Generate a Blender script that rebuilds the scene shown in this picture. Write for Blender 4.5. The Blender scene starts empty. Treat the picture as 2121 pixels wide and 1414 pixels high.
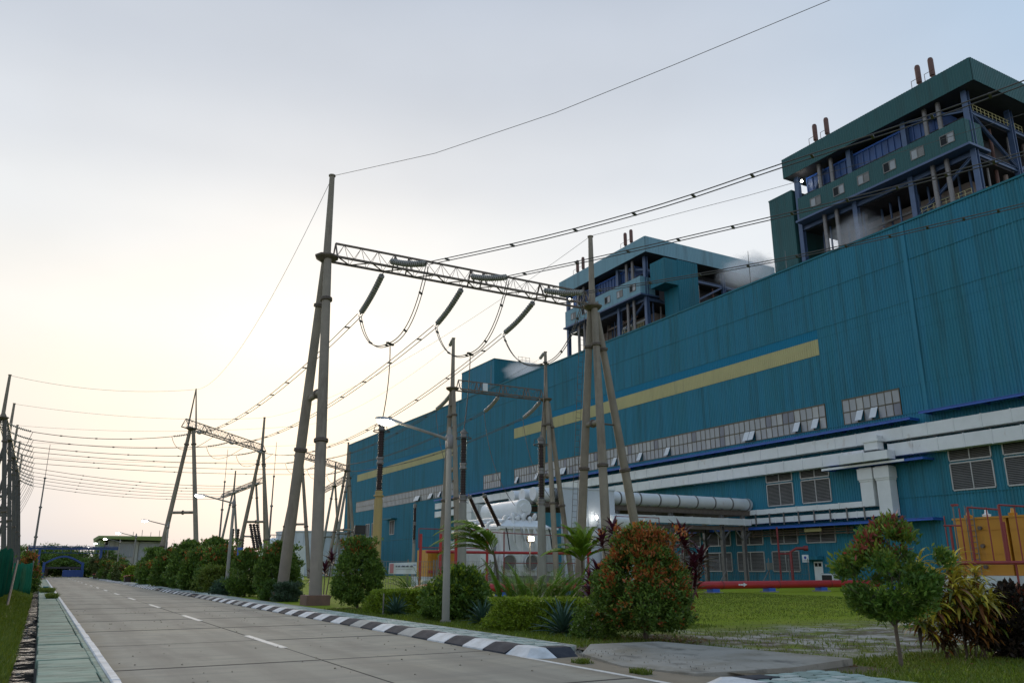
import bpy, math, random
import numpy as np
from mathutils import Vector, Matrix
SC = bpy.context.scene
COL = SC.collection
rad = math.radians

# ------------------------------------------------------------------ camera, sky, sun, exposure
# world axes: +Y along the road, +X across it towards the power station, Z up (metres)
EYE = 1.65; YAW = rad(29.393); PITCH = rad(15.732)
cam = bpy.data.cameras.new('camera'); cam.sensor_width = 36.0; cam.lens = 28.38
cam.clip_start = 0.1; cam.clip_end = 6000
camo = bpy.data.objects.new('camera', cam); COL.objects.link(camo)
camo.location = (0, 0, EYE); camo.rotation_euler = (math.pi/2 + PITCH, 0, -YAW)
SC.camera = camo

SUN_AZ = rad(15.0)      # clockwise from +Y; low, veiled, ahead over the yard
SUN_EL = rad(12.0)
W = bpy.data.worlds.new('World'); SC.world = W; W.use_nodes = True
nt = W.node_tree; nt.nodes.clear()
def N(t, **k):
    n = nt.nodes.new(t)
    for a, b in k.items(): setattr(n, a, b)
    return n
L = nt.links.new
out = N('ShaderNodeOutputWorld'); bg = N('ShaderNodeBackground'); L(bg.outputs[0], out.inputs[0])
sky = N('ShaderNodeTexSky'); sky.sky_type = 'NISHITA'; sky.sun_disc = False
sky.sun_elevation = SUN_EL; sky.sun_rotation = SUN_AZ; sky.air_density = 1.3; sky.dust_density = 3.0; sky.ozone_density = 1.5
tc = N('ShaderNodeTexCoord'); sep = N('ShaderNodeSeparateXYZ'); L(tc.outputs['Generated'], sep.inputs[0])
def math_(op, a, b=None, c=None, clamp=False):
    n = N('ShaderNodeMath', operation=op); n.use_clamp = clamp
    for i, v in enumerate((a, b, c)):
        if v is None: continue
        if isinstance(v, (int, float)): n.inputs[i].default_value = v
        else: L(v, n.inputs[i])
    return n.outputs[0]
def ramp(fac, stops):
    n = N('ShaderNodeValToRGB'); L(fac, n.inputs[0]); e = n.color_ramp.elements
    n.color_ramp.interpolation = 'EASE'
    while len(e) > 1: e.remove(e[-1])
    e[0].position = stops[0][0]; e[0].color = (*stops[0][1], 1)
    for p, c in stops[1:]:
        q = e.new(p); q.color = (*c, 1)
    return n.outputs[0]
# thin, even high haze over the whole sky: warmer around the sunset, bluer away from it
hx = math_('SQRT', math_('SUBTRACT', 1.0, math_('MULTIPLY', sep.outputs[2], sep.outputs[2])))
ca = math_('DIVIDE', math_('ADD', math_('MULTIPLY', sep.outputs[0], math.sin(SUN_AZ)), math_('MULTIPLY', sep.outputs[1], math.cos(SUN_AZ))), math_('MAXIMUM', hx, 0.05))
az = N('ShaderNodeMapRange', interpolation_type='SMOOTHERSTEP'); az.inputs[1].default_value = 0.42; az.inputs[2].default_value = 1.0; L(ca, az.inputs[0])
el = math_('MAXIMUM', sep.outputs[2], 0.0)
warm = ramp(el, [(0.0, (0.48, 0.53, 0.61)), (0.06, (0.545, 0.565, 0.615)), (0.125, (0.645, 0.61, 0.59)), (0.20, (0.735, 0.69, 0.635)), (0.28, (0.765, 0.755, 0.73)), (0.38, (0.69, 0.71, 0.73)), (0.46, (0.59, 0.62, 0.665)), (0.56, (0.49, 0.53, 0.595)), (0.68, (0.40, 0.45, 0.535)), (1.0, (0.33, 0.39, 0.50))])
cool = ramp(el, [(0.0, (0.60, 0.65, 0.72)), (0.15, (0.69, 0.70, 0.74)), (0.28, (0.68, 0.72, 0.79)), (0.38, (0.57, 0.65, 0.77)), (0.50, (0.38, 0.51, 0.67)), (0.66, (0.31, 0.45, 0.63)), (1.0, (0.28, 0.40, 0.58))])
mx = N('ShaderNodeMix', data_type='RGBA'); L(az.outputs[0], mx.inputs[0]); L(cool, mx.inputs[6]); L(warm, mx.inputs[7])
cn = N('ShaderNodeTexNoise'); cn.inputs['Scale'].default_value = 2.6; cn.inputs['Detail'].default_value = 4; cn.inputs['Roughness'].default_value = 0.5
mp = N('ShaderNodeMapping'); mp.inputs['Scale'].default_value = (1, 1, 2.0); L(tc.outputs['Generated'], mp.inputs[0]); L(mp.outputs[0], cn.inputs[0])
cl = N('ShaderNodeMapRange'); cl.inputs[1].default_value = 0.35; cl.inputs[2].default_value = 0.75; cl.inputs[3].default_value = 1.04; cl.inputs[4].default_value = 0.94; L(cn.outputs[0], cl.inputs[0])
vm = N('ShaderNodeVectorMath', operation='SCALE'); L(mx.outputs[2], vm.inputs[0]); L(cl.outputs[0], vm.inputs['Scale'])
sk = N('ShaderNodeVectorMath', operation='SCALE'); L(sky.outputs[0], sk.inputs[0]); sk.inputs["Scale"].default_value = 0.008
ad = N('ShaderNodeVectorMath', operation='ADD'); L(vm.outputs[0], ad.inputs[0]); L(sk.outputs[0], ad.inputs[1])
L(ad.outputs[0], bg.inputs[0]); bg.inputs[1].default_value = 1.0

sl = bpy.data.lights.new('sun', 'SUN'); sl.energy = 1.4; sl.angle = rad(24); sl.color = (1.0, 0.82, 0.62)
so = bpy.data.objects.new('sun', sl); COL.objects.link(so)
sd = Vector((math.sin(SUN_AZ)*math.cos(SUN_EL), math.cos(SUN_AZ)*math.cos(SUN_EL), math.sin(SUN_EL)))
so.rotation_euler = (-sd).to_track_quat('-Z', 'Y').to_euler(); so.location = sd*300
VS = SC.view_settings
VS.view_transform = 'Standard'; VS.look = 'None'; VS.gamma = 1.0; VS.use_curve_mapping = False; VS.exposure = 0.2
SC.cycles.volume_bounces = 4

# ------------------------------------------------------------------ materials
def mat(name, c, c2=None, scale=3.0, rough=0.6, metal=0.0, bump=0.0, bscale=None, streak=None, stretch=(1, 1, 1), amount=0.5, emis=None, estr=0.0, spec=0.5, detail=5.0):
    m = bpy.data.materials.new(name); m.use_nodes = True
    t = m.node_tree; b = t.nodes['Principled BSDF']; lk = t.links.new
    b.inputs['Roughness'].default_value = rough; b.inputs['Metallic'].default_value = metal
    b.inputs['Specular IOR Level'].default_value = spec
    b.inputs['Base Color'].default_value = (*c, 1)
    if emis: b.inputs['Emission Color'].default_value = (*emis, 1); b.inputs['Emission Strength'].default_value = estr
    co = t.nodes.new('ShaderNodeTexCoord')
    last = None
    if c2 is not None:
        mpn = t.nodes.new('ShaderNodeMapping'); mpn.inputs['Scale'].default_value = stretch; lk(co.outputs['Object'], mpn.inputs[0])
        n = t.nodes.new('ShaderNodeTexNoise'); n.inputs['Scale'].default_value = scale; n.inputs['Detail'].default_value = detail; n.inputs['Roughness'].default_value = 0.62; lk(mpn.outputs[0], n.inputs[0])
        r = t.nodes.new('ShaderNodeMapRange'); r.inputs[1].default_value = 0.5-amount*0.5; r.inputs[2].default_value = 0.5+amount*0.5; lk(n.outputs[0], r.inputs[0])
        x = t.nodes.new('ShaderNodeMix'); x.data_type = 'RGBA'; lk(r.outputs[0], x.inputs[0]); x.inputs[6].default_value = (*c, 1); x.inputs[7].default_value = (*c2, 1)
        last = x.outputs[2]
    for sc, ss, th, st, sx in ([streak] if isinstance(streak, tuple) else streak or []):   # stains / rust: (colour, scale, threshold, strength, stretch)
        mpn = t.nodes.new('ShaderNodeMapping'); mpn.inputs['Scale'].default_value = sx; lk(co.outputs['Object'], mpn.inputs[0])
        n = t.nodes.new('ShaderNodeTexNoise'); n.inputs['Scale'].default_value = ss; n.inputs['Detail'].default_value = 6; n.inputs['Roughness'].default_value = 0.65; lk(mpn.outputs[0], n.inputs[0])
        r = t.nodes.new('ShaderNodeMapRange'); r.inputs[1].default_value = th; r.inputs[2].default_value = th+0.16; r.inputs[4].default_value = st; lk(n.outputs[0], r.inputs[0])
        x = t.nodes.new('ShaderNodeMix'); x.data_type = 'RGBA'; lk(r.outputs[0], x.inputs[0])
        if last: lk(last, x.inputs[6])
        else: x.inputs[6].default_value = (*c, 1)
        x.inputs[7].default_value = (*sc, 1); last = x.outputs[2]
    if last: lk(last, b.inputs['Base Color'])
    if bump:
        n = t.nodes.new('ShaderNodeTexNoise'); n.inputs['Scale'].default_value = bscale or scale*6; n.inputs['Detail'].default_value = 4; lk(co.outputs['Object'], n.inputs[0])
        u = t.nodes.new('ShaderNodeBump'); u.inputs['Strength'].default_value = bump; u.inputs['Distance'].default_value = 0.02; lk(n.outputs[0], u.inputs['Height']); lk(u.outputs[0], b.inputs['Normal'])
    return m
def leafmat(name, rough=0.5, trans=0.32, spec=0.35):
    m = bpy.data.materials.new(name); m.use_nodes = True
    t = m.node_tree; b = t.nodes['Principled BSDF']; o = t.nodes['Material Output']
    at = t.nodes.new('ShaderNodeAttribute'); at.attribute_name = 'tint'
    b.inputs['Roughness'].default_value = rough; b.inputs['Specular IOR Level'].default_value = spec
    t.links.new(at.outputs['Color'], b.inputs['Base Color'])
    tr = t.nodes.new('ShaderNodeBsdfTranslucent'); t.links.new(at.outputs['Color'], tr.inputs[0])
    mi = t.nodes.new('ShaderNodeMixShader'); mi.inputs[0].default_value = trans
    t.links.new(b.outputs[0], mi.inputs[1]); t.links.new(tr.outputs[0], mi.inputs[2]); t.links.new(mi.outputs[0], o.inputs[0])
    return m
VSTR = (1.2, 1.2, 0.07)
M = {}
M['teal'] = mat('teal_cladding', (0.026, 0.172, 0.262), (0.032, 0.200, 0.290), 0.09, 0.55, 0.0, 0.0, streak=[((0.026, 0.168, 0.22), 0.35, 0.44, 0.7, VSTR), ((0.025, 0.105, 0.13), 0.9, 0.49, 0.55, VSTR), ((0.05, 0.22, 0.29), 1.6, 0.55, 0.5, (1.6, 1.6, 0.05)), ((0.06, 0.085, 0.085), 2.2, 0.60, 0.5, (1.6, 1.6, 0.04))], amount=0.6, spec=0.2)
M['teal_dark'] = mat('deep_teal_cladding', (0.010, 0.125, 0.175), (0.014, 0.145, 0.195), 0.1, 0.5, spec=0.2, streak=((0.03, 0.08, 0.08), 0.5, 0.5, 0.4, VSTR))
M['teal_green'] = mat('green_teal_cladding', (0.026, 0.092, 0.094), (0.032, 0.108, 0.108), 0.1, 0.5, spec=0.25, streak=((0.03, 0.06, 0.055), 0.5, 0.5, 0.4, VSTR))
M['stripe'] = mat('yellow_translucent_sheet', (0.47, 0.42, 0.19), (0.40, 0.36, 0.17), 0.25, 0.5, streak=((0.28, 0.25, 0.14), 0.8, 0.55, 0.6, VSTR))
M['white_duct'] = mat('white_painted_sheet', (0.72, 0.73, 0.74), (0.60, 0.61, 0.61), 0.5, 0.45, streak=((0.30, 0.17, 0.07), 0.9, 0.62, 0.5, (1, 1, 0.5)))
M['white_paint'] = mat('white_paint', (0.80, 0.81, 0.81), (0.70, 0.71, 0.71), 0.8, 0.4, streak=((0.38, 0.34, 0.28), 1.1, 0.6, 0.5, (1, 1, 0.3)))
M['white_wall'] = mat('white_washed_concrete', (0.60, 0.63, 0.68), (0.48, 0.51, 0.56), 0.5, 0.75, streak=((0.32, 0.32, 0.33), 0.7, 0.56, 0.5, (1, 1, 0.2)), bump=0.2)
M['blue_steel'] = mat('blue_steel_paint', (0.03, 0.125, 0.50), (0.028, 0.105, 0.40), 0.8, 0.45, streak=((0.05, 0.06, 0.10), 1.0, 0.6, 0.5, (1, 1, 0.4)))
M['slate_steel'] = mat('slate_blue_steel', (0.07, 0.115, 0.22), (0.05, 0.085, 0.16), 0.6, 0.5)
M['louvre'] = mat('grey_louvre', (0.185, 0.178, 0.165), (0.135, 0.128, 0.118), 1.0, 0.5)
M['frame'] = mat('pale_aluminium', (0.42, 0.42, 0.41), (0.34, 0.34, 0.33), 2, 0.4, 0.3)
M['brown_frame'] = mat('brown_window_bar', (0.10, 0.078, 0.038), (0.07, 0.055, 0.028), 2, 0.5)
M['glass_b'] = mat('dusty_window_glass', (0.43, 0.43, 0.41), (0.33, 0.33, 0.32), 0.8, 0.4)
M['glass_open'] = mat('sky_bright_open_pane', (0.62, 0.64, 0.66), (0.52, 0.54, 0.56), 0.8, 0.3)  # sky reflection on the tilted panes painted as a paler glass colour
M['glass_c'] = mat('dark_window_glass', (0.10, 0.11, 0.14), (0.15, 0.165, 0.20), 0.8, 0.12)
M['dark'] = mat('dark_void', (0.012, 0.013, 0.015), rough=0.9)
M['glass'] = mat('window_glass', (0.33, 0.34, 0.345), (0.25, 0.26, 0.265), 0.5, 0.25, 0.0, spec=0.5)
M['casing'] = mat('weathered_casing', (0.20, 0.15, 0.13), (0.28, 0.23, 0.20), 0.25, 0.6, streak=((0.12, 0.06, 0.04), 0.7, 0.52, 0.6, (1, 1, 0.15)))
M['deck'] = mat('dark_steel_deck', (0.035, 0.035, 0.045), (0.05, 0.045, 0.05), 0.7, 0.6)
M['rust'] = mat('rusty_pipe', (0.16, 0.075, 0.055), (0.10, 0.05, 0.04), 1.5, 0.7)
M['pole'] = mat('weathered_concrete_pole', (0.29, 0.245, 0.19), (0.19, 0.16, 0.13), 0.9, 0.8, streak=((0.10, 0.07, 0.05), 1.3, 0.55, 0.7, (1, 1, 0.12)), bump=0.3, bscale=20)
M['pole_backlit'] = mat('backlit_concrete_pole', (0.13, 0.122, 0.115), (0.095, 0.088, 0.082), 0.9, 0.85, spec=0.1, streak=((0.07, 0.06, 0.05), 1.3, 0.55, 0.6, (1, 1, 0.12)))  # backlit look of the left row put into a darker pole colour
M['pole_grey'] = mat('grey_concrete_pole', (0.29, 0.275, 0.24), (0.21, 0.20, 0.18), 0.9, 0.8, streak=((0.13, 0.11, 0.09), 1.3, 0.55, 0.6, (1, 1, 0.12)), bump=0.25, bscale=20)
M['galv'] = mat('galvanised_steel', (0.22, 0.21, 0.205), (0.15, 0.14, 0.135), 2.5, 0.5, 0.5)
M['rusty_steel'] = mat('brown_weathered_steel', (0.17, 0.135, 0.11), (0.10, 0.075, 0.06), 2.5, 0.65, 0.2)
M['wire'] = mat('aluminium_conductor', (0.09, 0.08, 0.075), rough=0.6, metal=0.3)
M['insul'] = mat('grey_porcelain', (0.34, 0.325, 0.305), (0.25, 0.24, 0.225), 2, 0.35)
M['brown_porc'] = mat('brown_porcelain', (0.045, 0.022, 0.016), (0.03, 0.016, 0.012), 3, 0.25)
M['yellow_pole'] = mat('faded_yellow_paint', (0.44, 0.31, 0.10), (0.34, 0.26, 0.12), 1.2, 0.7, streak=((0.24, 0.20, 0.13), 1.5, 0.52, 0.7, (1, 1, 0.2)))
M['yellow_eq'] = mat('amber_equipment_paint', (0.54, 0.25, 0.02), (0.46, 0.20, 0.016), 0.8, 0.45, streak=((0.22, 0.10, 0.03), 1.2, 0.6, 0.6, (1, 1, 0.2)))
M['red'] = mat('red_pipe_paint', (0.42, 0.022, 0.024), (0.34, 0.018, 0.02), 1.0, 0.4, streak=((0.16, 0.03, 0.03), 1.6, 0.58, 0.6, (1, 1, 1)))
M['red_dull'] = mat('dull_red_pipe_paint', (0.26, 0.028, 0.03), (0.18, 0.024, 0.025), 1.0, 0.5)
M['black'] = mat('black_housing', (0.015, 0.015, 0.016), rough=0.5)
M['concrete'] = mat('concrete_plinth', (0.30, 0.29, 0.27), (0.20, 0.19, 0.18), 2, 0.85, bump=0.3, streak=((0.13, 0.11, 0.09), 1.5, 0.55, 0.5, (1, 1, 0.5)))
M['brick'] = mat('red_stone_plinth', (0.22, 0.12, 0.085), (0.15, 0.09, 0.07), 3, 0.85, bump=0.4)
M['bark'] = mat('bark', (0.13, 0.10, 0.075), (0.085, 0.065, 0.05), 6, 0.9, bump=0.6, bscale=30)
M['leaf'] = leafmat('leaf')
M['leaf_gloss'] = leafmat('glossy_leaf', 0.45, 0.35, 0.25)
M['sign_white'] = mat('white_sign', (0.68, 0.70, 0.72), (0.60, 0.62, 0.64), 2, 0.5)
M['ink'] = mat('dark_print', (0.05, 0.05, 0.07), rough=0.7)
M['pink'] = mat('faded_red_print', (0.50, 0.20, 0.21), rough=0.7)
M['blue_print'] = mat('blue_print', (0.02, 0.05, 0.32), rough=0.6)
M['lamp_on'] = mat('lit_lamp_lens', (0.9, 0.9, 0.85), rough=0.4, emis=(1.0, 0.97, 0.86), estr=30)
M['flood_on'] = mat('lit_flood_lens', (0.9, 0.9, 0.85), rough=0.4, emis=(1.0, 0.88, 0.6), estr=26)
M['lamp_head'] = mat('grey_lamp_head', (0.34, 0.35, 0.36), (0.28, 0.29, 0.30), 3, 0.4)

# ------------------------------------------------------------------ mesh helpers
KIDS = {}
class MB:
    def __init__(s): s.v = []; s.f = []
    def quad(s, a, b, c, d):
        i = len(s.v); s.v += [tuple(a), tuple(b), tuple(c), tuple(d)]; s.f.append((i, i+1, i+2, i+3)); return s
    def poly(s, pts):
        i = len(s.v); s.v += [tuple(p) for p in pts]; s.f.append(tuple(range(i, i+len(pts)))); return s
    def box(s, x0, x1, y0, y1, z0, z1):
        i = len(s.v)
        s.v += [(x0,y0,z0),(x1,y0,z0),(x1,y1,z0),(x0,y1,z0),(x0,y0,z1),(x1,y0,z1),(x1,y1,z1),(x0,y1,z1)]
        s.f += [tuple(i+k for k in q) for q in ((0,3,2,1),(4,5,6,7),(0,1,5,4),(1,2,6,5),(2,3,7,6),(3,0,4,7))]
        return s
    def bar(s, p, q, w, h, up=(0, 0, 1)):            # box-section bar between two points
        p = Vector(p); q = Vector(q); d = (q-p).normalized(); u = Vector(up)
        if abs(d.dot(u)) > 0.98: u = Vector((1, 0, 0))
        r = d.cross(u).normalized()*(w/2); u = r.cross(d).normalized()*(h/2)
        i = len(s.v)
        for c in (p, q): s.v += [tuple(c-r-u), tuple(c+r-u), tuple(c+r+u), tuple(c-r+u)]
        s.f += [tuple(i+k for k in t) for t in ((3,2,1,0),(4,5,6,7),(0,1,5,4),(1,2,6,5),(2,3,7,6),(3,0,4,7))]
        return s
    def ibeam(s, p, q, w, h, t=0.05):
        p = Vector(p); q = Vector(q); z = Vector((0, 0, 1)) if abs((q-p).normalized().z) < 0.9 else Vector((1, 0, 0))
        s.bar(p+z*(h/2-t/2), q+z*(h/2-t/2), w, t, z); s.bar(p-z*(h/2-t/2), q-z*(h/2-t/2), w, t, z); s.bar(p, q, t, h-2*t, z); return s
    def lathe(s, p, q, prof, n=12, cap=True):         # prof: (distance along p->q as fraction, radius)
        p = Vector(p); q = Vector(q); d = (q-p); dn = d.normalized()
        u = Vector((0, 0, 1)) if abs(dn.z) < 0.95 else Vector((1, 0, 0))
        a = dn.cross(u).normalized(); b = dn.cross(a)
        i = len(s.v)
        for t, r in prof:
            for k in range(n):
                an = 2*math.pi*k/n; s.v.append(tuple(p+d*t+(a*math.cos(an)+b*math.sin(an))*r))
        for j in range(len(prof)-1):
            for k in range(n):
                k2 = (k+1) % n; s.f.append((i+j*n+k, i+j*n+k2, i+(j+1)*n+k2, i+(j+1)*n+k))
        if cap:
            s.f.append(tuple(i+k for k in range(n-1, -1, -1))); s.f.append(tuple(i+(len(prof)-1)*n+k for k in range(n)))
        return s
    def tube(s, p, q, r0, r1=None, n=10, cap=True):
        return s.lathe(p, q, [(0, r0), (1, r0 if r1 is None else r1)], n, cap)
    def path(s, pts, r, n=6, cap=True):               # tube along a polyline; r a number or list
        pts = [Vector(p) for p in pts]; i = len(s.v); m = len(pts); a = None
        for j, p in enumerate(pts):
            d = (pts[min(j+1, m-1)]-pts[max(j-1, 0)]).normalized()
            if a is None:
                u = Vector((0, 0, 1)) if abs(d.z) < 0.9 else Vector((1, 0, 0)); a = d.cross(u).normalized()
            a = (a-d*a.dot(d)).normalized(); b = d.cross(a); rr = r[j] if isinstance(r, (list, tuple)) else r
            for k in range(n):
                an = 2*math.pi*k/n; s.v.append(tuple(p+(a*math.cos(an)+b*math.sin(an))*rr))
        for j in range(m-1):
            for k in range(n):
                k2 = (k+1) % n; s.f.append((i+j*n+k, i+j*n+k2, i+(j+1)*n+k2, i+(j+1)*n+k))
        if cap:
            s.f.append(tuple(i+k for k in range(n-1, -1, -1))); s.f.append(tuple(i+(m-1)*n+k for k in range(n)))
        return s
    def ring(s, c, R, r, n=20, m=6):
        c = Vector(c); i = len(s.v)
        for k in range(n):
            a = 2*math.pi*k/n
            for j in range(m):
                b = 2*math.pi*j/m; s.v.append((c.x+(R+r*math.cos(b))*math.cos(a), c.y+(R+r*math.cos(b))*math.sin(a), c.z+r*math.sin(b)))
        for k in range(n):
            for j in range(m):
                s.f.append((i+k*m+j, i+((k+1)%n)*m+j, i+((k+1)%n)*m+(j+1)%m, i+k*m+(j+1)%m))
        return s
    def prism(s, pts, z0, z1):                        # vertical prism over a ground polygon (counter-clockwise)
        i = len(s.v); n = len(pts)
        s.v += [(x, y, z0) for x, y in pts]+[(x, y, z1) for x, y in pts]
        s.f.append(tuple(i+k for k in range(n-1, -1, -1))); s.f.append(tuple(i+n+k for k in range(n)))
        for k in range(n): k2 = (k+1) % n; s.f.append((i+k, i+k2, i+n+k2, i+n+k))
        return s
    def build(s, name, m, parent=None, smooth=False, kind=None):
        me = bpy.data.meshes.new(name); me.from_pydata(s.v, [], s.f); me.update()
        return mobj(name, me, m, parent, smooth, kind)
def mobj(name, me, m, parent=None, smooth=False, kind=None):
    if m is not None:
        if not me.materials: me.materials.append(M[m] if isinstance(m, str) else m)
    if smooth:
        me.shade_smooth()
        if hasattr(me, 'set_sharp_from_angle'): me.set_sharp_from_angle(angle=rad(40))
    o = bpy.data.objects.new(name, me); COL.objects.link(o)
    if parent is not None: adopt(o, parent)
    if kind: o['kind'] = kind
    return o
def world_loc(o):
    v = Vector(o.location)
    if o.parent: v = world_loc(o.parent)+v+o.matrix_parent_inverse.translation
    return v
def adopt(o, parent):
    o.parent = parent; o.matrix_parent_inverse = Matrix.Translation(-world_loc(parent))
    KIDS.setdefault(parent.name, []).append(o)
def tag(o, label, cat, group=None):
    o['label'] = label; o['category'] = cat
    if group: o['group'] = group
    return o
def thing(name, label, cat, loc, group=None):
    o = bpy.data.objects.new(name, None); COL.objects.link(o); o.location = loc; o.empty_display_size = 0.3
    return tag(o, label, cat, group)
def struct(o): o['kind'] = 'structure'; return o
def copy_tree(o, delta, label=None, parent=None, rotz=0.0):
    c = o.copy(); COL.objects.link(c)
    if parent is None:
        c.location = Vector(o.location)+Vector(delta); c.rotation_euler.z = o.rotation_euler.z+rotz
    else: c.parent = parent; KIDS.setdefault(parent.name, []).append(c)
    if label: c['label'] = label
    for ch in list(KIDS.get(o.name, [])): copy_tree(ch, delta, None, c)
    return c
def fast(name, v, q, m, parent=None, tint=None, kind=None, smooth=False):
    """numpy vertices and quads; tint = one colour per face"""
    me = bpy.data.meshes.new(name); nv = len(v); nf = len(q)
    me.vertices.add(nv); me.vertices.foreach_set('co', np.asarray(v, np.float32).ravel())
    me.loops.add(nf*4); me.loops.foreach_set('vertex_index', np.asarray(q, np.int32).ravel())
    me.polygons.add(nf); me.polygons.foreach_set('loop_start', np.arange(0, nf*4, 4, dtype=np.int32))
    me.update(calc_edges=True)
    if tint is not None:
        a = me.attributes.new('tint', 'FLOAT_COLOR', 'FACE'); t = np.ones((nf, 4), np.float32); t[:, :3] = tint; a.data.foreach_set('color', t.ravel())
    return mobj(name, me, m, parent, smooth, kind)
# measured sight lines of the photograph turned into places on a known plane
_F = Vector((math.sin(YAW)*math.cos(PITCH), math.cos(YAW)*math.cos(PITCH), math.sin(PITCH)))
_R = Vector((math.cos(YAW), -math.sin(YAW), 0)); _U = _R.cross(_F); _C = Vector((0, 0, EYE))
def _ray(x, y): return _F*1672.0+_R*(x-1060.5)-_U*(y-707.0)
def onX(x, y, X): d = _ray(x, y); return _C+d*(X/d.x)
def onY(x, y, Y): d = _ray(x, y); return _C+d*(Y/d.y)
def onZ(x, y, Z=0.0): d = _ray(x, y); return _C+d*((Z-EYE)/d.z)
# ------------------------------------------------------------------ ground, lawn, road, footpaths
rng = np.random.default_rng(7); random.seed(7)
def noise2(x, y, seed=0):
    r = np.random.default_rng(seed); z = np.zeros_like(x)
    for k in range(10):
        fx, fy = r.normal(0, 1, 2)*(0.15*1.45**k); z = z+np.sin(x*fx+y*fy+r.uniform(0, 6.28))*(0.8**k)
    return z/3.0
def groundmat():
    m = bpy.data.materials.new('lawn_grass'); m.use_nodes = True; t = m.node_tree; b = t.nodes['Principled BSDF']; lk = t.links.new
    b.inputs['Roughness'].default_value = 0.9; b.inputs['Specular IOR Level'].default_value = 0.1
    co = t.nodes.new('ShaderNodeTexCoord')
    def noise(sc, det=5, rough=0.6):
        n = t.nodes.new('ShaderNodeTexNoise'); n.inputs['Scale'].default_value = sc; n.inputs['Detail'].default_value = det; n.inputs['Roughness'].default_value = rough; lk(co.outputs['Object'], n.inputs[0]); return n.outputs[0]
    def mr(x, a, c, d=0.0, e=1.0):
        n = t.nodes.new('ShaderNodeMapRange'); n.inputs[1].default_value = a; n.inputs[2].default_value = c; n.inputs[3].default_value = d; n.inputs[4].default_value = e; lk(x, n.inputs[0]); return n.outputs[0]
    def mix(f, a, c):
        n = t.nodes.new('ShaderNodeMix'); n.data_type = 'RGBA'; lk(f, n.inputs[0])
        for i, v in ((6, a), (7, c)):
            if isinstance(v, tuple): n.inputs[i].default_value = (*v, 1)
            else: lk(v, n.inputs[i])
        return n.outputs[2]
    def mul(a, c):
        n = t.nodes.new('ShaderNodeMath'); n.operation = 'MULTIPLY'; lk(a, n.inputs[0]); lk(c, n.inputs[1]); return n.outputs[0]
    g = mix(mr(noise(0.45, 6, 0.65), 0.34, 0.66), (0.165, 0.235, 0.010), (0.225, 0.270, 0.016))
    g = mix(mr(noise(9.0, 4, 0.7), 0.50, 0.75, 0, 0.55), g, (0.075, 0.115, 0.010))
    g = mix(mr(noise(1.7, 6, 0.7), 0.56, 0.78, 0, 0.5), g, (0.19, 0.17, 0.05))
    # worn sandy ground near the driveway
    sp = t.nodes.new('ShaderNodeSeparateXYZ'); lk(co.outputs['Object'], sp.inputs[0])
    near = mr(sp.outputs[1], 20.5, 15.5); band = mul(near, mr(sp.outputs[1], 9.6, 11.6)); band = mul(band, mr(sp.outputs[0], 11.2, 14.0)); band = mul(band, mr(sp.outputs[0], 40, 26))
    dry = mul(band, mr(noise(1.1, 6, 0.7), 0.30, 0.55)); g = mix(dry, g, (0.115, 0.092, 0.06))
    sand = mul(mul(mr(band, 0.35, 0.8), mr(noise(0.75, 7, 0.72), 0.47, 0.58)), mr(noise(14, 3, 0.6), 0.25, 0.5)); g = mix(sand, g, (0.40, 0.37, 0.33))
    edge = mul(mul(mr(sp.outputs[0], 12.9, 12.4), mr(sp.outputs[1], 8.9, 9.3)), mr(sp.outputs[1], 15.7, 15.1)); g = mix(edge, g, (0.16, 0.13, 0.09))
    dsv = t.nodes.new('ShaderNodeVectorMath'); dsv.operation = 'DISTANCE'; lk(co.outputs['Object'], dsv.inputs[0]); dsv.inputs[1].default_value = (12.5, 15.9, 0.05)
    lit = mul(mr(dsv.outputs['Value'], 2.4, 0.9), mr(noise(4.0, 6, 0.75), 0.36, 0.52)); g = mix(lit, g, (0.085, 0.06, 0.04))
    lk(g, b.inputs['Base Color'])
    u = t.nodes.new('ShaderNodeBump'); u.inputs['Strength'].default_value = 0.8; u.inputs['Distance'].default_value = 0.05; lk(noise(22, 4, 0.7), u.inputs['Height']); lk(u.outputs[0], b.inputs['Normal'])
    return m
M['lawn'] = groundmat()
M['far_ground'] = mat('rough_grass', (0.07, 0.105, 0.02), (0.10, 0.12, 0.035), 0.4, 0.95, bump=0.6, bscale=8)
M['road'] = mat('worn_concrete_road', (0.345, 0.315, 0.25), (0.262, 0.241, 0.198), 0.5, 0.85, spec=0.15, bump=0.3, bscale=30, stretch=(0.35, 2.2, 1), streak=[((0.39, 0.34, 0.25), 0.22, 0.52, 0.5, (1, 1, 1)), ((0.22, 0.205, 0.175), 0.7, 0.48, 0.6, (0.5, 3.0, 1)), ((0.15, 0.137, 0.12), 0.35, 0.54, 0.6, (1.6, 0.5, 1)), ((0.10, 0.092, 0.082), 3.5, 0.62, 0.8, (1, 2, 1))], amount=0.6, detail=10)
M['road_bed'] = mat('joint_filler', (0.035, 0.032, 0.03), rough=0.95)
M['line'] = mat('worn_white_road_paint', (0.66, 0.64, 0.60), (0.46, 0.44, 0.40), 3, 0.7)
M['kerb_white'] = mat('white_kerb_paint', (0.66, 0.67, 0.68), (0.42, 0.42, 0.41), 3.5, 0.7, bump=0.3, amount=0.45)
M['kerb_black'] = mat('faded_black_kerb_paint', (0.022, 0.026, 0.036), (0.065, 0.068, 0.078), 3.5, 0.8, spec=0.1, bump=0.3)
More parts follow.
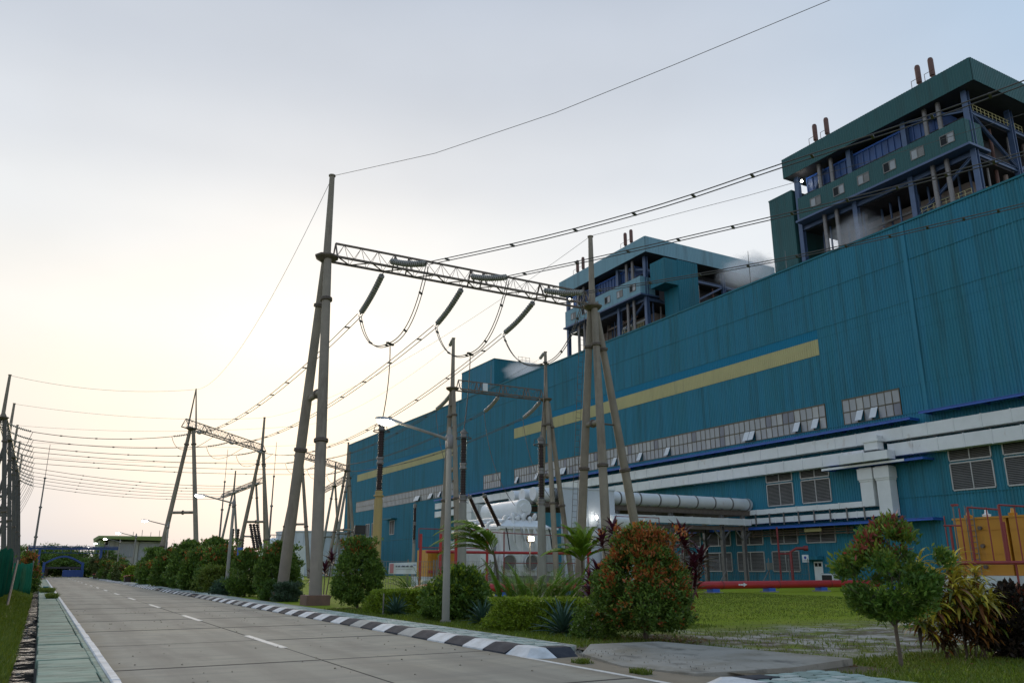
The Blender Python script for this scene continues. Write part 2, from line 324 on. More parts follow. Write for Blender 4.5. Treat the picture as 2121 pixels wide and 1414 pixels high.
M['path_green'] = mat('green_painted_concrete', (0.16, 0.265, 0.21), (0.33, 0.385, 0.30), 1.3, 0.8, bump=0.3, bscale=25, stretch=(0.7, 2.0, 1), streak=[((0.085, 0.115, 0.09), 0.9, 0.46, 0.75, (0.6, 2.0, 1)), ((0.045, 0.05, 0.04), 3.0, 0.54, 0.85, (0.7, 2.0, 1)), ((0.40, 0.42, 0.34), 1.9, 0.56, 0.6, (0.7, 1.6, 1))], amount=0.45, detail=9, spec=0.15)
M['kerb_worn'] = mat('worn_grey_white_paint', (0.40, 0.39, 0.36), (0.24, 0.23, 0.21), 2.5, 0.8, bump=0.3)
M['paver_c'] = mat('dark_green_paver', (0.16, 0.23, 0.20), (0.22, 0.27, 0.24), 2.5, 0.8, bump=0.2)
M['paver_a'] = mat('pale_green_paver', (0.30, 0.38, 0.35), (0.22, 0.31, 0.28), 2.5, 0.8, bump=0.2)
M['paver_b'] = mat('whitish_paver', (0.44, 0.47, 0.44), (0.30, 0.36, 0.33), 2.5, 0.8, bump=0.2)
M['soil'] = mat('bare_brown_soil', (0.17, 0.135, 0.09), (0.25, 0.205, 0.145), 1.6, 0.95, bump=0.7, bscale=25)
M['apron'] = mat('old_concrete_apron', (0.37, 0.345, 0.30), (0.25, 0.23, 0.195), 0.9, 0.9, bump=0.5, bscale=25, spec=0.1, streak=[((0.20, 0.17, 0.12), 0.7, 0.50, 0.7, (1, 1, 1)), ((0.09, 0.085, 0.075), 1.6, 0.55, 0.8, (1.3, 0.6, 1)), ((0.07, 0.065, 0.06), 6.0, 0.62, 0.7, (1, 1, 1))], detail=9)
def drainmat():
    m = mat('damp_drain_bed', (0.014, 0.013, 0.012), (0.06, 0.055, 0.048), 4, 0.95, bump=0.7, bscale=14, amount=0.4, spec=0.0); t = m.node_tree; b = t.nodes['Principled BSDF']
    co = t.nodes.new('ShaderNodeTexCoord'); n = t.nodes.new('ShaderNodeTexNoise'); n.inputs['Scale'].default_value = 2.1; n.inputs['Detail'].default_value = 8; n.inputs['Roughness'].default_value = 0.68; t.links.new(co.outputs['Object'], n.inputs[0])
    for sock, lo, hi in (('Specular IOR Level', 0.0, 0.5), ('Roughness', 0.95, 0.12)):
        r = t.nodes.new('ShaderNodeMapRange'); r.inputs[1].default_value = 0.50; r.inputs[2].default_value = 0.56; r.inputs[3].default_value = lo; r.inputs[4].default_value = hi; t.links.new(n.outputs[0], r.inputs[0]); t.links.new(r.outputs[0], b.inputs[sock])
    return m
M['wet'] = drainmat()
M['silt'] = mat('dark_silt', (0.14, 0.13, 0.115), (0.05, 0.048, 0.042), 6, 0.6, bump=0.6, bscale=20)

def kerb_dirt(m):
    t = m.node_tree; b = t.nodes['Principled BSDF']; lk = t.links.new; src = b.inputs['Base Color'].links[0].from_socket
    co = t.nodes.new('ShaderNodeTexCoord'); sp = t.nodes.new('ShaderNodeSeparateXYZ'); lk(co.outputs['Object'], sp.inputs[0])
    n = t.nodes.new('ShaderNodeTexNoise'); n.inputs['Scale'].default_value = 0.8; n.inputs['Detail'].default_value = 8; n.inputs['Roughness'].default_value = 0.7; lk(co.outputs['Object'], n.inputs[0])
    ab = t.nodes.new('ShaderNodeMath'); ab.operation = 'SUBTRACT'; lk(sp.outputs[0], ab.inputs[0]); ab.inputs[1].default_value = 4.87; a2 = t.nodes.new('ShaderNodeMath'); a2.operation = 'ABSOLUTE'; lk(ab.outputs[0], a2.inputs[0])
    ad = t.nodes.new('ShaderNodeMath'); ad.operation = 'MULTIPLY_ADD'; lk(n.outputs[0], ad.inputs[0]); ad.inputs[1].default_value = 1.6; lk(a2.outputs[0], ad.inputs[2])
    r = t.nodes.new('ShaderNodeMapRange'); r.inputs[1].default_value = 3.95; r.inputs[2].default_value = 4.55; r.inputs[4].default_value = 0.7; lk(ad.outputs[0], r.inputs[0])
    x = t.nodes.new('ShaderNodeMix'); x.data_type = 'RGBA'; lk(r.outputs[0], x.inputs[0]); lk(src, x.inputs[6]); x.inputs[7].default_value = (0.20, 0.165, 0.115, 1); lk(x.outputs[2], b.inputs['Base Color'])
def tyre_bands(m):
    t = m.node_tree; b = t.nodes['Principled BSDF']; lk = t.links.new; src = b.inputs['Base Color'].links[0].from_socket
    co = t.nodes.new('ShaderNodeTexCoord'); sp = t.nodes.new('ShaderNodeSeparateXYZ'); lk(co.outputs['Object'], sp.inputs[0])
    mp_ = t.nodes.new('ShaderNodeMapping'); mp_.inputs['Scale'].default_value = (1.5, 0.12, 1); lk(co.outputs['Object'], mp_.inputs[0])
    n = t.nodes.new('ShaderNodeTexNoise'); n.inputs['Scale'].default_value = 1.0; n.inputs['Detail'].default_value = 7; lk(mp_.outputs[0], n.inputs[0])
    s = t.nodes.new('ShaderNodeMath'); s.operation = 'MULTIPLY'; lk(sp.outputs[0], s.inputs[0]); s.inputs[1].default_value = 2*math.pi/1.72; c = t.nodes.new('ShaderNodeMath'); c.operation = 'SINE'; lk(s.outputs[0], c.inputs[0])
    d = t.nodes.new('ShaderNodeMath'); d.operation = 'MULTIPLY_ADD'; lk(c.outputs[0], d.inputs[0]); d.inputs[1].default_value = 0.10; lk(n.outputs[0], d.inputs[2])
    r = t.nodes.new('ShaderNodeMapRange'); r.inputs[1].default_value = 0.46; r.inputs[2].default_value = 0.68; r.inputs[4].default_value = 0.55; lk(d.outputs[0], r.inputs[0])
    x = t.nodes.new('ShaderNodeMix'); x.data_type = 'RGBA'; lk(r.outputs[0], x.inputs[0]); lk(src, x.inputs[6]); x.inputs[7].default_value = (0.20, 0.182, 0.152, 1); lk(x.outputs[2], b.inputs['Base Color'])
kerb_dirt(M['road']); tyre_bands(M['road'])
struct(MB().quad((-1500, -300, -0.30), (2000, -300, -0.30), (2000, 2500, -0.30), (-1500, 2500, -0.30)).build('ground', 'far_ground'))
def grid_sheet(name, xs, ys, zf, m):
    X, Y = np.meshgrid(xs, ys, indexing='ij'); Z = zf(X, Y); v = np.stack([X, Y, Z], -1).reshape(-1, 3); ny = len(ys)
    i, j = np.meshgrid(np.arange(len(xs)-1), np.arange(ny-1), indexing='ij'); a = (i*ny+j).ravel()
    return struct(fast(name, v, np.stack([a, a+ny, a+ny+1, a+1], -1), m, smooth=True))
def lawn_z(X, Y): return 0.055+0.03*noise2(X, Y, 3)+0.02*noise2(X*3, Y*3, 5)
grid_sheet('lawn', np.concatenate([np.arange(9.9, 30, 0.35), np.arange(30, 82, 2.0)]), np.concatenate([np.arange(-4, 45, 0.35), np.arange(45, 320, 4.0)]), lawn_z, 'lawn')
def bank_z(X, Y): return np.where(X > -1.3, 0.02+(-0.22-X)*0.36, 0.41)+0.025*noise2(X*2, Y*2, 9)
grid_sheet('grass_bank', np.concatenate([np.arange(-60, -2, 4.0), np.arange(-2, -0.15, 0.12)]), np.arange(-4, 260, 0.8), bank_z, 'lawn')

# drain channel beside the left footpath
drain = struct(MB().box(-0.26, 0.16, -4, 76, -0.29, -0.17).build('drain', 'wet'))
m_ = MB()
for k in range(30):
    y = random.uniform(9, 40)**1.0; x = random.uniform(-0.2, 0.1); r = random.uniform(0.02, 0.07)
    m_.lathe((x, y, -0.175), (x, y, -0.165+r*0.5), [(0, r), (0.6, r*0.8), (1, r*0.2)], 6)
m_.build('silt', 'silt', drain, kind='stuff')

# road: concrete slabs over a dark bed, painted marks
road = struct(MB().box(1.2, 8.56, -6, 205, -0.28, -0.03).build('road', 'road_bed'))
def slab_mesh(x0, x1, y0, y1, z0, z1, ch):
    b = MB(); i = 0
    b.v = [(x0,y0,z0),(x1,y0,z0),(x1,y1,z0),(x0,y1,z0),(x0,y0,z1-ch),(x1,y0,z1-ch),(x1,y1,z1-ch),(x0,y1,z1-ch),(x0+ch,y0+ch,z1),(x1-ch,y0+ch,z1),(x1-ch,y1-ch,z1),(x0+ch,y1-ch,z1)]
    b.f = [(3,2,1,0),(0,1,5,4),(1,2,6,5),(2,3,7,6),(3,0,4,7),(4,5,9,8),(5,6,10,9),(6,7,11,10),(7,4,8,11),(8,9,10,11)]
    return b
M['seal'] = mat('bitumen_joint', (0.05, 0.045, 0.04), (0.10, 0.09, 0.08), 2.0, 0.9, spec=0.1)
MB().box(4.86, 4.89, -4, 200, -0.02, 0.0035).build('joint_seal', 'seal', road)
y = 16.0-20.0
while y < 200:
    MB().box(1.24, 8.52, y-0.034, y+0.034, -0.02, 0.0045).build('joint_seal', 'seal', road)
    for xa, xb in ((1.235, 4.868), (4.882, 8.53)):
        dz = random.uniform(-0.003, 0.003)
        slab_mesh(xa, xb, y+0.014, y+4.986, -0.2, dz, 0.010).build('slab', 'road', road)
    y += 5.0
for k in range(-1, 15):
    y0 = 18.75+10.95*k
    MB().box(4.79, 4.95, y0, y0+3.85, 0.0035, 0.008).build('lane_dash', 'line', road)
MB().box(8.38, 8.50, 4, 14.55, 0.0035, 0.008).build('edge_line', 'line', road)

# left footpath: green painted slabs and a white kerb
lp = struct(MB().box(0.16, 1.225, -4, 200, -0.29, -0.02).build('footpath', 'road_bed'))
y = 4.0; k = 0
while y < 150:
    w = random.uniform(1.12, 1.28)
    if not (74.6 < y < 77):
        o = slab_mesh(0.17+random.uniform(-0.015, 0.02), 0.985+random.uniform(-0.02, 0.01), y+0.03, y+w-0.03, -0.1, 0.115+random.uniform(-0.008, 0.008), 0.01).build('paving_slab', 'path_green', lp)
    y += w
lk_ = struct(MB().box(1.0, 1.225, -4, 200, -0.28, 0.06).build('left_kerb', 'road_bed'))
y = 4.0
while y < 150:
    o = slab_mesh(0.995, 1.085, y+0.008, y+1.19, -0.05, 0.118, 0.012).build('kerb_backing', 'path_green', lk_)
    o = slab_mesh(1.09, 1.23+random.uniform(-0.006, 0.006), y+0.008, y+1.19, -0.05, 0.135+random.uniform(-0.006, 0.004), 0.02).build('kerb_stone', 'kerb_white', lk_)
    y += 1.2
MB().box(-0.3, 1.0, 75.2, 76.3, 0.10, 0.19).build('crossing_slab', 'concrete', lp)
MB().box(0.45, 0.85, 79, 79.6, 0.12, 0.30).build('dark_block', 'teal_dark', lp)

# right kerb, black and white
rk = struct(MB().box(8.66, 8.93, 14.55, 150, -0.28, 0.05).build('right_kerb', 'concrete'))
KP = [(8.40, 0.0), (8.41, 0.03), (8.655, 0.145), (8.72, 0.165), (8.945, 0.155), (8.945, 0.0)]
def kerb_block(y0, y1):
    b = MB(); n = len(KP); b.v = [(px, y0, pz) for px, pz in KP]+[(px, y1, pz) for px, pz in KP]
    for k in range(n): k2 = (k+1) % n; b.f.append((k, n+k, n+k2, k2))
    b.f += [tuple(range(n)), tuple(range(2*n-1, n-1, -1))]
    return b
def corner_blocks(parent, ye, s, c0, c1):
    """kerb end turning away from the road: a mitred corner block and a black end block (s = +1 road side runs up +Y)"""
    b = MB(); Y = lambda d: ye+s*d
    b.v = [(8.42, Y(0.30), 0.0), (8.56, Y(0.08), 0.0), (8.72, Y(0.0), 0.0), (8.42, Y(1.12), 0.0), (8.66, Y(0.52), 0.15), (8.76, Y(0.38), 0.16), (8.66, Y(1.12), 0.15), (8.72, Y(1.12), 0.165), (8.945, Y(1.12), 0.155), (8.945, Y(0.42), 0.155), (8.78, Y(0.40), 0.16), (8.945, Y(1.12), 0.0), (8.945, Y(0.0), 0.0)]
    f = [(0, 4, 6, 3), (0, 1, 4), (1, 5, 4), (1, 2, 5), (4, 5, 10, 9, 8, 7, 6), (2, 12, 9, 10, 5)]; b.f = f if s < 0 else [q[::-1] for q in f]
    b.build('kerb_block', c0, parent)
    b = MB(); b.v = [(8.957, Y(0.0), 0.0), (9.46, Y(0.05), 0.0), (9.52, Y(0.40), 0.15), (8.957, Y(0.40), 0.158), (9.56, Y(0.75), 0.15), (8.957, Y(0.75), 0.155), (9.56, Y(0.75), 0.0), (9.50, Y(0.1), 0.0)]
    f = [(0, 3, 2, 1), (3, 5, 4, 2), (1, 2, 4, 6), (5, 3, 0), (4, 5, 6)]; b.f = f if s < 0 else [q[::-1] for q in f]
    b.build('kerb_block', c1, parent)
corner_blocks(rk, 14.1, 1, 'kerb_white', 'kerb_black')
proto = {}
y = 15.23; k = 0
while y < 150:
    c = 'kerb_black' if k % 2 == 0 else 'kerb_white'; inlet = any(a < y+0.4 < a+1.3 for a in (54.5, 72.3))
    if c == 'kerb_white' and random.random() < 0.25: c = 'kerb_worn'
    if not inlet:
        if c not in proto: proto[c] = kerb_block(0.008, 0.962).build('kerb_block', c, rk); proto[c].location.y = y
        else:
            o = bpy.data.objects.new('kerb_block', proto[c].data); COL.objects.link(o); adopt(o, rk); o.location.y = y; o.location.z = random.uniform(-0.008, 0.005); o.location.x = random.uniform(-0.008, 0.008)
    y += 0.97; k += 1
for a in (54.6, 72.4): MB().box(8.50, 8.93, a, a+1.2, 0.02, 0.09).build('drain_inlet', 'black', rk)
# right footpath of pale green pavers
rp = struct(MB().box(8.955, 9.86, 14.86, 190, -0.28, 0.118).build('right_footpath', None))
def brickmat():
    m = bpy.data.materials.new('green_paver_field'); m.use_nodes = True; t = m.node_tree; b = t.nodes['Principled BSDF']; lk = t.links.new
    co = t.nodes.new('ShaderNodeTexCoord'); br = t.nodes.new('ShaderNodeTexBrick'); lk(co.outputs['Object'], br.inputs[0])
    br.inputs['Color1'].default_value = (0.26, 0.34, 0.31, 1); br.inputs['Color2'].default_value = (0.37, 0.41, 0.38, 1); br.inputs['Mortar'].default_value = (0.13, 0.155, 0.14, 1)
    br.inputs['Scale'].default_value = 1.0; br.inputs['Mortar Size'].default_value = 0.012; br.inputs['Brick Width'].default_value = 0.30; br.inputs['Row Height'].default_value = 0.22
    n = t.nodes.new('ShaderNodeTexNoise'); n.inputs['Scale'].default_value = 1.3; n.inputs['Detail'].default_value = 7; lk(co.outputs['Object'], n.inputs[0]); r = t.nodes.new('ShaderNodeMapRange'); r.inputs[1].default_value = 0.5; r.inputs[2].default_value = 0.7; r.inputs[4].default_value = 0.6; lk(n.outputs[0], r.inputs[0])
    x = t.nodes.new('ShaderNodeMix'); x.data_type = 'RGBA'; lk(r.outputs[0], x.inputs[0]); lk(br.outputs[0], x.inputs[6]); x.inputs[7].default_value = (0.17, 0.18, 0.15, 1)
    lk(x.outputs[2], b.inputs['Base Color']); b.inputs['Roughness'].default_value = 0.8; return m
rp.data.materials.append(brickmat())
pv = {}
def paver(cx, cy, parent):
    c = random.choice(('paver_a', 'paver_a', 'paver_b', 'paver_c'))
    if c not in pv:
        b = MB(); hx, hy, ch = 0.140, 0.102, 0.012
        pts = [(-hx, -hy*0.6), (-hx*0.55, -hy), (hx*0.55, -hy), (hx, -hy*0.6), (hx, hy*0.6), (hx*0.55, hy), (-hx*0.55, hy), (-hx, hy*0.6)]
        b.prism(pts, -0.03, 0.02); pv[c] = b.build('paver', c, parent); pv[c].location = (cx, cy, 0.118)
        return
    o = bpy.data.objects.new('paver', pv[c].data); COL.objects.link(o); adopt(o, parent); o.location = (cx, cy, 0.118+random.uniform(-0.006, 0.004)); o.rotation_euler = (random.uniform(-.03, .03), random.uniform(-.03, .03), random.uniform(-.05, .05))
for r in range(94):
    for q in range(3):
        if r < 3 and q == 2: continue
        paver(9.10+q*0.295+(0.07 if r % 2 else 0), 14.97+r*0.215, rp)
MB().box(9.865, 9.93, 14.9, 150, -0.2, 0.135).build('path_edging', 'kerb_worn', rp)
rp2 = struct(MB().box(8.955, 10.95, -4, 9.0, -0.28, 0.118).build('near_footpath', rp.data.materials[0]))
pv.clear()
for r in range(9):
    for q in range(6): paver(9.13+q*0.30+(0.09 if r % 2 else 0), 9.34-r*0.215, rp2)
MB().box(8.957, 10.9, 9.0, 9.47, -0.2, 0.10).build('path_end', 'concrete', rp2)
rk2 = struct(MB().box(8.66, 8.93, -4, 9.0, -0.28, 0.05).build('near_kerb', 'concrete'))
corner_blocks(rk2, 9.8, -1, 'kerb_white', 'kerb_black')
for k in range(5):
    kerb_block(8.66-0.97*(k+1), 8.66-0.97*k-0.012).build('kerb_block', 'kerb_black' if k % 2 == 0 else 'kerb_white', rk2)
# driveway mouth
MB().prism([(8.54, 9.4), (10.4, 9.4), (10.4, 15.2), (9.5, 15.2), (8.54, 14.9)], -0.28, -0.004).build('driveway_soil', 'soil')['kind'] = 'structure'
ap = MB(); top = [(9.55, 14.15, 0.05), (9.15, 12.3, 0.02), (9.45, 10.75, 0.03), (10.78, 9.98, 0.12), (12.5, 10.15, 0.16), (11.95, 14.7, 0.14), (10.35, 15.0, 0.13)]
n_ = len(top); ap.v = [(x, y, z-0.16) for x, y, z in top]+top; ap.f = [tuple(range(n_, 2*n_))]+[(k, (k+1) % n_, n_+(k+1) % n_, n_+k) for k in range(n_)]
struct(ap.build('driveway_apron', 'apron'))
gv = MB()
for k in range(420):
    x, y = random.uniform(9.45, 10.6), random.uniform(13.9, 15.2); r = random.uniform(0.008, 0.022)
    if k > 300: x, y = random.uniform(9.2, 12.0), random.uniform(10.4, 14.6); r *= 0.7
    z = 0.03 if k <= 300 else 0.10
    gv.lathe((x, y, z-0.02), (x, y, z+r), [(0, r), (0.7, r*0.8), (1, r*0.3)], 5)
o = gv.build('gravel', 'apron', kind='stuff'); o['label'] = 'loose grey gravel at the end of the kerb'; o['category'] = 'gravel'
gr = MB(); rg = random.Random(4)
for k in range(150):
    x, y = rg.uniform(1.4, 8.3), rg.uniform(12, 40); r = rg.uniform(0.008, 0.024); gr.lathe((x, y, 0.0), (x, y, r*0.9), [(0, r), (0.6, r*0.85), (1, r*0.3)], 5)
o = gr.build('grit', 'soil', kind='stuff'); tag(o, 'scattered small stones and grit on the concrete road', 'grit')
# ------------------------------------------------------------------ turbine hall
def corr(name, plane, c, a0, a1, z0, z1, m, parent, pitch=0.33, depth=0.07, out_=-1):
    """ribbed metal sheet on the plane X=c or Y=c, ribs standing out along out_"""
    b = MB(); n = max(1, round((a1-a0)/pitch)); p = (a1-a0)/n; st = []
    for k in range(n):
        s = a0+k*p; st += [(s, 0), (s+p*0.42, 0), (s+p*0.55, 1), (s+p*0.87, 1)]
    st.append((a1, 0))
    for s, h in st:
        d = c+out_*depth*h
        for z in (z0, z1): b.v.append((d, s, z) if plane == 'X' else (s, d, z))
    for k in range(len(st)-1):
        f = (2*k, 2*k+1, 2*k+3, 2*k+2); b.f.append(f if plane == 'X' else f[::-1])
    # closed lip at top and bottom
    i = len(b.v)
    for s, h in (st[0], st[-1]):
        for z in (z0, z1): b.v.append((c-out_*0.05, s, z) if plane == 'X' else (s, c-out_*0.05, z))
    return b.build(name, m, parent)
HX = 80.0
M['blue_panel'] = mat('bluer_cladding', (0.008, 0.168, 0.295), (0.010, 0.188, 0.32), 0.1, 0.5, spec=0.15)
hall = thing('turbine_hall', 'huge teal corrugated metal turbine hall with a long yellow stripe', 'building', (HX, 130, 0))
MB().box(HX+0.1, 117, 8, 247.3, -0.25, 39.2).build('inner_wall', 'teal_dark', hall)
MB().box(HX-0.05, 117.2, 7.8, 247.5, 39.26, 39.44).build('roof', 'deck', hall)
MB().box(HX-0.16, HX-0.052, 7.8, 247.5, 39.22, 39.45).build('eaves_trim', 'teal_dark', hall)
bays = [8, 26, 39, 52, 65, 77.67, 90.33, 103, 115.67, 128.33, 141, 154, 167, 181, 195, 209, 223, 237, 247.4]
rows = [(-0.1, 8.98), (9.0, 17.83), (20.87, 26.93), (30.2, 34.9), (34.92, 39.2)]
for k in range(len(bays)-1):
    for r, (z0, z1) in enumerate(rows):
        corr('cladding_panel', 'X', HX-0.02*(r % 2)-0.008*(k % 2), bays[k]+0.012, bays[k+1]-0.012, z0, z1, 'teal', hall)
    st = 65 <= bays[k] < 141 or 167 <= bays[k] < 237
    corr('stripe_panel' if st else 'cladding_panel', 'X', HX-0.045 if st else HX-0.01, bays[k]+0.012, bays[k+1]-0.012, 26.95, 28.95, 'stripe' if st else 'teal', hall)
    corr('cladding_panel', 'X', HX-0.03, bays[k]+0.012, bays[k+1]-0.012, 28.97, 30.18, 'blue_panel' if st else 'teal', hall)
for a, b_ in ((8, 26), (26, 39), (39, 54.9), (62.6, 64.95), (141.05, 146.6), (154.4, 166.9), (237.1, 247.4)):
    corr('cladding_panel', 'X', HX-0.012, a+0.01, b_-0.01, 17.85, 20.85, 'teal', hall)
for z in (8.99, 17.84, 30.19, 34.91): MB().box(HX-0.115, HX-0.0, 8, 247.4, z-0.03, z+0.03).build('lap_flashing', 'teal_dark', hall)
for yy in (52.0, 167.0):
    MB().box(HX-0.16, HX-0.085, yy-0.22, yy+0.22, 17.9, 39.1).build('flashing', 'teal', hall)
corr('end_cladding', 'Y', 247.4, HX, 117, 0, 39.2, 'teal', hall, 0.6, 0.07, 1)
def ribbon(y0, y1, n, opened, joined=False):
    z0, z1 = 17.9, 20.8; p = (y1-y0)/n; zm = 19.3
    w = MB()
    for z, h in ((z0, 0.10), (zm, 0.09), (z1, 0.14)): w.box(HX-0.10, HX+0.02, y0-0.05, y1+0.05, z-h/2, z+h/2)
    for k in range(n+1): w.box(HX-0.085, HX+0.018, y0+k*p-0.035, y0+k*p+0.035, z0+0.05, z1-0.07)
    win = w.build('window', 'brown_frame', hall)
    proto = None; jm = MB()
    for k in range(n):
        for r, (a, b_) in enumerate(((z0+0.05, zm-0.045), (zm+0.045, z1-0.07))):
            op = r == 0 and k in opened
            if joined and not op: jm.box(HX-0.03, HX-0.012, y0+k*p+0.05, y0+(k+1)*p-0.05, a, b_); continue
            if proto is None:
                proto = MB().box(-0.01, 0.01, -p/2+0.037, p/2-0.037, -1.355, 0).build('pane', 'glass', win); o = proto
            else: o = bpy.data.objects.new('pane', proto.data); COL.objects.link(o); adopt(o, win)
            if random.random() < 0.35: o.material_slots[0].link = 'OBJECT'; o.material_slots[0].material = M[random.choice(('glass_b', 'glass_b', 'glass_c'))]
            o.location = (HX-0.03, y0+(k+0.5)*p, b_); o.rotation_euler = (0, rad(26), 0) if op else (0, rad(random.uniform(-0.8, 0.8)), rad(random.uniform(-0.6, 0.6)))
            if op: o.location.x = HX-0.10; o.material_slots[0].link = 'OBJECT'; o.material_slots[0].material = M['glass_open']
    if joined: jm.build('panes', 'glass', win, kind='stuff')
ribbon(65.05, 140.95, 80, (1, 4, 12, 13, 30, 37, 44, 60, 61, 70, 78))
ribbon(55.0, 62.5, 8, (3, 5))
ribbon(146.7, 154.3, 8, ())
ribbon(167.0, 237.0, 72, (5, 6, 9, 14, 15, 22, 23, 24, 50), True)
def louvre(y0, y1, z0, z1):
    f = MB()
    for a, b_, c, d in ((y0, y1, z0-0.08, z0+0.04), (y0, y1, z1-0.04, z1+0.08), (y0-0.08, y0+0.04, z0+0.04, z1-0.04), (y1-0.04, y1+0.08, z0+0.04, z1-0.04), ((y0+y1)/2-0.05, (y0+y1)/2+0.05, z0+0.04, z1-0.04)):
        f.box(HX-0.20, HX-0.06, a, b_, c, d)
    fr = f.build('louvre_window', 'frame', hall)
    s = MB(); s.box(HX-0.095, HX-0.075, y0, y1, z0, z1)
    MB().box(HX-0.098, HX-0.076, y0+0.04, y1-0.04, z0+0.04, z1-0.04).build('backing', 'dark', fr)
    s = MB(); n = int((z1-z0)/0.16)
    for k in range(n):
        z = z0+(k+0.5)*(z1-z0)/n
        for a, b_ in ((y0+0.05, (y0+y1)/2-0.06), ((y0+y1)/2+0.06, y1-0.05)):
            s.quad((HX-0.18, a, z-0.045), (HX-0.18, b_, z-0.045), (HX-0.105, b_, z+0.06), (HX-0.105, a, z+0.06))
    s.build('slats', 'louvre', fr, kind='stuff')
for y0, y1 in ((40.3, 44.75), (46.0, 50.3), (65.4, 69.6), (71.0, 75.15)):
    louvre(y0, y1, 12.3, 14.25); louvre(y0, y1, 9.35, 12.0)
for y0, y1 in ((65.4, 69.6), (71.0, 75.2), (76.6, 81.2), (82.35, 86.8), (88.2, 92.6), (94, 98.4), (100, 104.4)): louvre(y0, y1, 4.7, 6.75)
for y0, y1 in ((71.0, 75.2), (76.6, 81.2), (82.35, 86.8), (88.2, 92.6), (94, 98.4), (100, 104.4)): louvre(y0, y1, 1.4, 3.75)
for y0 in (205, 219, 224): louvre(y0, y0+3.2, 10.5, 14.0)
MB().box(HX-1.6, HX-0.08, 203.5, 209.8, 14.3, 14.6).build('door_hood', 'teal_dark', hall)
for (y0, y1, z1) in ((67.66, 68.87, 2.5),):
    d = MB().box(HX-0.16, HX-0.075, y0, y1, 0.1, z1).build('door', 'white_paint', hall)
    for q in (0, 1): MB().box(HX-0.175, HX-0.162, y0+0.12+q*0.55, y0+0.55+q*0.52, 1.95, 2.35).build('door_light', 'dark', d)
    MB().box(HX-0.22, HX-0.162, y0+0.08, y0+0.16, 1.05, 1.2).build('handle', 'black', d)
    MB().box(HX-1.3, HX-0.08, y0-0.25, y1+0.75, 2.72, 3.1).build('door_canopy', 'teal', hall)
MB().box(HX-0.35, HX-0.08, 66.9, 67.1, 1.9, 2.2).build('wall_lamp', 'lamp_head', hall)
MB().box(HX-1.3, HX-0.4, 65.3, 67.2, 0.1, 1.15).build('cooling_unit', 'white_duct', hall)
MB().box(HX-1.33, HX-1.305, 65.5, 66.9, 0.25, 1.0).build('cooling_grille', 'black', hall)
# blue canopies over the ducts
def canopy(y0, y1, z, x0, dz=0.28):
    c = MB(); c.box(x0, x0+0.10, y0, y1, z, z+dz); c.box(x0-0.08, x0, y0, y1, z+dz-0.05, z+dz); c.box(x0-0.08, x0, y0, y1, z, z+0.05)
    c.box(x0+0.1, HX-0.09, y0, y1, z+dz-0.06, z+dz-0.01)
    o = c.build('canopy', 'blue_steel', hall)
    y = y0+0.15
    while y < y1: MB().box(x0+0.1, HX-0.09, y-0.07, y+0.07, z+0.02, z+dz-0.065).build('bracket', 'blue_steel', o); y += 3.1
    return o
canopy(53.0, 176, 16.9, 78.2); canopy(8, 51.9, 17.3, 78.2); canopy(51.9, 77.8, 6.45, 78.2, 0.3); canopy(80, 112, 6.45, 78.2, 0.3)
c = canopy(51.9, 64.7, 12.6, 77.9, 0.24); MB().box(77.80, 77.85, 54, 64.7, 12.62, 12.86).build('white_fascia', 'white_duct', c)
# white box ducts
def duct(y0, y1, z0, z1, x0=78.55, x1=79.75, seg=2.9, parent=None):
    d = MB().box(x0+0.06, x1-0.06, y0+0.05, y1-0.05, z0+0.06, z1-0.06).build('box_duct', 'white_duct', hall)
    n = max(1, round((y1-y0)/seg)); p = (y1-y0)/n
    for k in range(n):
        e = random.uniform(-0.012, 0.012)
        slab = MB().box(x0+e, x1, y0+k*p+0.012, y0+(k+1)*p-0.012, z0+e, z1+e).build('duct_section', 'white_duct', d)
        MB().box(x0-0.05+e, x1+0.03, y0+(k+1)*p-0.06, y0+(k+1)*p+0.05, z0-0.045+e, z1+0.045+e).build('flange', 'white_duct', d)
    return d
duct(8, 176, 15.05, 16.35); duct(59.3, 176, 13.2, 14.5); duct(8, 56.2, 13.35, 14.7)
duct(55.45, 61.65, 13.02, 13.95, 77.2, 78.5, 3.1)
v = MB().box(77.5, 78.5, 56.7, 58.4, 14.2, 15.7).build('duct_drop', 'white_duct', hall)
MB().box(77.4, 78.5, 56.5, 58.6, 15.05, 15.3).build('flange', 'white_duct', v)
for y0, y1, zb in ((58.5, 60.4, 8.3), (56.4, 58.3, 7.2)):
    v = MB().box(78.55, 79.7, y0+0.15, y1-0.15, zb, 12.5).build('vertical_duct', 'white_duct', hall)
    MB().box(78.4, 79.72, y0, y1, 11.2, 12.4).build('duct_collar', 'white_duct', v)
    MB().box(78.48, 79.71, y0+0.08, y1-0.08, 11.0, 11.2).build('flange', 'white_duct', v)
duct(60.3, 79, 8.3, 8.9, 78.6); d = duct(58.2, 79, 7.2, 7.84, 78.6)
for k in range(8): MB().box(78.4, 78.52, 60.0+k*2.3, 60.12+k*2.3, 6.9, 8.35).build('hanger', 'galv', d)
p = MB()
for z in (6.2, 5.95, 5.65): p.tube((79.2, 62.3, z), (79.2, 79, z), 0.09, n=6)
for k in range(5): p.box(79.0, 79.35, 63+k*3.6, 63.1+k*3.6, 5.5, 6.4)
p = p.build('pipe_rack', 'rusty_steel', hall); MB().box(78.9, 78.95, 66.5, 69, 5.9, 6.3).build('label_plate', 'stripe', p)
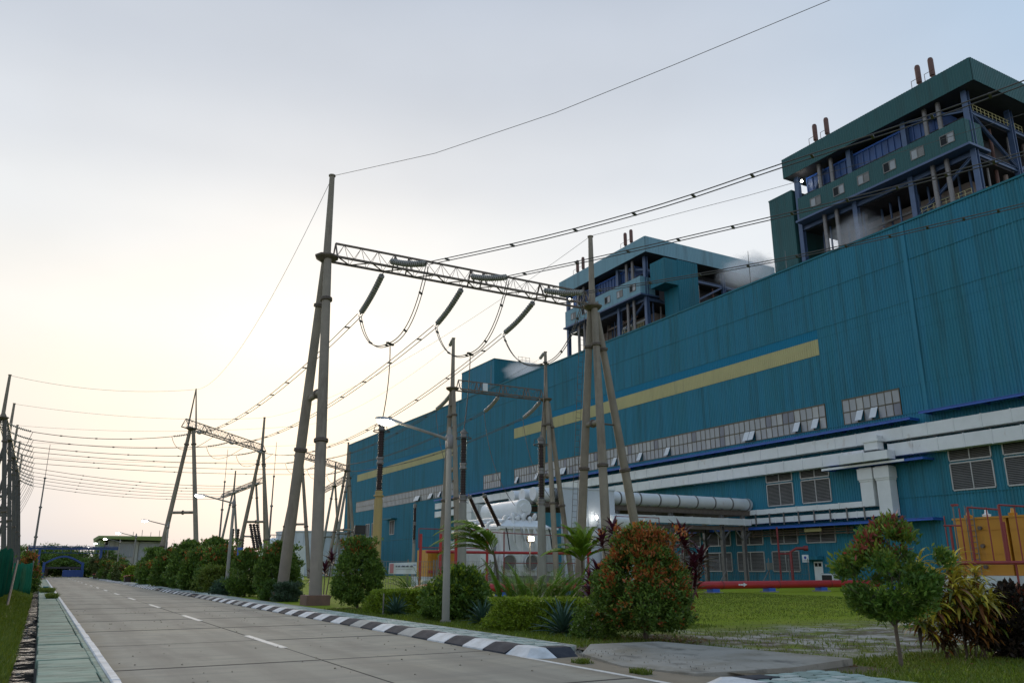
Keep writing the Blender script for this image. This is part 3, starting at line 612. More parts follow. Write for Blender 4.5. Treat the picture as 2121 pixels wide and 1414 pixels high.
# dark red risers in front of the hall
r = thing('red_riser', 'dark red fire pipe riser with a valve elbow beside the hall door', 'pipe', (76.8, 69.5, 0))
q = onY(1690, 1160, 69.5)
MB().path([(76.8, 69.5, 0), (76.8, 69.5, 3.6), (77.2, 68.9, 4.0), (77.8, 68.2, 4.0)], 0.17, 10).build('standpipe', 'red_dull', r, True)
MB().tube((77.7, 68.3, 4.0), (78.0, 67.9, 4.0), 0.3, n=12).build('valve', 'red_dull', r, True)
MB().path([(76.5, 71.0, 0), (76.5, 71.0, 6.5)], 0.11, 8).build('riser', 'red_dull', r, True)
MB().path([(76.8, 69.5, 3.4), (76.5, 71.0, 3.4)], 0.1, 8).build('branch', 'red_dull', r, True)
# ------------------------------------------------------------------ boiler houses
BX = 122.0
M['bunker_blue'] = mat('dull_blue_panel', (0.04, 0.10, 0.27), (0.03, 0.07, 0.20), 0.5, 0.5, streak=((0.03, 0.05, 0.12), 0.8, 0.52, 0.6, (1, 1, 0.2)))
def boiler(y0, label, clad, near):
    y1 = y0+38.8; b = thing('boiler_house', label, 'building', (BX+22, (y0+y1)/2, 0), 'boiler houses behind the turbine hall')
    # roof with deep clad fascia
    f = MB().box(BX-0.4, BX+45, y0-0.6, y1+0.4, 81.9, 82.3).build('roof', clad, b)
    for nm, pl, c, a0, a1, o in (('fascia_panel', 'X', BX-0.5, y0-0.6, y1+0.4, -1), ('fascia_panel', 'Y', y0-0.7, BX-0.5, BX+45, -1), ('fascia_panel', 'Y', y1+0.45, BX-0.5, BX+45, 1)):
        corr(nm, pl, c, a0, a1, 78.1, 82.32, clad, f, 0.5, 0.06, o)
    MB().box(BX-0.38, BX+44.9, y0-0.58, y1+0.38, 78.15, 78.35).build('soffit', 'deck', f)
    # cladding gallery with windows
    g0, g1 = y0+2.0, y1-2.4
    g = MB().box(BX-0.3, BX+4.2, g0, g1, 67.9, 72.5).build('gallery', clad, b)
    corr('cladding_panel', 'X', BX-0.36, g0, g1, 67.9, 72.52, clad, g, 0.45, 0.05); corr('cladding_panel', 'Y', g0-0.05, BX-0.3, BX+4.2, 67.9, 72.52, clad, g, 0.45, 0.05)
    MB().box(BX-0.8, BX+5, g0-0.6, g1+0.6, 67.45, 67.85).build('gallery_beam', 'slate_steel', g)
    for k in range(6):
        yc = g0+3.1+k*(g1-g0-5.2)/5.4
        w = MB()
        for a, c in ((yc-1.25, yc-1.12), (yc-0.06, yc+0.06), (yc+1.12, yc+1.25)): w.box(BX-0.50, BX-0.37, a, c, 69.4, 71.0)
        w.box(BX-0.50, BX-0.37, yc-1.25, yc+1.25, 69.25, 69.4); w.box(BX-0.50, BX-0.37, yc-1.25, yc+1.25, 71.0, 71.15)
        w = w.build('window', 'louvre', g)
        for s, mm in ((-1, 'louvre'), (1, 'glass')) if k % 2 else ((-1, 'glass'), (1, 'dark')): MB().box(BX-0.44, BX-0.425, yc+s*0.59-0.5, yc+s*0.59+0.5, 69.42, 70.98).build('pane', mm, w)
    # steel frame
    ys = [y0+2.2, y0+13.5, y0+25, y1-1.2]; xs = [BX+1.6, BX+14, BX+28, BX+42]
    for x in xs:
        for y in ys:
            if x > BX+20 and y > y0+20: continue
            MB().ibeam((x, y, 36), (x, y, 78.3), 0.9, 0.95, 0.16).build('column', 'slate_steel', b)
    for z in (45, 52, 59.5, 66.8, 74.5):
        if z < 74: m_ = MB(); m_.ibeam((BX+1.6, y0+2.2, z), (BX+1.6, y1-1.2, z), 0.4, 0.75, 0.1); m_.build('girder', 'blue_steel' if z == 52 else 'slate_steel', b)
        m_ = MB(); m_.ibeam((BX+1.6, y0+2.2, z), (BX+43, y0+2.2, z), 0.4, 0.75, 0.1); m_.build('girder', 'slate_steel', b)
        MB().box(BX+2.0, BX+43, y0+2.6, y1-1.6, z-0.5, z-0.38).build('deck', 'deck', b)
    for a, c in (((BX+1.5, ys[0], 74.6), (BX+1.5, ys[1], 78)), ((BX+1.5, ys[3], 66.8), (BX+1.5, ys[2]+6, 77)), ((BX+1.5, ys[2], 52), (BX+1.5, ys[1], 45)), ((BX+1.5, ys[2], 52), (BX+1.5, ys[3], 59)), ((BX+1.5, ys[1], 59.5), (BX+1.5, ys[0], 66.5)), ((BX+1.5, ys[0], 45), (BX+1.5, ys[1], 52)),
                 ((xs[0], y0+2.1, 74.5), (xs[1], y0+2.1, 66.8)), ((xs[1], y0+2.1, 66.8), (xs[2], y0+2.1, 74.5)), ((xs[1], y0+2.1, 59.5), (xs[0], y0+2.1, 52)), ((xs[2], y0+2.1, 52), (xs[3], y0+2.1, 59.5)), ((xs[2], y0+2.1, 74.5), (xs[3], y0+2.1, 66.8))):
        MB().ibeam(a, c, 0.45, 0.5, 0.08).build('brace', 'slate_steel', b)
    # boiler casing and interior
    cs = MB().box(BX+8, BX+38, y0+7, y1-5, 30, 65.5).build('boiler_casing', 'casing', b)
    for z in (47, 54.5, 62): MB().box(BX+7.7, BX+38, y0+6.8, y1-4.8, z, z+0.5).build('buckstay', 'rust', cs)
    MB().box(BX+9, BX+37, y0+6, y1-5, 67.5, 78.1).build('drum_floor', 'deck', b)
    # ribbed blue bunker panels above the gallery
    bk = MB().box(BX+2.3, BX+7, g0+5, g1-0.5, 72.6, 77.3).build('bunker', 'bunker_blue', b)
    y = g0+5
    while y < g1-0.6:
        MB().box(BX+2.1, BX+2.29, y, y+0.22, 72.6, 77.3).build('rib', 'bunker_blue', bk); y += 1.3
    MB().box(BX+2.05, BX+2.28, g0+5, g1-0.5, 77.0, 77.35).build('rim', 'blue_steel', bk)
    # vent pipes in pairs with silencers above the roof
    for yy in (y0+6.6, y0+9.1, y0+28.8, y0+31.6):
        MB().tube((BX+1.0, yy, 38), (BX+1.0, yy, 78.2), 0.40, n=12).build('vent_pipe', 'galv', b, True)
        s = MB().lathe((BX+1.0, yy, 82.3), (BX+1.0, yy, 87.0), [(0, 0.28), (0.25, 0.28), (0.27, 0.46), (0.93, 0.46), (0.97, 0.4), (1, 0.34)], 12).build('silencer', 'rust', b, True)
        MB().path([(BX+1.0-0.9, yy-0.9, 82.3), (BX+0.1, yy-0.9, 84), (BX+0.1, yy+0.9, 84), (BX+0.1, yy+0.9, 82.3)], 0.06, 5).build('guard_rail', 'rust', s)
    # railings with yellowish posts on the decks
    rr_ = random.Random(int(y0))
    for k in range(16):                            # pipework and minor steel in front of the casing
        z = rr_.uniform(40, 66); x = BX+rr_.uniform(3, 7); ya = y0+rr_.uniform(3, 20); yb = ya+rr_.uniform(6, 16); rd_ = rr_.uniform(0.1, 0.32)
        MB().path([(x, ya, z), (x, yb, z), (x+0.5, yb+0.6, z+1.0), (x+1, yb+0.8, min(66.5, z+rr_.uniform(3, 8)))], rd_, 8).build('pipe', rr_.choice(('galv', 'rust', 'white_duct', 'casing')), b, True)
    for k in range(14):
        y = y0+3+k*2.5; MB().ibeam((BX+4.2+(k % 3), y, 38), (BX+4.2+(k % 3), y, 67), 0.25, 0.3, 0.05).build('post', 'slate_steel', b)
    for k in range(14):
        x = BX+6+k*2.6; z = (45, 52, 59.5, 66.8)[k % 4]; MB().ibeam((x, y0+2.4, z-6), (x+3.5, y0+2.4, z), 0.3, 0.35, 0.06).build('brace', 'slate_steel', b)
        MB().tube((x+1, y0+3.5, 38), (x+1, y0+3.5, 66+8*(k % 2)), 0.2+0.1*(k % 3), n=8).build('pipe', ('galv', 'rust', 'casing')[k % 3], b, True)
    for z in (45.2, 52.2):
        st = MB(); st.bar((BX+2.2, y0+16, z), (BX+2.2, y0+24, z+6.8), 0.9, 0.2); st.bar((BX+1.75, y0+16, z+1.1), (BX+1.75, y0+24, z+7.9), 0.07, 0.07); st.build('stair', 'slate_steel', b)
    for z in (52, 59.5, 74.5):
        r = MB(); 
        for k in range(14): r.tube((BX+3+k*1.1, y0+2.0, z+0.3), (BX+3+k*1.1, y0+2.0, z+1.5), 0.05, n=5)
        for h in (0.9, 1.5): r.tube((BX+3, y0+2.0, z+h), (BX+17.3, y0+2.0, z+h), 0.05, n=5)
        for k in (range(9) if z < 74 else ()): r.tube((BX+1.3, y0+3.5+k*1.1, z+0.3), (BX+1.3, y0+3.5+k*1.1, z+1.5), 0.05, n=5)
        for h in ((0.9, 1.5) if z < 74 else ()): r.tube((BX+1.3, y0+3.5, z+h), (BX+1.3, y0+12.3, z+h), 0.05, n=5)
        r.build('railing', 'stripe', b)
    # flue pipes by the far corner
    for k in range(2):
        yy = y1-5.2+k*2.0
        MB().path([(BX+2.6, yy, 38), (BX+2.6, yy, 50), (BX+3.2, yy, 52.5), (BX+6, yy, 53.5)], 0.75, 12).build('steam_pipe', 'white_duct', b, True)
    for yy, z in ((y1-3.0, 76.2), (y1-4, 53.8), (y1-8, 53.8), (y1-4, 44.5)):
        MB().lathe((BX+0.8, yy, z), (BX+0.8, yy, z+0.5), [(0, 0.12), (0.4, 0.28), (1, 0.1)], 8).build('platform_lamp', 'lamp_on', b)
    return b
M['clad_near'] = M['teal_green']
M['clad_far'] = mat('haze_paled_teal_cladding', (0.13, 0.28, 0.34), (0.15, 0.30, 0.36), 0.1, 0.45, streak=((0.05, 0.10, 0.11), 0.5, 0.5, 0.4, VSTR))  # near house's paint, paled by haze and light painted into the colour
b1 = boiler(63.8, 'dark green teal boiler house nearest the camera, with blue steel frame, at the right edge', 'clad_near', True)
st = MB().box(BX+1, BX+11, 102.6, 108.6, 30, 75.5).build('stair_tower', 'clad_near', b1)
corr('cladding_panel', 'X', BX+0.95, 102.6, 108.6, 30, 75.5, 'clad_near', st, 0.5, 0.05); MB().box(BX+0.9, BX+11.1, 102.5, 108.7, 75.52, 75.8).build('cap', 'clad_near', st)
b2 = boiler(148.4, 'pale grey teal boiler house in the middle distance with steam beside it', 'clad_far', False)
# bent coal duct on the near face of the far boiler house
dk = MB().box(BX+1.0, BX+6.5, 142.5, 148.0, 68.5, 75.0).build('conveyor_duct', 'teal_dark', b2)
MB().box(BX+5.0, BX+11.5, 142.6, 147.8, 36, 75.2).build('conveyor_shaft', 'teal_dark', b2)
corr('cladding_panel', 'Y', 142.45, BX+5, BX+11.5, 36, 75.2, 'teal_dark', b2, 0.6, 0.05); corr('cladding_panel', 'X', BX+0.95, 142.5, 148, 68.5, 75, 'teal_dark', b2, 0.6, 0.05)
# farther plain block
b3 = thing('transfer_tower', 'plain teal clad block rising behind the far end of the turbine hall', 'building', (BX+9, 240, 0))
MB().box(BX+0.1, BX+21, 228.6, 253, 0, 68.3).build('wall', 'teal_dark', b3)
corr('cladding_panel', 'X', BX, 228.5, 253, 30, 68.6, 'teal', b3, 0.6, 0.07); corr('cladding_panel', 'Y', 228.5, BX, BX+21, 30, 68.6, 'teal_dark', b3, 0.6, 0.07)  # near face's shade painted as a deeper teal than the road face
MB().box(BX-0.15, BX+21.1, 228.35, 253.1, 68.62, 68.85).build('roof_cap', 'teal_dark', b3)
r = MB()
for k in range(4): r.tube((BX+10+k*1.5, 230, 68.8), (BX+10+k*1.5, 230, 71.2), 0.07, n=5)
for z in (70, 71): r.tube((BX+10, 230, z), (BX+14.5, 230, z), 0.06, n=5)
r.build('roof_rail', 'galv', b3)
m_ = MB().tube((HX+6, 73.9, 39.5), (HX+6, 73.9, 45), 0.07, 0.03, 6).build('lightning_rod', 'galv', hall)
MB().tube((HX+3, 157, 39.5), (HX+3, 157, 46), 0.09, 0.03, 6).build('lightning_rod', 'galv', hall)
p = onX(1549, 520, 90.0); MB().tube((90, p.y, 39.4), (90, p.y, p.z), 0.10, 0.04, 6).build('lightning_rod', 'galv', hall)
# steam
def steam(name, label, c, s, dens, seed):
    m = bpy.data.materials.new('steam'); m.use_nodes = True; t = m.node_tree; t.nodes.clear(); lk = t.links.new
    o = t.nodes.new('ShaderNodeOutputMaterial'); v = t.nodes.new('ShaderNodeVolumePrincipled'); lk(v.outputs[0], o.inputs['Volume'])
    v.inputs['Color'].default_value = (0.95, 0.95, 0.96, 1); v.inputs['Anisotropy'].default_value = 0.2
    co = t.nodes.new('ShaderNodeTexCoord'); n = t.nodes.new('ShaderNodeTexNoise'); n.inputs['Scale'].default_value = 1.7; n.inputs['Detail'].default_value = 5; n.inputs['Roughness'].default_value = 0.6; n.inputs['Distortion'].default_value = 0.6
    mpn = t.nodes.new('ShaderNodeMapping'); mpn.inputs['Location'].default_value = (seed*3.1, seed, 0); lk(co.outputs['Object'], mpn.inputs[0]); lk(mpn.outputs[0], n.inputs[0])
    ln = t.nodes.new('ShaderNodeVectorMath'); ln.operation = 'LENGTH'; lk(co.outputs['Object'], ln.inputs[0])
    fo = t.nodes.new('ShaderNodeMapRange'); fo.inputs[1].default_value = 0.25; fo.inputs[2].default_value = 0.95; fo.inputs[3].default_value = 0.62; fo.inputs[4].default_value = -0.05; lk(ln.outputs['Value'], fo.inputs[0])
    sb = t.nodes.new('ShaderNodeMath'); sb.operation = 'ADD'; lk(n.outputs[0], sb.inputs[0]); lk(fo.outputs[0], sb.inputs[1])
    r = t.nodes.new('ShaderNodeMapRange'); r.inputs[1].default_value = 0.72; r.inputs[2].default_value = 1.15; r.inputs[4].default_value = dens; lk(sb.outputs[0], r.inputs[0]); lk(r.outputs[0], v.inputs['Density'])
    b = MB(); b.lathe((0, 0, -1), (0, 0, 1), [((1-math.cos(math.pi*k/10))/2, max(0.02, math.sin(math.pi*k/10))) for k in range(11)], 16)
    o = b.build(name, m); o.location = c; o.scale = s; o['kind'] = 'stuff'; tag(o, label, 'steam'); return o
steam('steam_plume', 'white steam drifting off the roof beside the far boiler house', onX(1548, 556, 118), (8.5, 9, 6.0), 0.30, 1)
steam('steam_plume', 'faint steam curling in front of the plain teal block', onX(1085, 770, 119), (9, 11, 5), 0.28, 2)
steam('steam_plume', 'steam leaking low inside the nearest boiler house', onX(1765, 490, 120.5), (4.0, 10, 6), 0.20, 3)
# ------------------------------------------------------------------ gantries, insulators, conductors
def onV(x, y, P, d):                     # sight line cut with the vertical plane through P along heading d
    n = Vector((-d[1], d[0], 0)); r = _ray(x, y); t = (Vector(P)-_C).dot(n)/r.dot(n); return _C+r*t
def leg(t, a, b, r0, r1, m='pole', rings=(0.42, 0.86)):
    a = Vector(a); b = Vector(b)
    o = MB().lathe(a, b, [(0, r0), (0.5, (r0+r1)/2+0.01), (1, r1)], 14).build('leg', m, t, True)
    for f in rings:
        p = a+(b-a)*f; r = r0+(r1-r0)*f; d = (b-a).normalized()
        MB().lathe(p-d*0.12, p+d*0.12, [(0, r+0.02), (0.2, r+0.1), (0.45, r+0.1), (0.5, r+0.05), (0.55, r+0.1), (0.8, r+0.1), (1, r+0.02)], 14).build('flange', 'rusty_steel', o, True)
    return o
def support(t, x, y, sp, zt=18.2, zm=23.4, half=3.1, third=None, r=(0.30, 0.21), m='pole', strut=10.6, plinth=True, mast='one', rings=(0.42, 0.86), bx=0.0, by=0.0):
    sp = Vector((sp[0], sp[1], 0)).normalized(); top = Vector((x, y, zt)); e = sp*0.22
    for s in (-1, 1):
        b = Vector((x+bx, y+by, 0.35))+sp*s*half; leg(t, b, top+e*s, r[0], r[1], m, rings)
        if plinth: MB().box(b.x-0.55, b.x+0.55, b.y-0.55, b.y+0.55, -0.1, 0.5).build('plinth', 'brick', t)
    if third:
        b = Vector((x, y, 0.35))+Vector((third[0], third[1], 0)); leg(t, b, top+Vector((0.3, 0, -0.2)), r[0], r[1], m, rings)
        MB().box(b.x-0.5, b.x+0.5, b.y-0.5, b.y+0.5, -0.1, 0.5).build('plinth', 'brick', t)
    f = strut/zt; a = Vector((x, y+by*(1-f), strut))-sp*half*(1-f); c = Vector((x, y+by*(1-f), strut))+sp*half*(1-f)
    o = MB().tube(a, c, 0.17, n=10).build('strut', m, t, True); mid = (a+c)/2; d = (c-a).normalized()
    MB().lathe(mid-d*0.1, mid+d*0.1, [(0, 0.19), (0.2, 0.27), (0.8, 0.27), (1, 0.19)], 10).build('flange', 'rusty_steel', o)
    g = MB(); g.lathe((x, y, zt-0.1), (x, y, zt+0.22), [(0, 0.34), (0.6, 0.62), (0.75, 0.66), (1, 0.66)], 8); g.build('head_plate', 'rusty_steel', t)
    if mast == 'one':
        MB().lathe((x, y, zt+0.2), (x, y, zm), [(0, r[1]*1.05), (0.985, r[1]*0.72), (0.986, r[1]*0.95), (1, r[1]*0.95)], 12).build('mast', 'pole', t, True)
    elif mast == 'two':
        for s in (-1, 1): MB().tube(Vector((x, y, zt+0.2))+sp*s*0.55, (x, y, zm), 0.11, 0.07, 8).build('mast', 'pole', t, True)
def truss(t, a, b, h=0.95, w=0.95, n=None, mb='rusty_steel'):
    a = Vector(a); b = Vector(b); d = (b-a); Ln = d.length; d.normalize(); s = Vector((-d.y, d.x, 0))*(w/2); n = n or max(6, int(Ln/0.95))
    up = Vector((0, 0, h)); bm = MB()
    for o in (s, -s): bm.bar(a+o, b+o, 0.10, 0.12)
    bm.bar(a+up, b+up, 0.11, 0.10)
    bm.bar(a+s, a+up, 0.07, 0.07); bm.bar(a-s, a+up, 0.07, 0.07); bm.bar(b+s, b+up, 0.07, 0.07); bm.bar(b-s, b+up, 0.07, 0.07)
    tr = bm.build('beam', mb, t); lz = MB(); rd = MB()
    for k in range(n):
        p = a+(b-a)*(k/n); q = a+(b-a)*((k+1)/n); m_ = (p+q)/2; o = s if k % 2 else -s
        lz.bar(p+o, q-o, 0.06, 0.05)
        rd.tube(p+s, m_+up, 0.016, n=4, cap=False); rd.tube(m_+up, q+s, 0.016, n=4, cap=False); rd.tube(p-s, m_+up, 0.016, n=4, cap=False); rd.tube(m_+up, q-s, 0.016, n=4, cap=False)
    for f in (0.21, 0.26, 0.5, 0.55, 0.79, 0.83):
        p = a+(b-a)*f; lz.bar(p+s, p+up, 0.07, 0.07); lz.bar(p-s, p+up, 0.07, 0.07)
    lz.build('lacing', mb, tr); rd.build('web_rods', mb, tr)
def insulator(p, q, label, n=16, r=0.19, m='insul', group=None, name='insulator_string', detail=True):
    """cap-and-pin string sagging slightly between p (structure) and q (conductor)"""
    p = Vector(p); q = Vector(q); t = thing(name, label, 'insulator', p, group)
    a = p+(q-p)*0.06; b = p+(q-p)*0.95; prof = []
    if detail:
        for k in range(n):
            f = k/n; g = 1.0/n; prof += [(f+g*0.02, 0.055), (f+g*0.15, r*0.9), (f+g*0.35, r), (f+g*0.62, r*0.93), (f+g*0.72, 0.075)]
    else:
        for k in range(n): prof += [(k/n, 0.05), ((k+0.3)/n, r), ((k+0.6)/n, 0.06)]
    prof.append((1.0, 0.06))
    b_ = MB().lathe(a, b, prof, 10 if detail else 7); L_ = (b-a)
    for i, v in enumerate(b_.v):                       # droop of the string
        f = max(0, min(1, (Vector(v)-a).dot(L_)/L_.length_squared)); b_.v[i] = (v[0], v[1], v[2]-0.10*math.sin(math.pi*f)*L_.length/3)
    b_.build('discs', m, t, True)
    MB().tube(p, a+(b-a)*0.01, 0.03, n=5).build('shackle', 'wire', t); MB().bar(b, q, 0.07, 0.05).build('clamp', 'wire', t)
    return t
def bez(p0, p1, p2, n=14): return [p0*(1-f)**2+p1*2*f*(1-f)+p2*f*f for f in (k/n for k in range(n+1))]
def par(p, q, sag, n=18): return [p+(q-p)*f-Vector((0, 0, sag*4*f*(1-f))) for f in (k/n for k in range(n+1))]
def twin(pts, label, gap=0.32, r=0.024, spacers=True, name='twin_conductor', sidev=None, every=3, group='twin power conductors'):
    pts = [Vector(p) for p in pts]; t = thing(name, label, 'power line', pts[0], group)
    for s in (-1, 1):
        P = []
        for k, p in enumerate(pts):
            d = (pts[min(k+1, len(pts)-1)]-pts[max(k-1, 0)]).normalized(); sv = Vector(sidev) if sidev else d.cross(Vector((0, 0, 1))).normalized()
            P.append(p+sv*(s*gap/2))
        MB().path(P, r, 5).build('wire', 'wire', t)
        if s == -1: A = P
    if spacers:
        for k in range(1, len(pts)-1, every):
            d = pts[k]-A[k]; MB().bar(A[k], pts[k]+d, 0.10, 0.08).build('spacer', 'wire', t)
    return t
def wire(pts, label, r=0.013, name='earth_wire', cat='power line', group=None, parts=True):
    o = MB().path(pts, r, 5).build(name, 'wire'); return tag(o, label, cat, group)

# near gantry
GY = 41.7
gA = thing('gantry', 'tall near gantry of tapered concrete poles with steel truss beam beside the road', 'gantry', (11.64, GY, 0), 'line gantries')
support(gA, 11.64, GY, (0, 1), strut=10.6, bx=-0.35); support(gA, 29.6, GY, (0, 1), third=(3.7, 0.2), strut=10.6, half=1.6, by=0.7)
truss(gA, (12.1, GY, 18.33), (29.1, GY, 18.33))
MB().tube((29.6, GY, 10.6), (31.2, GY+0.1, 10.6), 0.06, n=6).build('tie', 'rusty_steel', gA)
ld = MB()
for s in (-0.18, 0.18): ld.path([(29.05+s, GY+2.2, 1.5), (29.05+s, GY+0.35, 18.0)], 0.018, 4)
for k in range(45): f = k/45; ld.tube((28.87, GY+2.2-1.85*f, 1.5+16.5*f), (29.23, GY+2.2-1.85*f, 1.5+16.5*f), 0.012, n=4)
ld.build('ladder', 'rusty_steel', gA)
ORD = ('road-side', 'middle', 'hall-side')
fd = Vector((0.44, -0.90, 0)).normalized()     # heading of the span passing over the lawn
ups = [((885, 546), (1130, 492), (1375, 425), (1620, 343), (1870, 262), (2121, 172), (2500, 25)),
       ((1053, 574), (1250, 532), (1460, 484), (1700, 428), (1910, 375), (2121, 318), (2500, 205)),
       ((1211, 606), (1400, 577), (1600, 541), (1800, 499), (1960, 462), (2121, 424), (2500, 330))]
PX = (15.15, 20.3, 25.45)
lows = [(746, 651), (903, 674), (1043, 692)]
mids = [(808, 712), (974, 733), (1131, 752)]
C0 = Vector((14.1, 105.7, 18.2)); C1 = Vector((26.2, 121.6, 18.2)); cd = (C1-C0).normalized()
Cph = [C0+(C1-C0)*f for f in (0.07, 0.5, 0.93)]
cvt_top = []
for k in range(3):
    P = Vector((PX[k], GY-0.45, 18.65)); U = onV(*ups[k][0], P, fd)
    insulator(P, U, 'upper insulator string along the near gantry beam, %s phase' % ORD[k], n=18, group='near gantry insulators')
    pts = [onV(x, y, P, fd) for x, y in ups[k]]
    sm = []
    for j in range(len(pts)-1):
        p0 = pts[max(j-1, 0)]; p1 = pts[j]; p2 = pts[j+1]; p3 = pts[min(j+2, len(pts)-1)]
        for f in (0, 0.25, 0.5, 0.75):
            sm.append(0.5*((2*p1)+(p2-p0)*f+(2*p0-5*p1+4*p2-p3)*f*f+(3*p1-p0-3*p2+p3)*f**3))
    sm.append(pts[-1])
    twin(sm, 'twin conductor rising rightwards over the lawn from the near gantry, %s phase' % ORD[k], gap=0.34, r=0.027, sidev=(0.0, 0.0, 1.0) if False else None, every=2)
    Q = Vector((PX[k], GY+0.45, 18.25)); T = Cph[k]; dv = (T-Q); dv.z = 0; dv.normalize()
    Lw = onV(*lows[k], Q, dv)
    insulator(Q, Lw, 'lower insulator string sloping down left from the near gantry beam, %s phase' % ORD[k], n=18, group='near gantry insulators')
    cend = T-dv*2.6+Vector((0, 0, -0.5))
    a = Lw; L_ = (cend-a).length; 
    mid_px = [(680, 716), (730, 808), (780, 880)][k]; M1 = onV(*mid_px, Q, dv)
    ctl = [a+(cend-a)*f for f in (0,)]
    # sagging span fitted through the measured middle point
    f0 = (Vector((M1.x, M1.y, 0))-Vector((a.x, a.y, 0))).length/(Vector((cend.x, cend.y, 0))-Vector((a.x, a.y, 0))).length
    sag = ((a.z+(cend.z-a.z)*f0)-M1.z)/(4*f0*(1-f0))
    twin(par(a, cend, sag, 24), 'twin conductor sloping down left from the near gantry, %s phase' % ORD[k], gap=0.34, r=0.027, every=2)
    insulator(T, cend, 'camera-facing insulator string on the pointed far gantry, %s phase' % ORD[k], n=10, group='far gantry insulators', detail=False)
    Mp = onY(*mids[k], GY)
    u2 = U-Vector((0, 0, 0.1)); l2 = Lw-Vector((0, 0, 0.1))
    j1 = bez(l2, Vector((PX[k], (Mp.y+l2.y)/2+0.6, Mp.z-0.15)), Mp); j2 = bez(Mp, Vector((Mp.x+0.8, Mp.y-1.4, Mp.z+0.2)), u2)
    twin(j1+j2[1:], 'looping twin jumper below the %s phase of the near gantry beam' % ORD[k], gap=0.34, r=0.027, every=6, sidev=(0.72, 0.69, 0), name='jumper', group='near gantry jumpers')
    cvt_top.append(Mp)
# voltage transformers under the near gantry
def cvt(x, y, m, label, zc=5.25, zt=9.25, r=0.24, pr=0.19, ring=True, base='concrete'):
    t = thing('voltage_transformer', label, 'insulator post', (x, y, 0), 'porcelain posts on columns')
    MB().lathe((x, y, 0.05), (x, y, zc), [(0, r*1.15), (1, r*0.92)], 14).build('column', m, t, True)
    MB().lathe((x, y, zc), (x, y, zc+0.45), [(0, r*0.8), (0.3, r*0.8), (0.32, r*1.15), (0.45, r*1.15), (0.5, r*0.8), (0.9, r*0.9), (1, r*0.7)], 12).build('base_tank', 'galv' if m != 'yellow_pole' else 'yellow_pole', t, True)
    z0 = zc+0.45; h = (zt-z0-0.75)/2
    for k in range(2):
        a = z0+k*(h+0.4); pf = []; n = 15
        for j in range(n): pf += [(j/n, pr*0.68), ((j+0.45)/n, pr), ((j+0.6)/n, pr*0.98), ((j+0.75)/n, pr*0.68)]
        pf.append((1, pr*0.68)); MB().lathe((x, y, a), (x, y, a+h), pf, 14).build('porcelain', 'brown_porc', t, True)
        MB().lathe((x, y, a+h), (x, y, a+h+0.4), [(0, pr*0.75), (0.1, pr*1.05), (0.3, pr*1.05), (0.35, pr*0.85), (0.65, pr*0.85), (0.7, pr*1.05), (0.95, pr*1.05), (1, pr*0.7)], 12).build('flange', 'galv', t, True)
    if ring:
        g = MB().ring((x, y, zt-0.35), 0.44, 0.03, 24, 6)
        for k in range(3):
            an = k*2.1+0.4; g.path([(x+0.44*math.cos(an), y+0.44*math.sin(an), zt-0.35), (x+0.36*math.cos(an), y+0.36*math.sin(an), zt+0.0), (x+0.12*math.cos(an), y+0.12*math.sin(an), zt+0.06)], 0.02, 5)
        g.build('grading_ring', 'wire', t, True)
    MB().lathe((x, y, zt-0.05), (x, y, zt+0.22), [(0, 0.1), (0.2, 0.14), (0.6, 0.14), (0.7, 0.05), (1, 0.05)], 10).build('terminal', 'galv', t, True)
    return t
cvt(15.3, GY, 'yellow_pole', 'brown porcelain post on a faded yellow column left of the street lamp'); cvt(20.3, GY, 'pole_grey', 'brown ringed porcelain post on a grey column just right of the lamp post'); cvt(25.5, GY, 'pole_grey', 'brown ringed porcelain post on a grey column in front of the white transformer')
for k, x in enumerate((15.3, 20.3, 25.5)):
    a = cvt_top[k]; b = Vector((x, GY, 9.45)); m_ = (a+b)/2+Vector((0.25-0.1*k, 0, 0))
    o = MB().path([a]+bez(a, m_, b, 8)[1:], 0.03, 5).build('dropper', 'wire'); tag(o, 'dark lead dropping to the %s ringed porcelain post under the near gantry' % ('yellow-columned', 'middle', 'rightmost')[k], 'cable', 'leads to the porcelain posts')
    MB().bar(a-Vector((0.25, 0.2, 0)), a+Vector((0.25, 0.2, 0)), 0.16, 0.08).build('clamp', 'wire', o)
# earth wires
for (a, pl, nm) in (((688, 365), [(900, 318), (1150, 234), (1400, 133), (1720, 0), (2000, -130)], 'thin earth wire from the near mast crossing the open sky to the top edge'), ((1226, 488), [(1330, 462), (1440, 433), (1550, 405), (1650, 377), (1850, 320), (2121, 236)], 'thin earth wire from the near gantry hall-side mast towards the nearest boiler house')):
    P = onY(*a, GY); wire([P]+[onV(x, y, P, fd) for x, y in pl], nm, 0.014, group='earth wires')
# middle gantry
BY = 69.0
gB = thing('gantry', 'smaller looking gantry standing before the hall wall, behind the near one', 'gantry', (32.3, BY, 0), 'line gantries')
support(gB, 32.3, BY, (0, 1), r=(0.28, 0.2), strut=10.6, half=2.0); support(gB, 42.85, BY, (0, 1), third=(3.0, 0.3), r=(0.28, 0.2), half=1.6)
truss(gB, (32.9, BY, 18.3), (42.3, BY, 18.3)); MB().box(35.3, 35.8, BY-0.62, BY-0.55, 18.35, 19.1).build('phase_plate', 'sign_white', gB)
bd = MB()
for z in (2, 4.6, 7.0, 9.4, 12, 14.4, 16.6): bd.lathe((32.3, BY-2.0*(1-z/18.2), z), (32.3, BY-2.0*(1-z/18.2), z+0.12), [(0, 0.33), (1, 0.33)], 10)
bd.build('bands', 'rusty_steel', gB)
D0 = Vector((33.0, 125.5, 18.2)); D1 = Vector((45.0, 139.3, 18.2)); Dph = [D0+(D1-D0)*f for f in (0.08, 0.5, 0.92)]
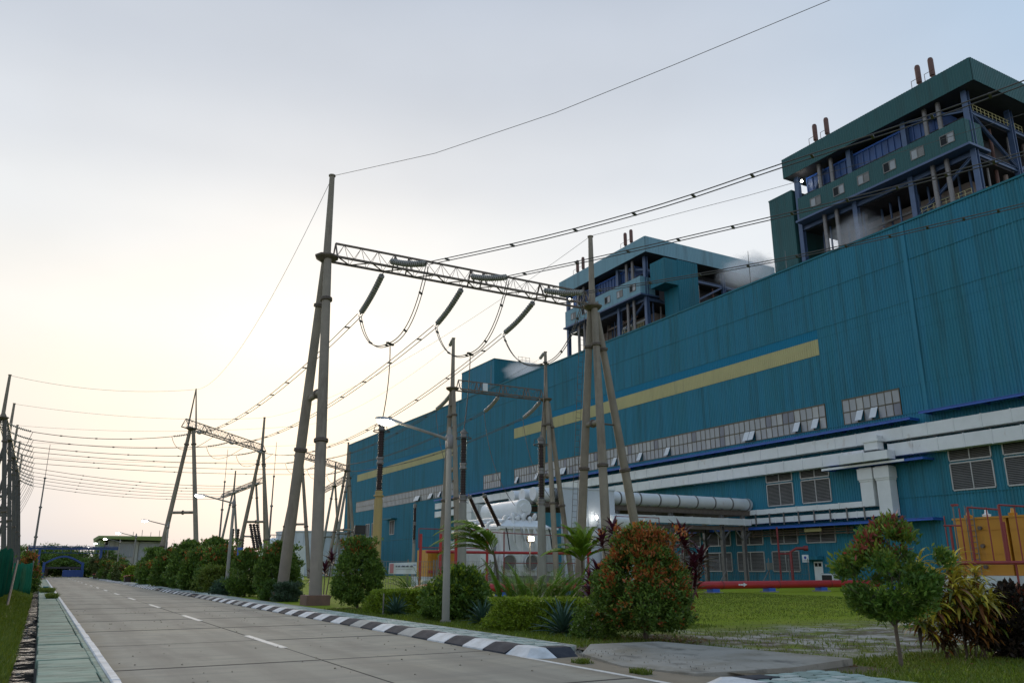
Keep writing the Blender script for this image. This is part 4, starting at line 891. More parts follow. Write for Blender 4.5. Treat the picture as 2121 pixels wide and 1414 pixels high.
for k, (x, e) in enumerate(((32.6, (903, 849)), (37.6, (1003, 853)), (42.5, (1083, 866)))):
    Q = Vector((x, BY+0.4, 18.2)); T = Dph[k]; dv = T-Q; dv.z = 0; dv.normalize(); E = onV(*e, Q, dv)
    insulator(Q, E, 'grey insulator string on the %s phase of the middle gantry, sloping left' % ORD[k], n=16, r=0.21, group='middle gantry insulators')
    cend = T-dv*2.4+Vector((0, 0, -0.4)); twin(par(E, cend, 1.3, 18), 'twin conductor falling left across the hall wall from the middle gantry, %s phase' % ORD[k], r=0.03, every=3)
    b = E-Vector((0, 0, 0.1)); x2 = x+1.0
    o = MB().path(bez(b, Vector((b.x+0.3, b.y-0.6, 11)), Vector((x2, BY-1.0, 7.5)), 14), 0.03, 5).build('dropper', 'wire'); tag(o, 'dark lead hanging below the %s phase of the middle gantry' % ORD[k], 'cable', 'leads under the middle gantry')
for (p, nm) in ((Vector((32.3, BY, 23.3)), 'road-side'), (Vector((42.85, BY, 23.3)), 'hall-side')):
    dv = Vector((D0.x-p.x, D0.y-p.y, 0)).normalized(); e = p+dv*0.9+Vector((0, 0, -0.5))
    t = thing('strain_insulator', 'short white insulator at the %s mast top of the middle gantry' % nm, 'insulator', p); MB().lathe(p+dv*0.2, e, [(0, 0.06), (0.1, 0.17), (0.9, 0.17), (1, 0.06)], 10).build('body', 'insul', t, True)
    q = Vector((33, 125.5, 23.3)) if nm == 'road-side' else Vector((45, 139.3, 23.3)); wire(par(e, q, 1.5), 'thin earth wire falling left from the %s mast of the middle gantry' % nm, 0.012, group='earth wires')
# far gantries across from the left row
gC = thing('gantry', 'slanted far gantry by the road with a pointed two-legged peak', 'gantry', C0, 'line gantries'); gC.location.z = 0
support(gC, C0.x, C0.y, (cd.y, -cd.x), mast='two', half=2.7, plinth=False, strut=8.2, rings=(0.22, 0.9)); support(gC, C1.x, C1.y, (cd.y, -cd.x), half=2.7, plinth=False, strut=8.2, third=(2.6, 2.2), rings=(0.3, 0.9)); truss(gC, C0-cd*1.6+Vector((0, 0, 0.15)), C1+cd*0.4+Vector((0, 0, 0.15)), mb='galv')
gD = thing('gantry', 'farthest slanted gantry in front of the left end of the hall', 'gantry', (D0.x, D0.y, 0), 'line gantries')
support(gD, D0.x, D0.y, (cd.y, -cd.x), mast='two', half=2.7, plinth=False, strut=8.2); support(gD, D1.x, D1.y, (cd.y, -cd.x), half=2.7, plinth=False, strut=8.2, third=(2.2, 2.4)); truss(gD, D0-cd*1.4+Vector((0, 0, 0.15)), D1+cd*0.8+Vector((0, 0, 0.15)), mb='galv')
gE = thing('gantry', 'distant gantry whose beam runs away along the yard behind the shrubs', 'gantry', (36.3, 182, 0), 'line gantries')
for yy in (172, 194): support(gE, 36.3, yy, (1, 0), half=2.6, plinth=False, strut=8.0, m='pole_grey')
truss(gE, (36.3, 166, 18.3), (36.3, 208, 18.3), n=40, mb='galv')
e0 = onZ(668, 1020, 18.3); e1 = onZ(722, 990, 18.3)
gF = thing('gantry', 'distant gantry low behind the legs of the near one, beside the hall end', 'gantry', (e0.x, e0.y, 0), 'line gantries')
support(gF, e1.x, e1.y, (1, 0.2), half=2.6, plinth=False, strut=8, m='pole_grey'); p = onZ(757, 1013, 18.3); support(gF, (e0.x+e1.x)/2, (e0.y+e1.y)/2, (1, 0.2), half=2.6, plinth=False, strut=8, m='pole_grey')
truss(gF, e0, e1, n=24, mb='galv')
# row of gantries left of the road
Ly = (108.3, 127.6, 147.3, 166.6, 186.6); LX = -6.0
gL = thing('gantry_row', 'row of joined gantries left of the road receding behind the green fence', 'gantry', (LX, 147, 0))
for y in Ly: support(gL, LX, y, (1, 0), half=2.7, plinth=False, m='pole_backlit', strut=9.5, r=(0.27, 0.2))
for k in range(4): truss(gL, (LX, Ly[k]+0.5, 18.3), (LX, Ly[k+1]-0.5, 18.3), mb='galv')
BAY = ('first', 'second', 'third', 'fourth')
tgt = [Cph, Dph, [Vector((36.3, y, 18.3)) for y in (168, 174, 180)], [Vector((36.3, y, 18.3)) for y in (188, 196, 204)]]
for k in range(4):
    for j in range(3):
        P = Vector((LX+0.3, Ly[k]+(Ly[k+1]-Ly[k])*(0.14, 0.5, 0.86)[j], 18.2)); T = Vector(tgt[k][j]); dv = (T-P).normalized()
        a = P+dv*2.9+Vector((0, 0, -0.95)); b = T-dv*2.9+Vector((0, 0, -0.75))
        w = '%s bay, %s phase' % (BAY[k], ('near', 'middle', 'far')[j])
        insulator(P, a, 'dark insulator string on the left gantry row, %s' % w, n=13, r=0.17, m='insul', group='left row insulators', detail=False)
        insulator(T, b, 'insulator string ending the road span from the left row, %s' % w, n=13, r=0.17, group='far span insulators', detail=False)
        o = MB().path(par(a, b, 0.55 if k < 2 else 0.9, 14), 0.04, 5).build('conductor', 'wire'); tag(o, 'dark conductor crossing the road from the left gantry row, %s' % w, 'power line', 'conductors crossing the road')
        for f in (0.2, 0.45, 0.7):
            c = par(a, b, 0.55 if k < 2 else 0.9, 20)[int(20*f)]; MB().bar(c-dv*0.12, c+dv*0.12, 0.14, 0.14).build('spacer', 'wire', o)
        o = MB().path(bez(a, Vector((LX+1.2, a.y-0.5, 9.0)), Vector((LX-3.2, P.y-0.5, 6.5)), 12), 0.03, 5).build('dropper', 'wire'); tag(o, 'dark lead curving down under the left gantry row, %s' % w, 'cable', 'leads under the left row')
        if k < 2:
            m_ = (b+T)/2; o = MB().path(bez(b, Vector((b.x+1.0, b.y+0.8, 14.2)), T+dv*2.2+Vector((0, 0, -0.3)), 12), 0.03, 5).build('jumper', 'wire'); tag(o, 'small jumper loop at the far end of the road span, %s' % w, 'cable', 'far jumper loops')
for k, (q, nm) in enumerate(((Vector((C0.x, C0.y, 23.3)), 'first'), (Vector((C1.x, C1.y, 23.3)), 'second'), (Vector((D0.x, D0.y, 23.3)), 'third'), (Vector((D1.x, D1.y, 23.3)), 'fourth'), (Vector((36.3, 172, 23.3)), 'fifth'))):
    wire(par(Vector((LX, Ly[k], 23.3)), q, 0.9), 'thin earth wire from the %s mast of the left gantry row over the road' % nm, 0.018, group='earth wires')
P = Vector((C0.x, C0.y, 23.3)); A = onY(686, 372, GY); dv = (P-A); wire(par(A, P, 3.0, 20), 'thin slack earth wire from the near mast down to the pointed far gantry', 0.014, group='earth wires')
A = onY(1222, 490, GY); wire(par(A, Vector((C1.x, C1.y, 23.3)), 2.2, 20), 'thin earth wire from the hall-side mast of the near gantry falling left', 0.012, group='earth wires')
# slender lightning masts
def lmast(x, y, h, label):
    t = thing('lightning_mast', label, 'mast', (x, y, 0), 'lightning masts'); z = 0
    for f0, f1, r in ((0, 0.3, 0.24), (0.3, 0.52, 0.19), (0.52, 0.74, 0.13), (0.74, 1, 0.05)):
        MB().tube((x, y, h*f0), (x, y, h*f1), r, r*0.88, 8).build('section', 'galv', t, True)
        if f1 < 1: MB().tube((x, y, h*f1-0.15), (x, y, h*f1+0.15), r+0.09, n=8).build('joint', 'galv', t, True)
p = onZ(104, 920, 25); lmast(p.x, p.y, 25, 'slender stepped lightning mast rising beyond the blue gate on the left')
p = onZ(573, 915, 25); lmast(p.x, p.y, 25, 'slender lightning mast left of the near gantry legs')
p = onZ(472, 930, 25); lmast(p.x, p.y, 25, 'slender lightning mast standing behind the beam of the slanted far gantry')
# ------------------------------------------------------------------ transformer yard
def sph(b, c, r, n=10):
    return b.lathe((c[0], c[1], c[2]-r), (c[0], c[1], c[2]+r), [((1-math.cos(math.pi*k/6))/2, max(0.01, r*math.sin(math.pi*k/6))) for k in range(7)], n)
def transformer():
    t = thing('transformer', 'large white power transformer with round conservator tank behind the red sprinkler frame', 'transformer', (43, 79, 0), 'white main transformers')
    tk = MB().box(40.2, 46.6, 73.6, 84.5, 1.0, 5.6).build('main_tank', 'white_paint', t)
    for k in range(7):
        MB().box(40.05, 40.19, 74.3+k*1.55, 74.5+k*1.55, 1.1, 5.5).build('stiffener', 'white_paint', tk)
    for k in range(4): MB().box(41+k*1.5, 41.2+k*1.5, 73.45, 73.59, 1.1, 5.5).build('stiffener', 'white_paint', tk)
    MB().box(39.9, 46.9, 73.3, 84.8, 5.6, 5.85).build('cover_flange', 'white_paint', t)
    b = MB(); b.v = [(40.3, 74, 5.85), (46.4, 74, 5.85), (46.4, 84, 5.85), (40.3, 84, 5.85), (41.6, 75, 6.6), (45.4, 75, 6.6), (45.4, 83, 6.6), (41.6, 83, 6.6)]
    b.f = [(0,1,5,4),(1,2,6,5),(2,3,7,6),(3,0,4,7),(4,5,6,7)]; b.build('raised_cover', 'white_paint', t)
    c = MB().lathe((44, 75.5, 7.9), (44, 83.8, 7.9), [(0, 0.9), (0.012, 0.98), (0.03, 0.98), (0.035, 0.92), (0.5, 0.92), (0.965, 0.92), (0.97, 0.98), (0.99, 0.98), (1, 0.9)], 24).build('conservator', 'white_paint', t, True)
    MB().lathe((44, 75.35, 7.9), (44, 75.5, 7.9), [(0, 0.42), (0.5, 0.46), (1, 0.46)], 18).build('manhole', 'white_paint', c, True)
    MB().tube((44.5, 75.2, 7.05), (44.5, 75.5, 7.05), 0.16, n=10).build('level_gauge', 'black', c, True)
    for y in (76.5, 79.5, 82.5):
        for s in (-1, 1): MB().bar((44+s*0.9, y, 6.5), (44+s*0.45, y, 7.2), 0.14, 0.14).build('conservator_leg', 'white_paint', t)
    for k, (y, zt) in enumerate(((77.3, 8.8), (73.9, 8.65), (80.7, 8.9))):
        u = MB(); a = Vector((40.2, y, 5.7)); e = Vector((38.4, y-0.2, zt)); pf = []
        for j in range(20): pf += [(j/20, 0.17), ((j+0.5)/20, 0.25), ((j+0.75)/20, 0.17)]
        pf.append((1, 0.16)); bu = MB().lathe(a, e, pf, 12).build('bushing', 'brown_porc', t, True)
        d = (e-a).normalized(); MB().lathe(e, e+d*0.5, [(0, 0.22), (0.5, 0.24), (0.6, 0.1), (1, 0.06)], 12).build('bushing_cap', 'galv', bu, True)
        MB().lathe(a-d*0.7, a, [(0, 0.5), (0.5, 0.42), (0.8, 0.36), (0.85, 0.42), (1, 0.42)], 14).build('turret', 'white_paint', bu, True)
        MB().path([(39.4, y+0.9, 4.8), (39.2, y+0.9, 6.0), (39.6, y+0.9, 6.3), (41.2, y+0.9, 6.4)], 0.17, 10).build('oil_pipe', 'white_paint', t, True)
    # radiators with fans on the near side
    for k in range(3):
        x0 = 38.2; y0 = 74.2+k*3.3
        r = MB()
        for j in range(10): r.box(x0, x0+1.5, y0+j*0.27, y0+j*0.27+0.07, 1.3, 4.6)
        r = r.build('radiator', 'white_paint', t)
        MB().tube((x0+0.2, y0+0.2, 4.5), (x0+2.1, y0+0.2, 4.9), 0.13, n=8).build('header', 'white_paint', r, True)
    for k in range(2):
        f = MB().lathe((40.9+k*2.6, 73.35, 2.3), (40.9+k*2.6, 73.0, 2.3), [(0, 0.75), (0.6, 0.78), (1, 0.78)], 18, False).build('fan_shroud', 'white_paint', t, True)
        MB().tube((40.9+k*2.6, 73.2, 2.3), (40.9+k*2.6, 73.25, 2.3), 0.7, n=18).build('fan', 'louvre', f)
    MB().box(38, 47, 73.4, 85, 0.0, 0.98).build('plinth', 'concrete', t)
    MB().box(45.2, 46.1, 72.9, 73.4, 1.4, 3.2).build('control_cabinet', 'frame', t)
    for k in range(3): MB().path([(41.5+k*1.2, 73.3, 5.9), (41.4+k*1.2, 73.1, 4.5), (42.2+k*1.2, 73.0, 3.2)], 0.09, 7).build('conduit', 'white_paint', t, True)
    tr_ = random.Random(3)
    for k in range(12):
        y = 74+k*0.85; z = tr_.uniform(1.8, 4.8); MB().box(39.75, 40.04, y, y+tr_.uniform(0.25, 0.6), z, z+tr_.uniform(0.25, 0.7)).build('junction_box', tr_.choice(('white_paint', 'frame', 'white_duct')), t)
    for k in range(7):
        x = 40.6+k*0.85; MB().path([(x, 73.3, 5.7), (x, 73.05, 5.2), (x+tr_.uniform(-0.4, 0.4), 73.0, tr_.uniform(2.2, 4.4))], tr_.uniform(0.04, 0.09), 6).build('cable', tr_.choice(('frame', 'black', 'white_paint')), t, True)
    for k in range(6):
        MB().lathe((41.5+k*0.7, 74.6+tr_.uniform(0, 1.5), 6.2), (41.5+k*0.7, 74.8, 7.0+0.3*(k % 2)), [(0, 0.2), (0.5, 0.16), (0.6, 0.24), (0.8, 0.24), (1, 0.1)], 10).build('valve', 'white_paint', t, True)
    MB().path([(41, 74.5, 6.5), (41, 78, 6.75), (41, 83, 6.75)], 0.13, 8).build('gas_pipe', 'white_paint', t, True); MB().path([(44, 76, 7.0), (42.5, 76, 6.9), (42.0, 76.3, 6.5)], 0.1, 8).build('gas_pipe', 'white_paint', t, True)
    return t
T1 = transformer()
wm = thing('fire_wall', 'tall white fire wall with a lit wall lamp beside the white transformer', 'wall', (52.5, 76, 0), 'transformer fire walls')
MB().box(49.2, 56.2, 75.9, 76.4, -0.1, 10.25).build('wall', 'white_wall', wm)
for x in (50.9, 52.6, 54.4): MB().box(x-0.12, x+0.12, 75.84, 75.9, 0, 10.2).build('pilaster', 'white_wall', wm)
MB().box(49.1, 56.3, 75.8, 76.5, 10.26, 10.4).build('coping', 'white_wall', wm)
bw = thing('blast_wall', 'grey concrete wall in shade below the pipe duct right of the transformer', 'wall', (48, 86, 0), 'grey concrete blast walls')
MB().box(46.8, 52, 85.5, 86, -0.1, 8.2).build('wall', 'concrete', bw)
# isolated-phase bus ducts on a steel trestle
def busduct(y, lab):
    t = thing('bus_duct', lab, 'duct', (63, y, 0), 'round white bus ducts')
    n = 11; x0, x1 = 46.8, 79.3; p = (x1-x0)/n
    for k in range(n):
        a = x0+k*p; s = MB().lathe((a+0.06, y, 9.75), (a+p-0.06, y, 9.75), [(0, 0.72), (0.01, 0.75), (0.99, 0.75), (1, 0.72)], 20).build('duct_section', 'white_duct', t, True)
        MB().lathe((a+p-0.1, y, 9.75), (a+p+0.1, y, 9.75), [(0, 0.76), (0.15, 0.81), (0.4, 0.81), (0.45, 0.77), (0.55, 0.77), (0.6, 0.81), (0.85, 0.81), (1, 0.76)], 20).build('joint_band', 'galv', t, True)
        MB().box(a+p*0.45, a+p*0.55, y-0.3, y+0.3, 8.85, 9.05).build('saddle', 'galv', t)
    bl = MB()
    for k in range(6): bl.lathe((49.3+k*0.16, y, 9.75), (49.38+k*0.16, y, 9.75), [(0, 0.79), (1, 0.79)], 20)
    bl.build('bellows', 'black', t)
    MB().lathe((79.3, y, 9.75), (80.0, y, 9.75), [(0, 0.8), (0.5, 0.8), (1, 0.6)], 20).build('wall_sleeve', 'white_duct', t, True)
    return t
D_ = [busduct(78.5, 'long round white bus duct nearest the camera running into the hall wall'), busduct(80.9, 'round white bus duct between its two neighbours, running into the hall wall'), busduct(83.3, 'round white bus duct farthest from the camera on the same trestle')]
tr = thing('trestle', 'grey steel trestle carrying the round white bus ducts to the hall', 'trestle', (63, 80, 0), 'bus duct trestles')
for y in (77.3, 84.4):
    MB().ibeam((47, y, 8.55), (79, y, 8.55), 0.3, 0.62, 0.06).build('girder', 'rusty_steel', tr); MB().ibeam((56.5, y, 6.6), (79, y, 6.6), 0.3, 0.5, 0.06).build('girder', 'rusty_steel', tr)
    for x in (57.5, 65.5, 73.7, 77.3):
        MB().ibeam((x, y, 0), (x, y, 8.2), 0.42, 0.45, 0.06).build('column', 'galv', tr)
        for s in (-1, 1): MB().bar((x, y, 5.0), (x+s*1.3, y, 6.35), 0.15, 0.15).build('knee_brace', 'galv', tr)
        if y < 80: MB().ibeam((x, 77.3, 8.4), (x, 84.4, 8.4), 0.25, 0.4, 0.05).build('cross_beam', 'rusty_steel', tr)
bx = MB().box(56.5, 78.5, 77.0, 78.0, 7.0, 7.8).build('box_duct', 'white_duct', tr)
for k in range(8): MB().box(57+k*2.9, 57.12+k*2.9, 76.95, 78.05, 6.95, 7.85).build('flange', 'white_duct', bx)
ax = thing('auxiliary_transformer', 'small white cylinder tank beside an amber post behind the red-tipped shrub', 'transformer', (59, 74, 0), 'auxiliary transformers')
p = onY(1285, 1080, 74); MB().lathe((p.x-1.3, 74, p.z), (p.x+1.6, 74, p.z), [(0, 0.6), (0.03, 0.72), (0.97, 0.72), (1, 0.6)], 18).build('conservator', 'white_paint', ax, True)
MB().tube((p.x, 74, 4.0), (p.x, 74, p.z-0.6), 0.25, n=10).build('neck', 'white_paint', ax, True); MB().box(p.x-1.6, p.x+2.4, 73, 75.5, 0.3, 4.2).build('tank', 'white_paint', ax)
MB().tube((p.x-1.2, 73.2, 0.2), (p.x-1.2, 73.2, p.z+0.2), 0.13, n=8).build('post', 'yellow_eq', ax); 
rf = MB()
for a, b_ in (((p.x-1.6, 72.8, 0), (p.x-1.6, 72.8, 7.2)), ((p.x+4.5, 72.8, 0), (p.x+4.5, 72.8, 7.2)), ((p.x-1.6, 72.8, 7.2), (p.x+4.5, 72.8, 7.2))): rf.tube(a, b_, 0.05, n=6)
rf.build('sprinkler_pipe', 'red_dull', ax)
# copies of the unit for the next boiler, farther up the yard
for o, lab in ((T1, 'white power transformer far up the yard beyond the yellow column'), (wm, 'distant white fire wall farther up the yard'), (tr, 'distant steel trestle farther up the yard, before the hall'), (D_[0], 'distant white bus duct on the trestle farther up the yard')):
    copy_tree(o, (0, 84.6, 0), lab)
# red sprinkler frame round the near transformer
sf = thing('sprinkler_frame', 'dark red fire sprinkler pipe frame standing in front of the white transformer', 'pipe frame', (40, 69.5, 0))
MB().path([(30, 69, 3.15), (46.9, 69, 3.15)], 0.13, 8).build('main_pipe', 'red', sf, True)
for x, z, r in ((33.0, 4.6, 0.06), (36.2, 5.3, 0.13), (38.0, 5.1, 0.06), (42.4, 4.8, 0.05), (46.9, 5.2, 0.07), (47.6, 3.2, 0.12)): MB().tube((x, 69, 0), (x, 69, z), r, n=8).build('upright', 'red' if r > 0.1 else 'red_dull', sf, True)
for (a, b_) in (((33, 69, 4.6), (36.2, 69, 5.2)), ((36.2, 69, 5.0), (46.9, 69, 4.75)), ((43.5, 69, 5.6), (46.9, 69, 5.6)), ((43.5, 69, 4.75), (43.5, 69, 5.6)), ((38, 69, 2.2), (46.9, 69, 2.2))): MB().tube(a, b_, 0.045, n=6).build('spray_pipe', 'red_dull', sf)
vl = MB(); vl.lathe((47.6, 68.7, 3.2), (47.6, 69.3, 3.2), [(0, 0.25), (0.3, 0.25), (0.35, 0.15), (0.65, 0.15), (0.7, 0.25), (1, 0.25)], 10); vl.build('valve', 'red', sf)
# mesh fence
def meshfence(t, a, b, h, n, m='galv', sp=0.22, post=0.05):
    a = Vector(a); b = Vector(b); w = MB(); L_ = (b-a).length; u = (b-a)/L_
    k = int(L_/sp)
    for j in range(k+1): p = a+u*(L_*j/k); w.bar(p+Vector((0, 0, 0.1)), p+Vector((0, 0, h)), 0.012, 0.012)
    for z in np.linspace(0.15, h, 6): w.bar(a+Vector((0, 0, z)), b+Vector((0, 0, z)), 0.02, 0.015)
    w.build('mesh', m, t, kind='stuff')
    for j in range(n+1):
        p = a+(b-a)*(j/n); MB().tube(p, p+Vector((0, 0, h+0.15)), post, n=6).build('post', m, t)
f1 = thing('mesh_fence', 'grey welded mesh fence in front of the white transformer', 'fence', (35, 66, 0)); meshfence(f1, (24.5, 66, 0), (48, 66, 0), 2.3, 9)
f2 = thing('mesh_fence', 'thin mesh fence with slanted props before the hall louvres', 'fence', (68, 62, 0)); meshfence(f2, (56.5, 62, 0), (71.0, 62, 0), 2.6, 5)
for x in (59.4, 65.2): MB().bar((x, 62, 1.6), (x-1.3, 62, 0.1), 0.08, 0.08).build('prop', 'galv', f2)
q = onY(1592, 1172, 61.8); MB().box(q.x-0.3, q.x+0.3, 61.5, 61.8, q.z-0.35, q.z+0.35).build('meter_box', 'louvre', f2)
MB().box(56.0, 57.2, 64, 65, 0, 2.9).build('cabinet', 'galv', f2)
# banner on the fence
f3 = thing('mesh_fence', 'grey mesh fence behind the clipped hedge, carrying a white banner', 'fence', (23, 60, 0)); meshfence(f3, (20.2, 60, 0), (29, 60, 0), 2.2, 4, sp=0.2)
bn = thing('banner', 'small white printed banner with faded red left end hung on the mesh fence', 'banner', (24.2, 59.9, 1.3))
b = MB(); 
for k in range(9):
    x = 23.05+k*0.28; w = 0.04*math.sin(k*1.3); b.v += [(x-0.05*(k < 2), 59.86+w, 1.3), (x, 59.86-w, 2.1+0.008*k)]
for k in range(8): b.f.append((2*k, 2*k+2, 2*k+3, 2*k+1))
o = b.build('cloth', 'sign_white', bn); sol = o.modifiers.new('t', 'SOLIDIFY'); sol.thickness = 0.01
MB().box(23.08, 23.38, 59.79, 59.80, 1.36, 2.05).build('red_print', 'pink', bn)
x = 23.55
for k, wd in enumerate((2, 3, 0, 5, 4, 0, 6, 5, 4)):     # illegible line of dark lettering
    for j in range(wd):
        if x > 24.95: break
        MB().box(x, x+0.035+0.01*((j*7) % 3), 59.79, 59.80, 1.80, 1.80+0.10+0.012*((j*5+k) % 3)).build('letter', 'ink', bn); x += 0.062
    x += 0.05
MB().box(23.55, 24.9, 59.79, 59.80, 1.63, 1.66).build('small_print', 'frame', bn); MB().box(25.0, 25.2, 59.79, 59.80, 1.94, 1.98).build('small_mark', 'blue_print', bn)
# amber equipment by the fence and red posts
ye = thing('switchgear', 'amber painted equipment cabinet behind red posts, left of the street lamp', 'transformer', (33, 72, 0))
a = onY(882, 1138, 72); c = onY(922, 1195, 72)
MB().box(a.x, c.x+1.0, 71.5, 74, 1.0, a.z).build('tank', 'yellow_eq', ye)
for k in range(6): MB().box(a.x+0.3+k*0.5, a.x+0.36+k*0.5, 71.42, 71.49, 1.1, a.z-0.1).build('rib', 'yellow_eq', ye)
MB().box(a.x-0.3, c.x+1.3, 71, 74.5, 0, 0.98).build('plinth', 'white_wall', ye); MB().box(a.x, c.x+1, 71.35, 71.41, 1.3, 1.55).build('red_rail', 'red', ye)
for x in (872, 913, 945):
    e = onY(x, 1105, 67); MB().tube((e.x, 67, 0), (e.x, 67, e.z), 0.13, n=8).build('red_post', 'red', ye, True)
e0_ = onY(868, 1094, 67); rr = MB()
for z in (e0_.z, e0_.z-1.6): rr.tube((e0_.x, 67, z), (e0_.x+6, 67, z), 0.04, n=5)
for k in range(4): rr.tube((e0_.x+k*2, 67, e0_.z-1.6), (e0_.x+k*2, 67, e0_.z), 0.04, n=5)
rr.build('guard_rail', 'red_dull', ye)
# white stacked duct riser far along the hall
wr = thing('duct_riser', 'white boxy duct riser standing before the far hall wall', 'duct', (76, 150, 0))
for k, (z0, z1) in enumerate(((4.5, 7.2), (7.25, 9.9), (9.95, 12.6), (12.65, 14.3))):
    for j in range(3): MB().box(74+j*1.7, 75.6+j*1.7, 148, 150.5, z0, z1).build('duct_box', 'white_duct', wr)
# other porcelain posts deeper in the yard
for k, px in enumerate((778, 860, 944)):
    a = onY(px, 1045, 92); cvt(a.x, 92, 'pole_grey', 'slim dark porcelain post deep in the yard, %s of a row of three' % ('leftmost', 'middle', 'rightmost')[k], zc=4.6, zt=a.z, r=0.2, pr=0.2, ring=False)
ft = thing('distant_transformer', 'distant transformer top with three leaning dark bushings above the shrubs', 'transformer', (33, 132, 0))
MB().box(30, 36, 130, 135, 0, 5.2).build('tank', 'white_paint', ft)
for k in range(3):
    a = onY(523+k*7, 1128, 131); MB().lathe((a.x+0.4, 131, 4.5), (a.x-0.6, 131, 8.4), [(j/24, 0.28 if j % 2 else 0.18) for j in range(25)], 8).build('bushing', 'brown_porc', ft)
for k in range(3):
    a = onY(482+k*11, 1105, 140); MB().lathe((a.x, 140, 3), (a.x, 140, 8.0), [(j/24, 0.26 if j % 2 else 0.17) for j in range(25)], 8).build('porcelain_post', 'brown_porc', ft)
# white block building and tank beyond
wb = thing('storage_tank', 'large pale grey tank with vertical seams behind the near gantry legs', 'tank', (59, 206, 0))
MB().lathe((59.3, 207, 0), (59.3, 207, 10.6), [(0, 9.3), (0.97, 9.3), (0.975, 9.5), (1, 9.5)], 40).build('shell', 'white_wall', wb)
for k in range(14):
    an = math.pi+0.15+k*0.22; MB().box(59.3+9.33*math.cos(an)-0.06, 59.3+9.33*math.cos(an)+0.06, 207+9.33*math.sin(an)-0.06, 207+9.33*math.sin(an)+0.06, 0, 10.2).build('seam', 'white_wall', wb)
tk2 = thing('round_tank', 'smaller round white tank with handrail left of the large pale tank', 'tank', (48.5, 202, 0))
MB().lathe((48.3, 203, 0), (48.3, 203, 8.9), [(0, 2.6), (0.82, 2.6), (0.93, 2.0), (1, 0.6)], 24).build('shell', 'white_paint', tk2, True)
g = MB().ring((48.3, 203, 9.6), 2.2, 0.05, 20, 4)
for k in range(10): g.tube((48.3+2.2*math.cos(k*0.628), 203+2.2*math.sin(k*0.628), 8.0), (48.3+2.2*math.cos(k*0.628), 203+2.2*math.sin(k*0.628), 9.6), 0.04, n=4)
g.build('handrail', 'galv', tk2)
# fire main crossing the lawn
fm = thing('fire_main', 'thick red fire pipe crossing the lawn on low blue-grey supports', 'pipe', (38, 44, 0))
n = 7; x0, x1 = 19.6, 58.0
for k in range(n):
    a = x0+(x1-x0)*k/n; b_ = x0+(x1-x0)*(k+1)/n; MB().tube((a+0.03, 44, 0.58), (b_-0.03, 44, 0.58), 0.265, n=16).build('pipe_length', 'red', fm, True)
    MB().tube((b_-0.05, 44, 0.58), (b_+0.05, 44, 0.58), 0.28, n=16).build('weld_ring', 'red_dull', fm, True)
MB().path([(19.6, 44, 0.58), (19.2, 44.1, 0.58), (18.9, 44.5, 0.5), (18.85, 45.2, 0.3), (18.85, 46, -0.1)], 0.265, 14).build('elbow', 'red', fm, True)
for px in (900, 1040, 1180, 1330, 1478, 1594, 1702, 1850):
    x = onY(px, 1228, 44).x; b = MB(); b.prism([(x-0.5, 43.55), (x+0.5, 43.55), (x+0.5, 44.45), (x-0.5, 44.45)], -0.1, 0.12)
    su = b.build('support', 'concrete', fm); MB().box(x-0.32, x+0.32, 43.7, 44.3, 0.12, 0.34).build('saddle', 'blue_steel', su)
q = onY(1540, 1212, 43.73); ar = MB(); X = q.x; Z = 0.60; Y = 43.725
for bm_ in ((X-0.45, X-0.30), (X-0.27, X+0.02)): ar.box(bm_[0], bm_[1], Y, Y+0.02, Z-0.05, Z+0.05)
ar.poly([(X+0.02, Y, Z-0.14), (X+0.36, Y, Z), (X+0.02, Y, Z+0.14)]); ar.build('flow_arrow', 'sign_white', fm)
MB().tube((36, 56, 0.45), (73, 56, 0.45), 0.1, n=8).build('rear_pipe', 'red_dull', fm)
# safety sign on the riser
sg = thing('safety_sign', 'small white safety sign with a blue round emblem on the red standpipe', 'sign', (76.5, 69.4, 2.2))
c = onX(1668.5, 1156, 76.4); MB().box(76.36, 76.4, c.y-0.45, c.y+0.45, c.z-0.42, c.z+0.42).build('board', 'sign_white', sg)
MB().tube((76.355, c.y, c.z+0.10), (76.35, c.y, c.z+0.10), 0.17, n=16).build('emblem', 'blue_print', sg); MB().box(76.345, 76.355, c.y-0.25, c.y+0.25, c.z-0.28, c.z-0.24).build('small_print', 'frame', sg)
MB().box(76.345, 76.355, c.y-0.2, c.y+0.2, c.z-0.2, c.z-0.16).build('small_print', 'frame', sg)
# amber transformer at the right edge with its red sprinkler frame (long side faces the road)
AX = 47.0
at_ = thing('amber_transformer', 'amber transformer on a white plinth at the right edge, caged by red pipes', 'transformer', (AX+2, 25, 0))
ya = onX(1982, 1130, AX).y; yb = onX(2094, 1130, AX).y; zt_ = onX(2040, 1074, AX).z; zb_ = onX(2040, 1191, AX).z
for y0, y1 in ((yb+0.06, ya), (yb-4.4, yb-0.1), (yb-8.8, yb-4.5)):
    tk = MB().box(AX, AX+3.6, y0, y1, zb_, zt_).build('tank_panel', 'yellow_eq', at_)
    for f in (0.38, 0.8): MB().box(AX-0.035, AX-0.002, y0+0.02, y1-0.02, zb_+(zt_-zb_)*f, zb_+(zt_-zb_)*f+0.05).build('seam', 'yellow_eq', tk)
    for f in (0.15, 0.52, 0.84): MB().tube((AX, y1-1.6, zb_+(zt_-zb_)*f), (AX-0.16, y1-1.6, zb_+(zt_-zb_)*f), 0.11, n=10).build('valve_cover', 'rusty_steel', tk)
MB().box(AX-0.05, AX+3.7, yb-8.8, ya+0.05, zt_+0.005, zt_+0.12).build('lid', 'yellow_eq', at_)
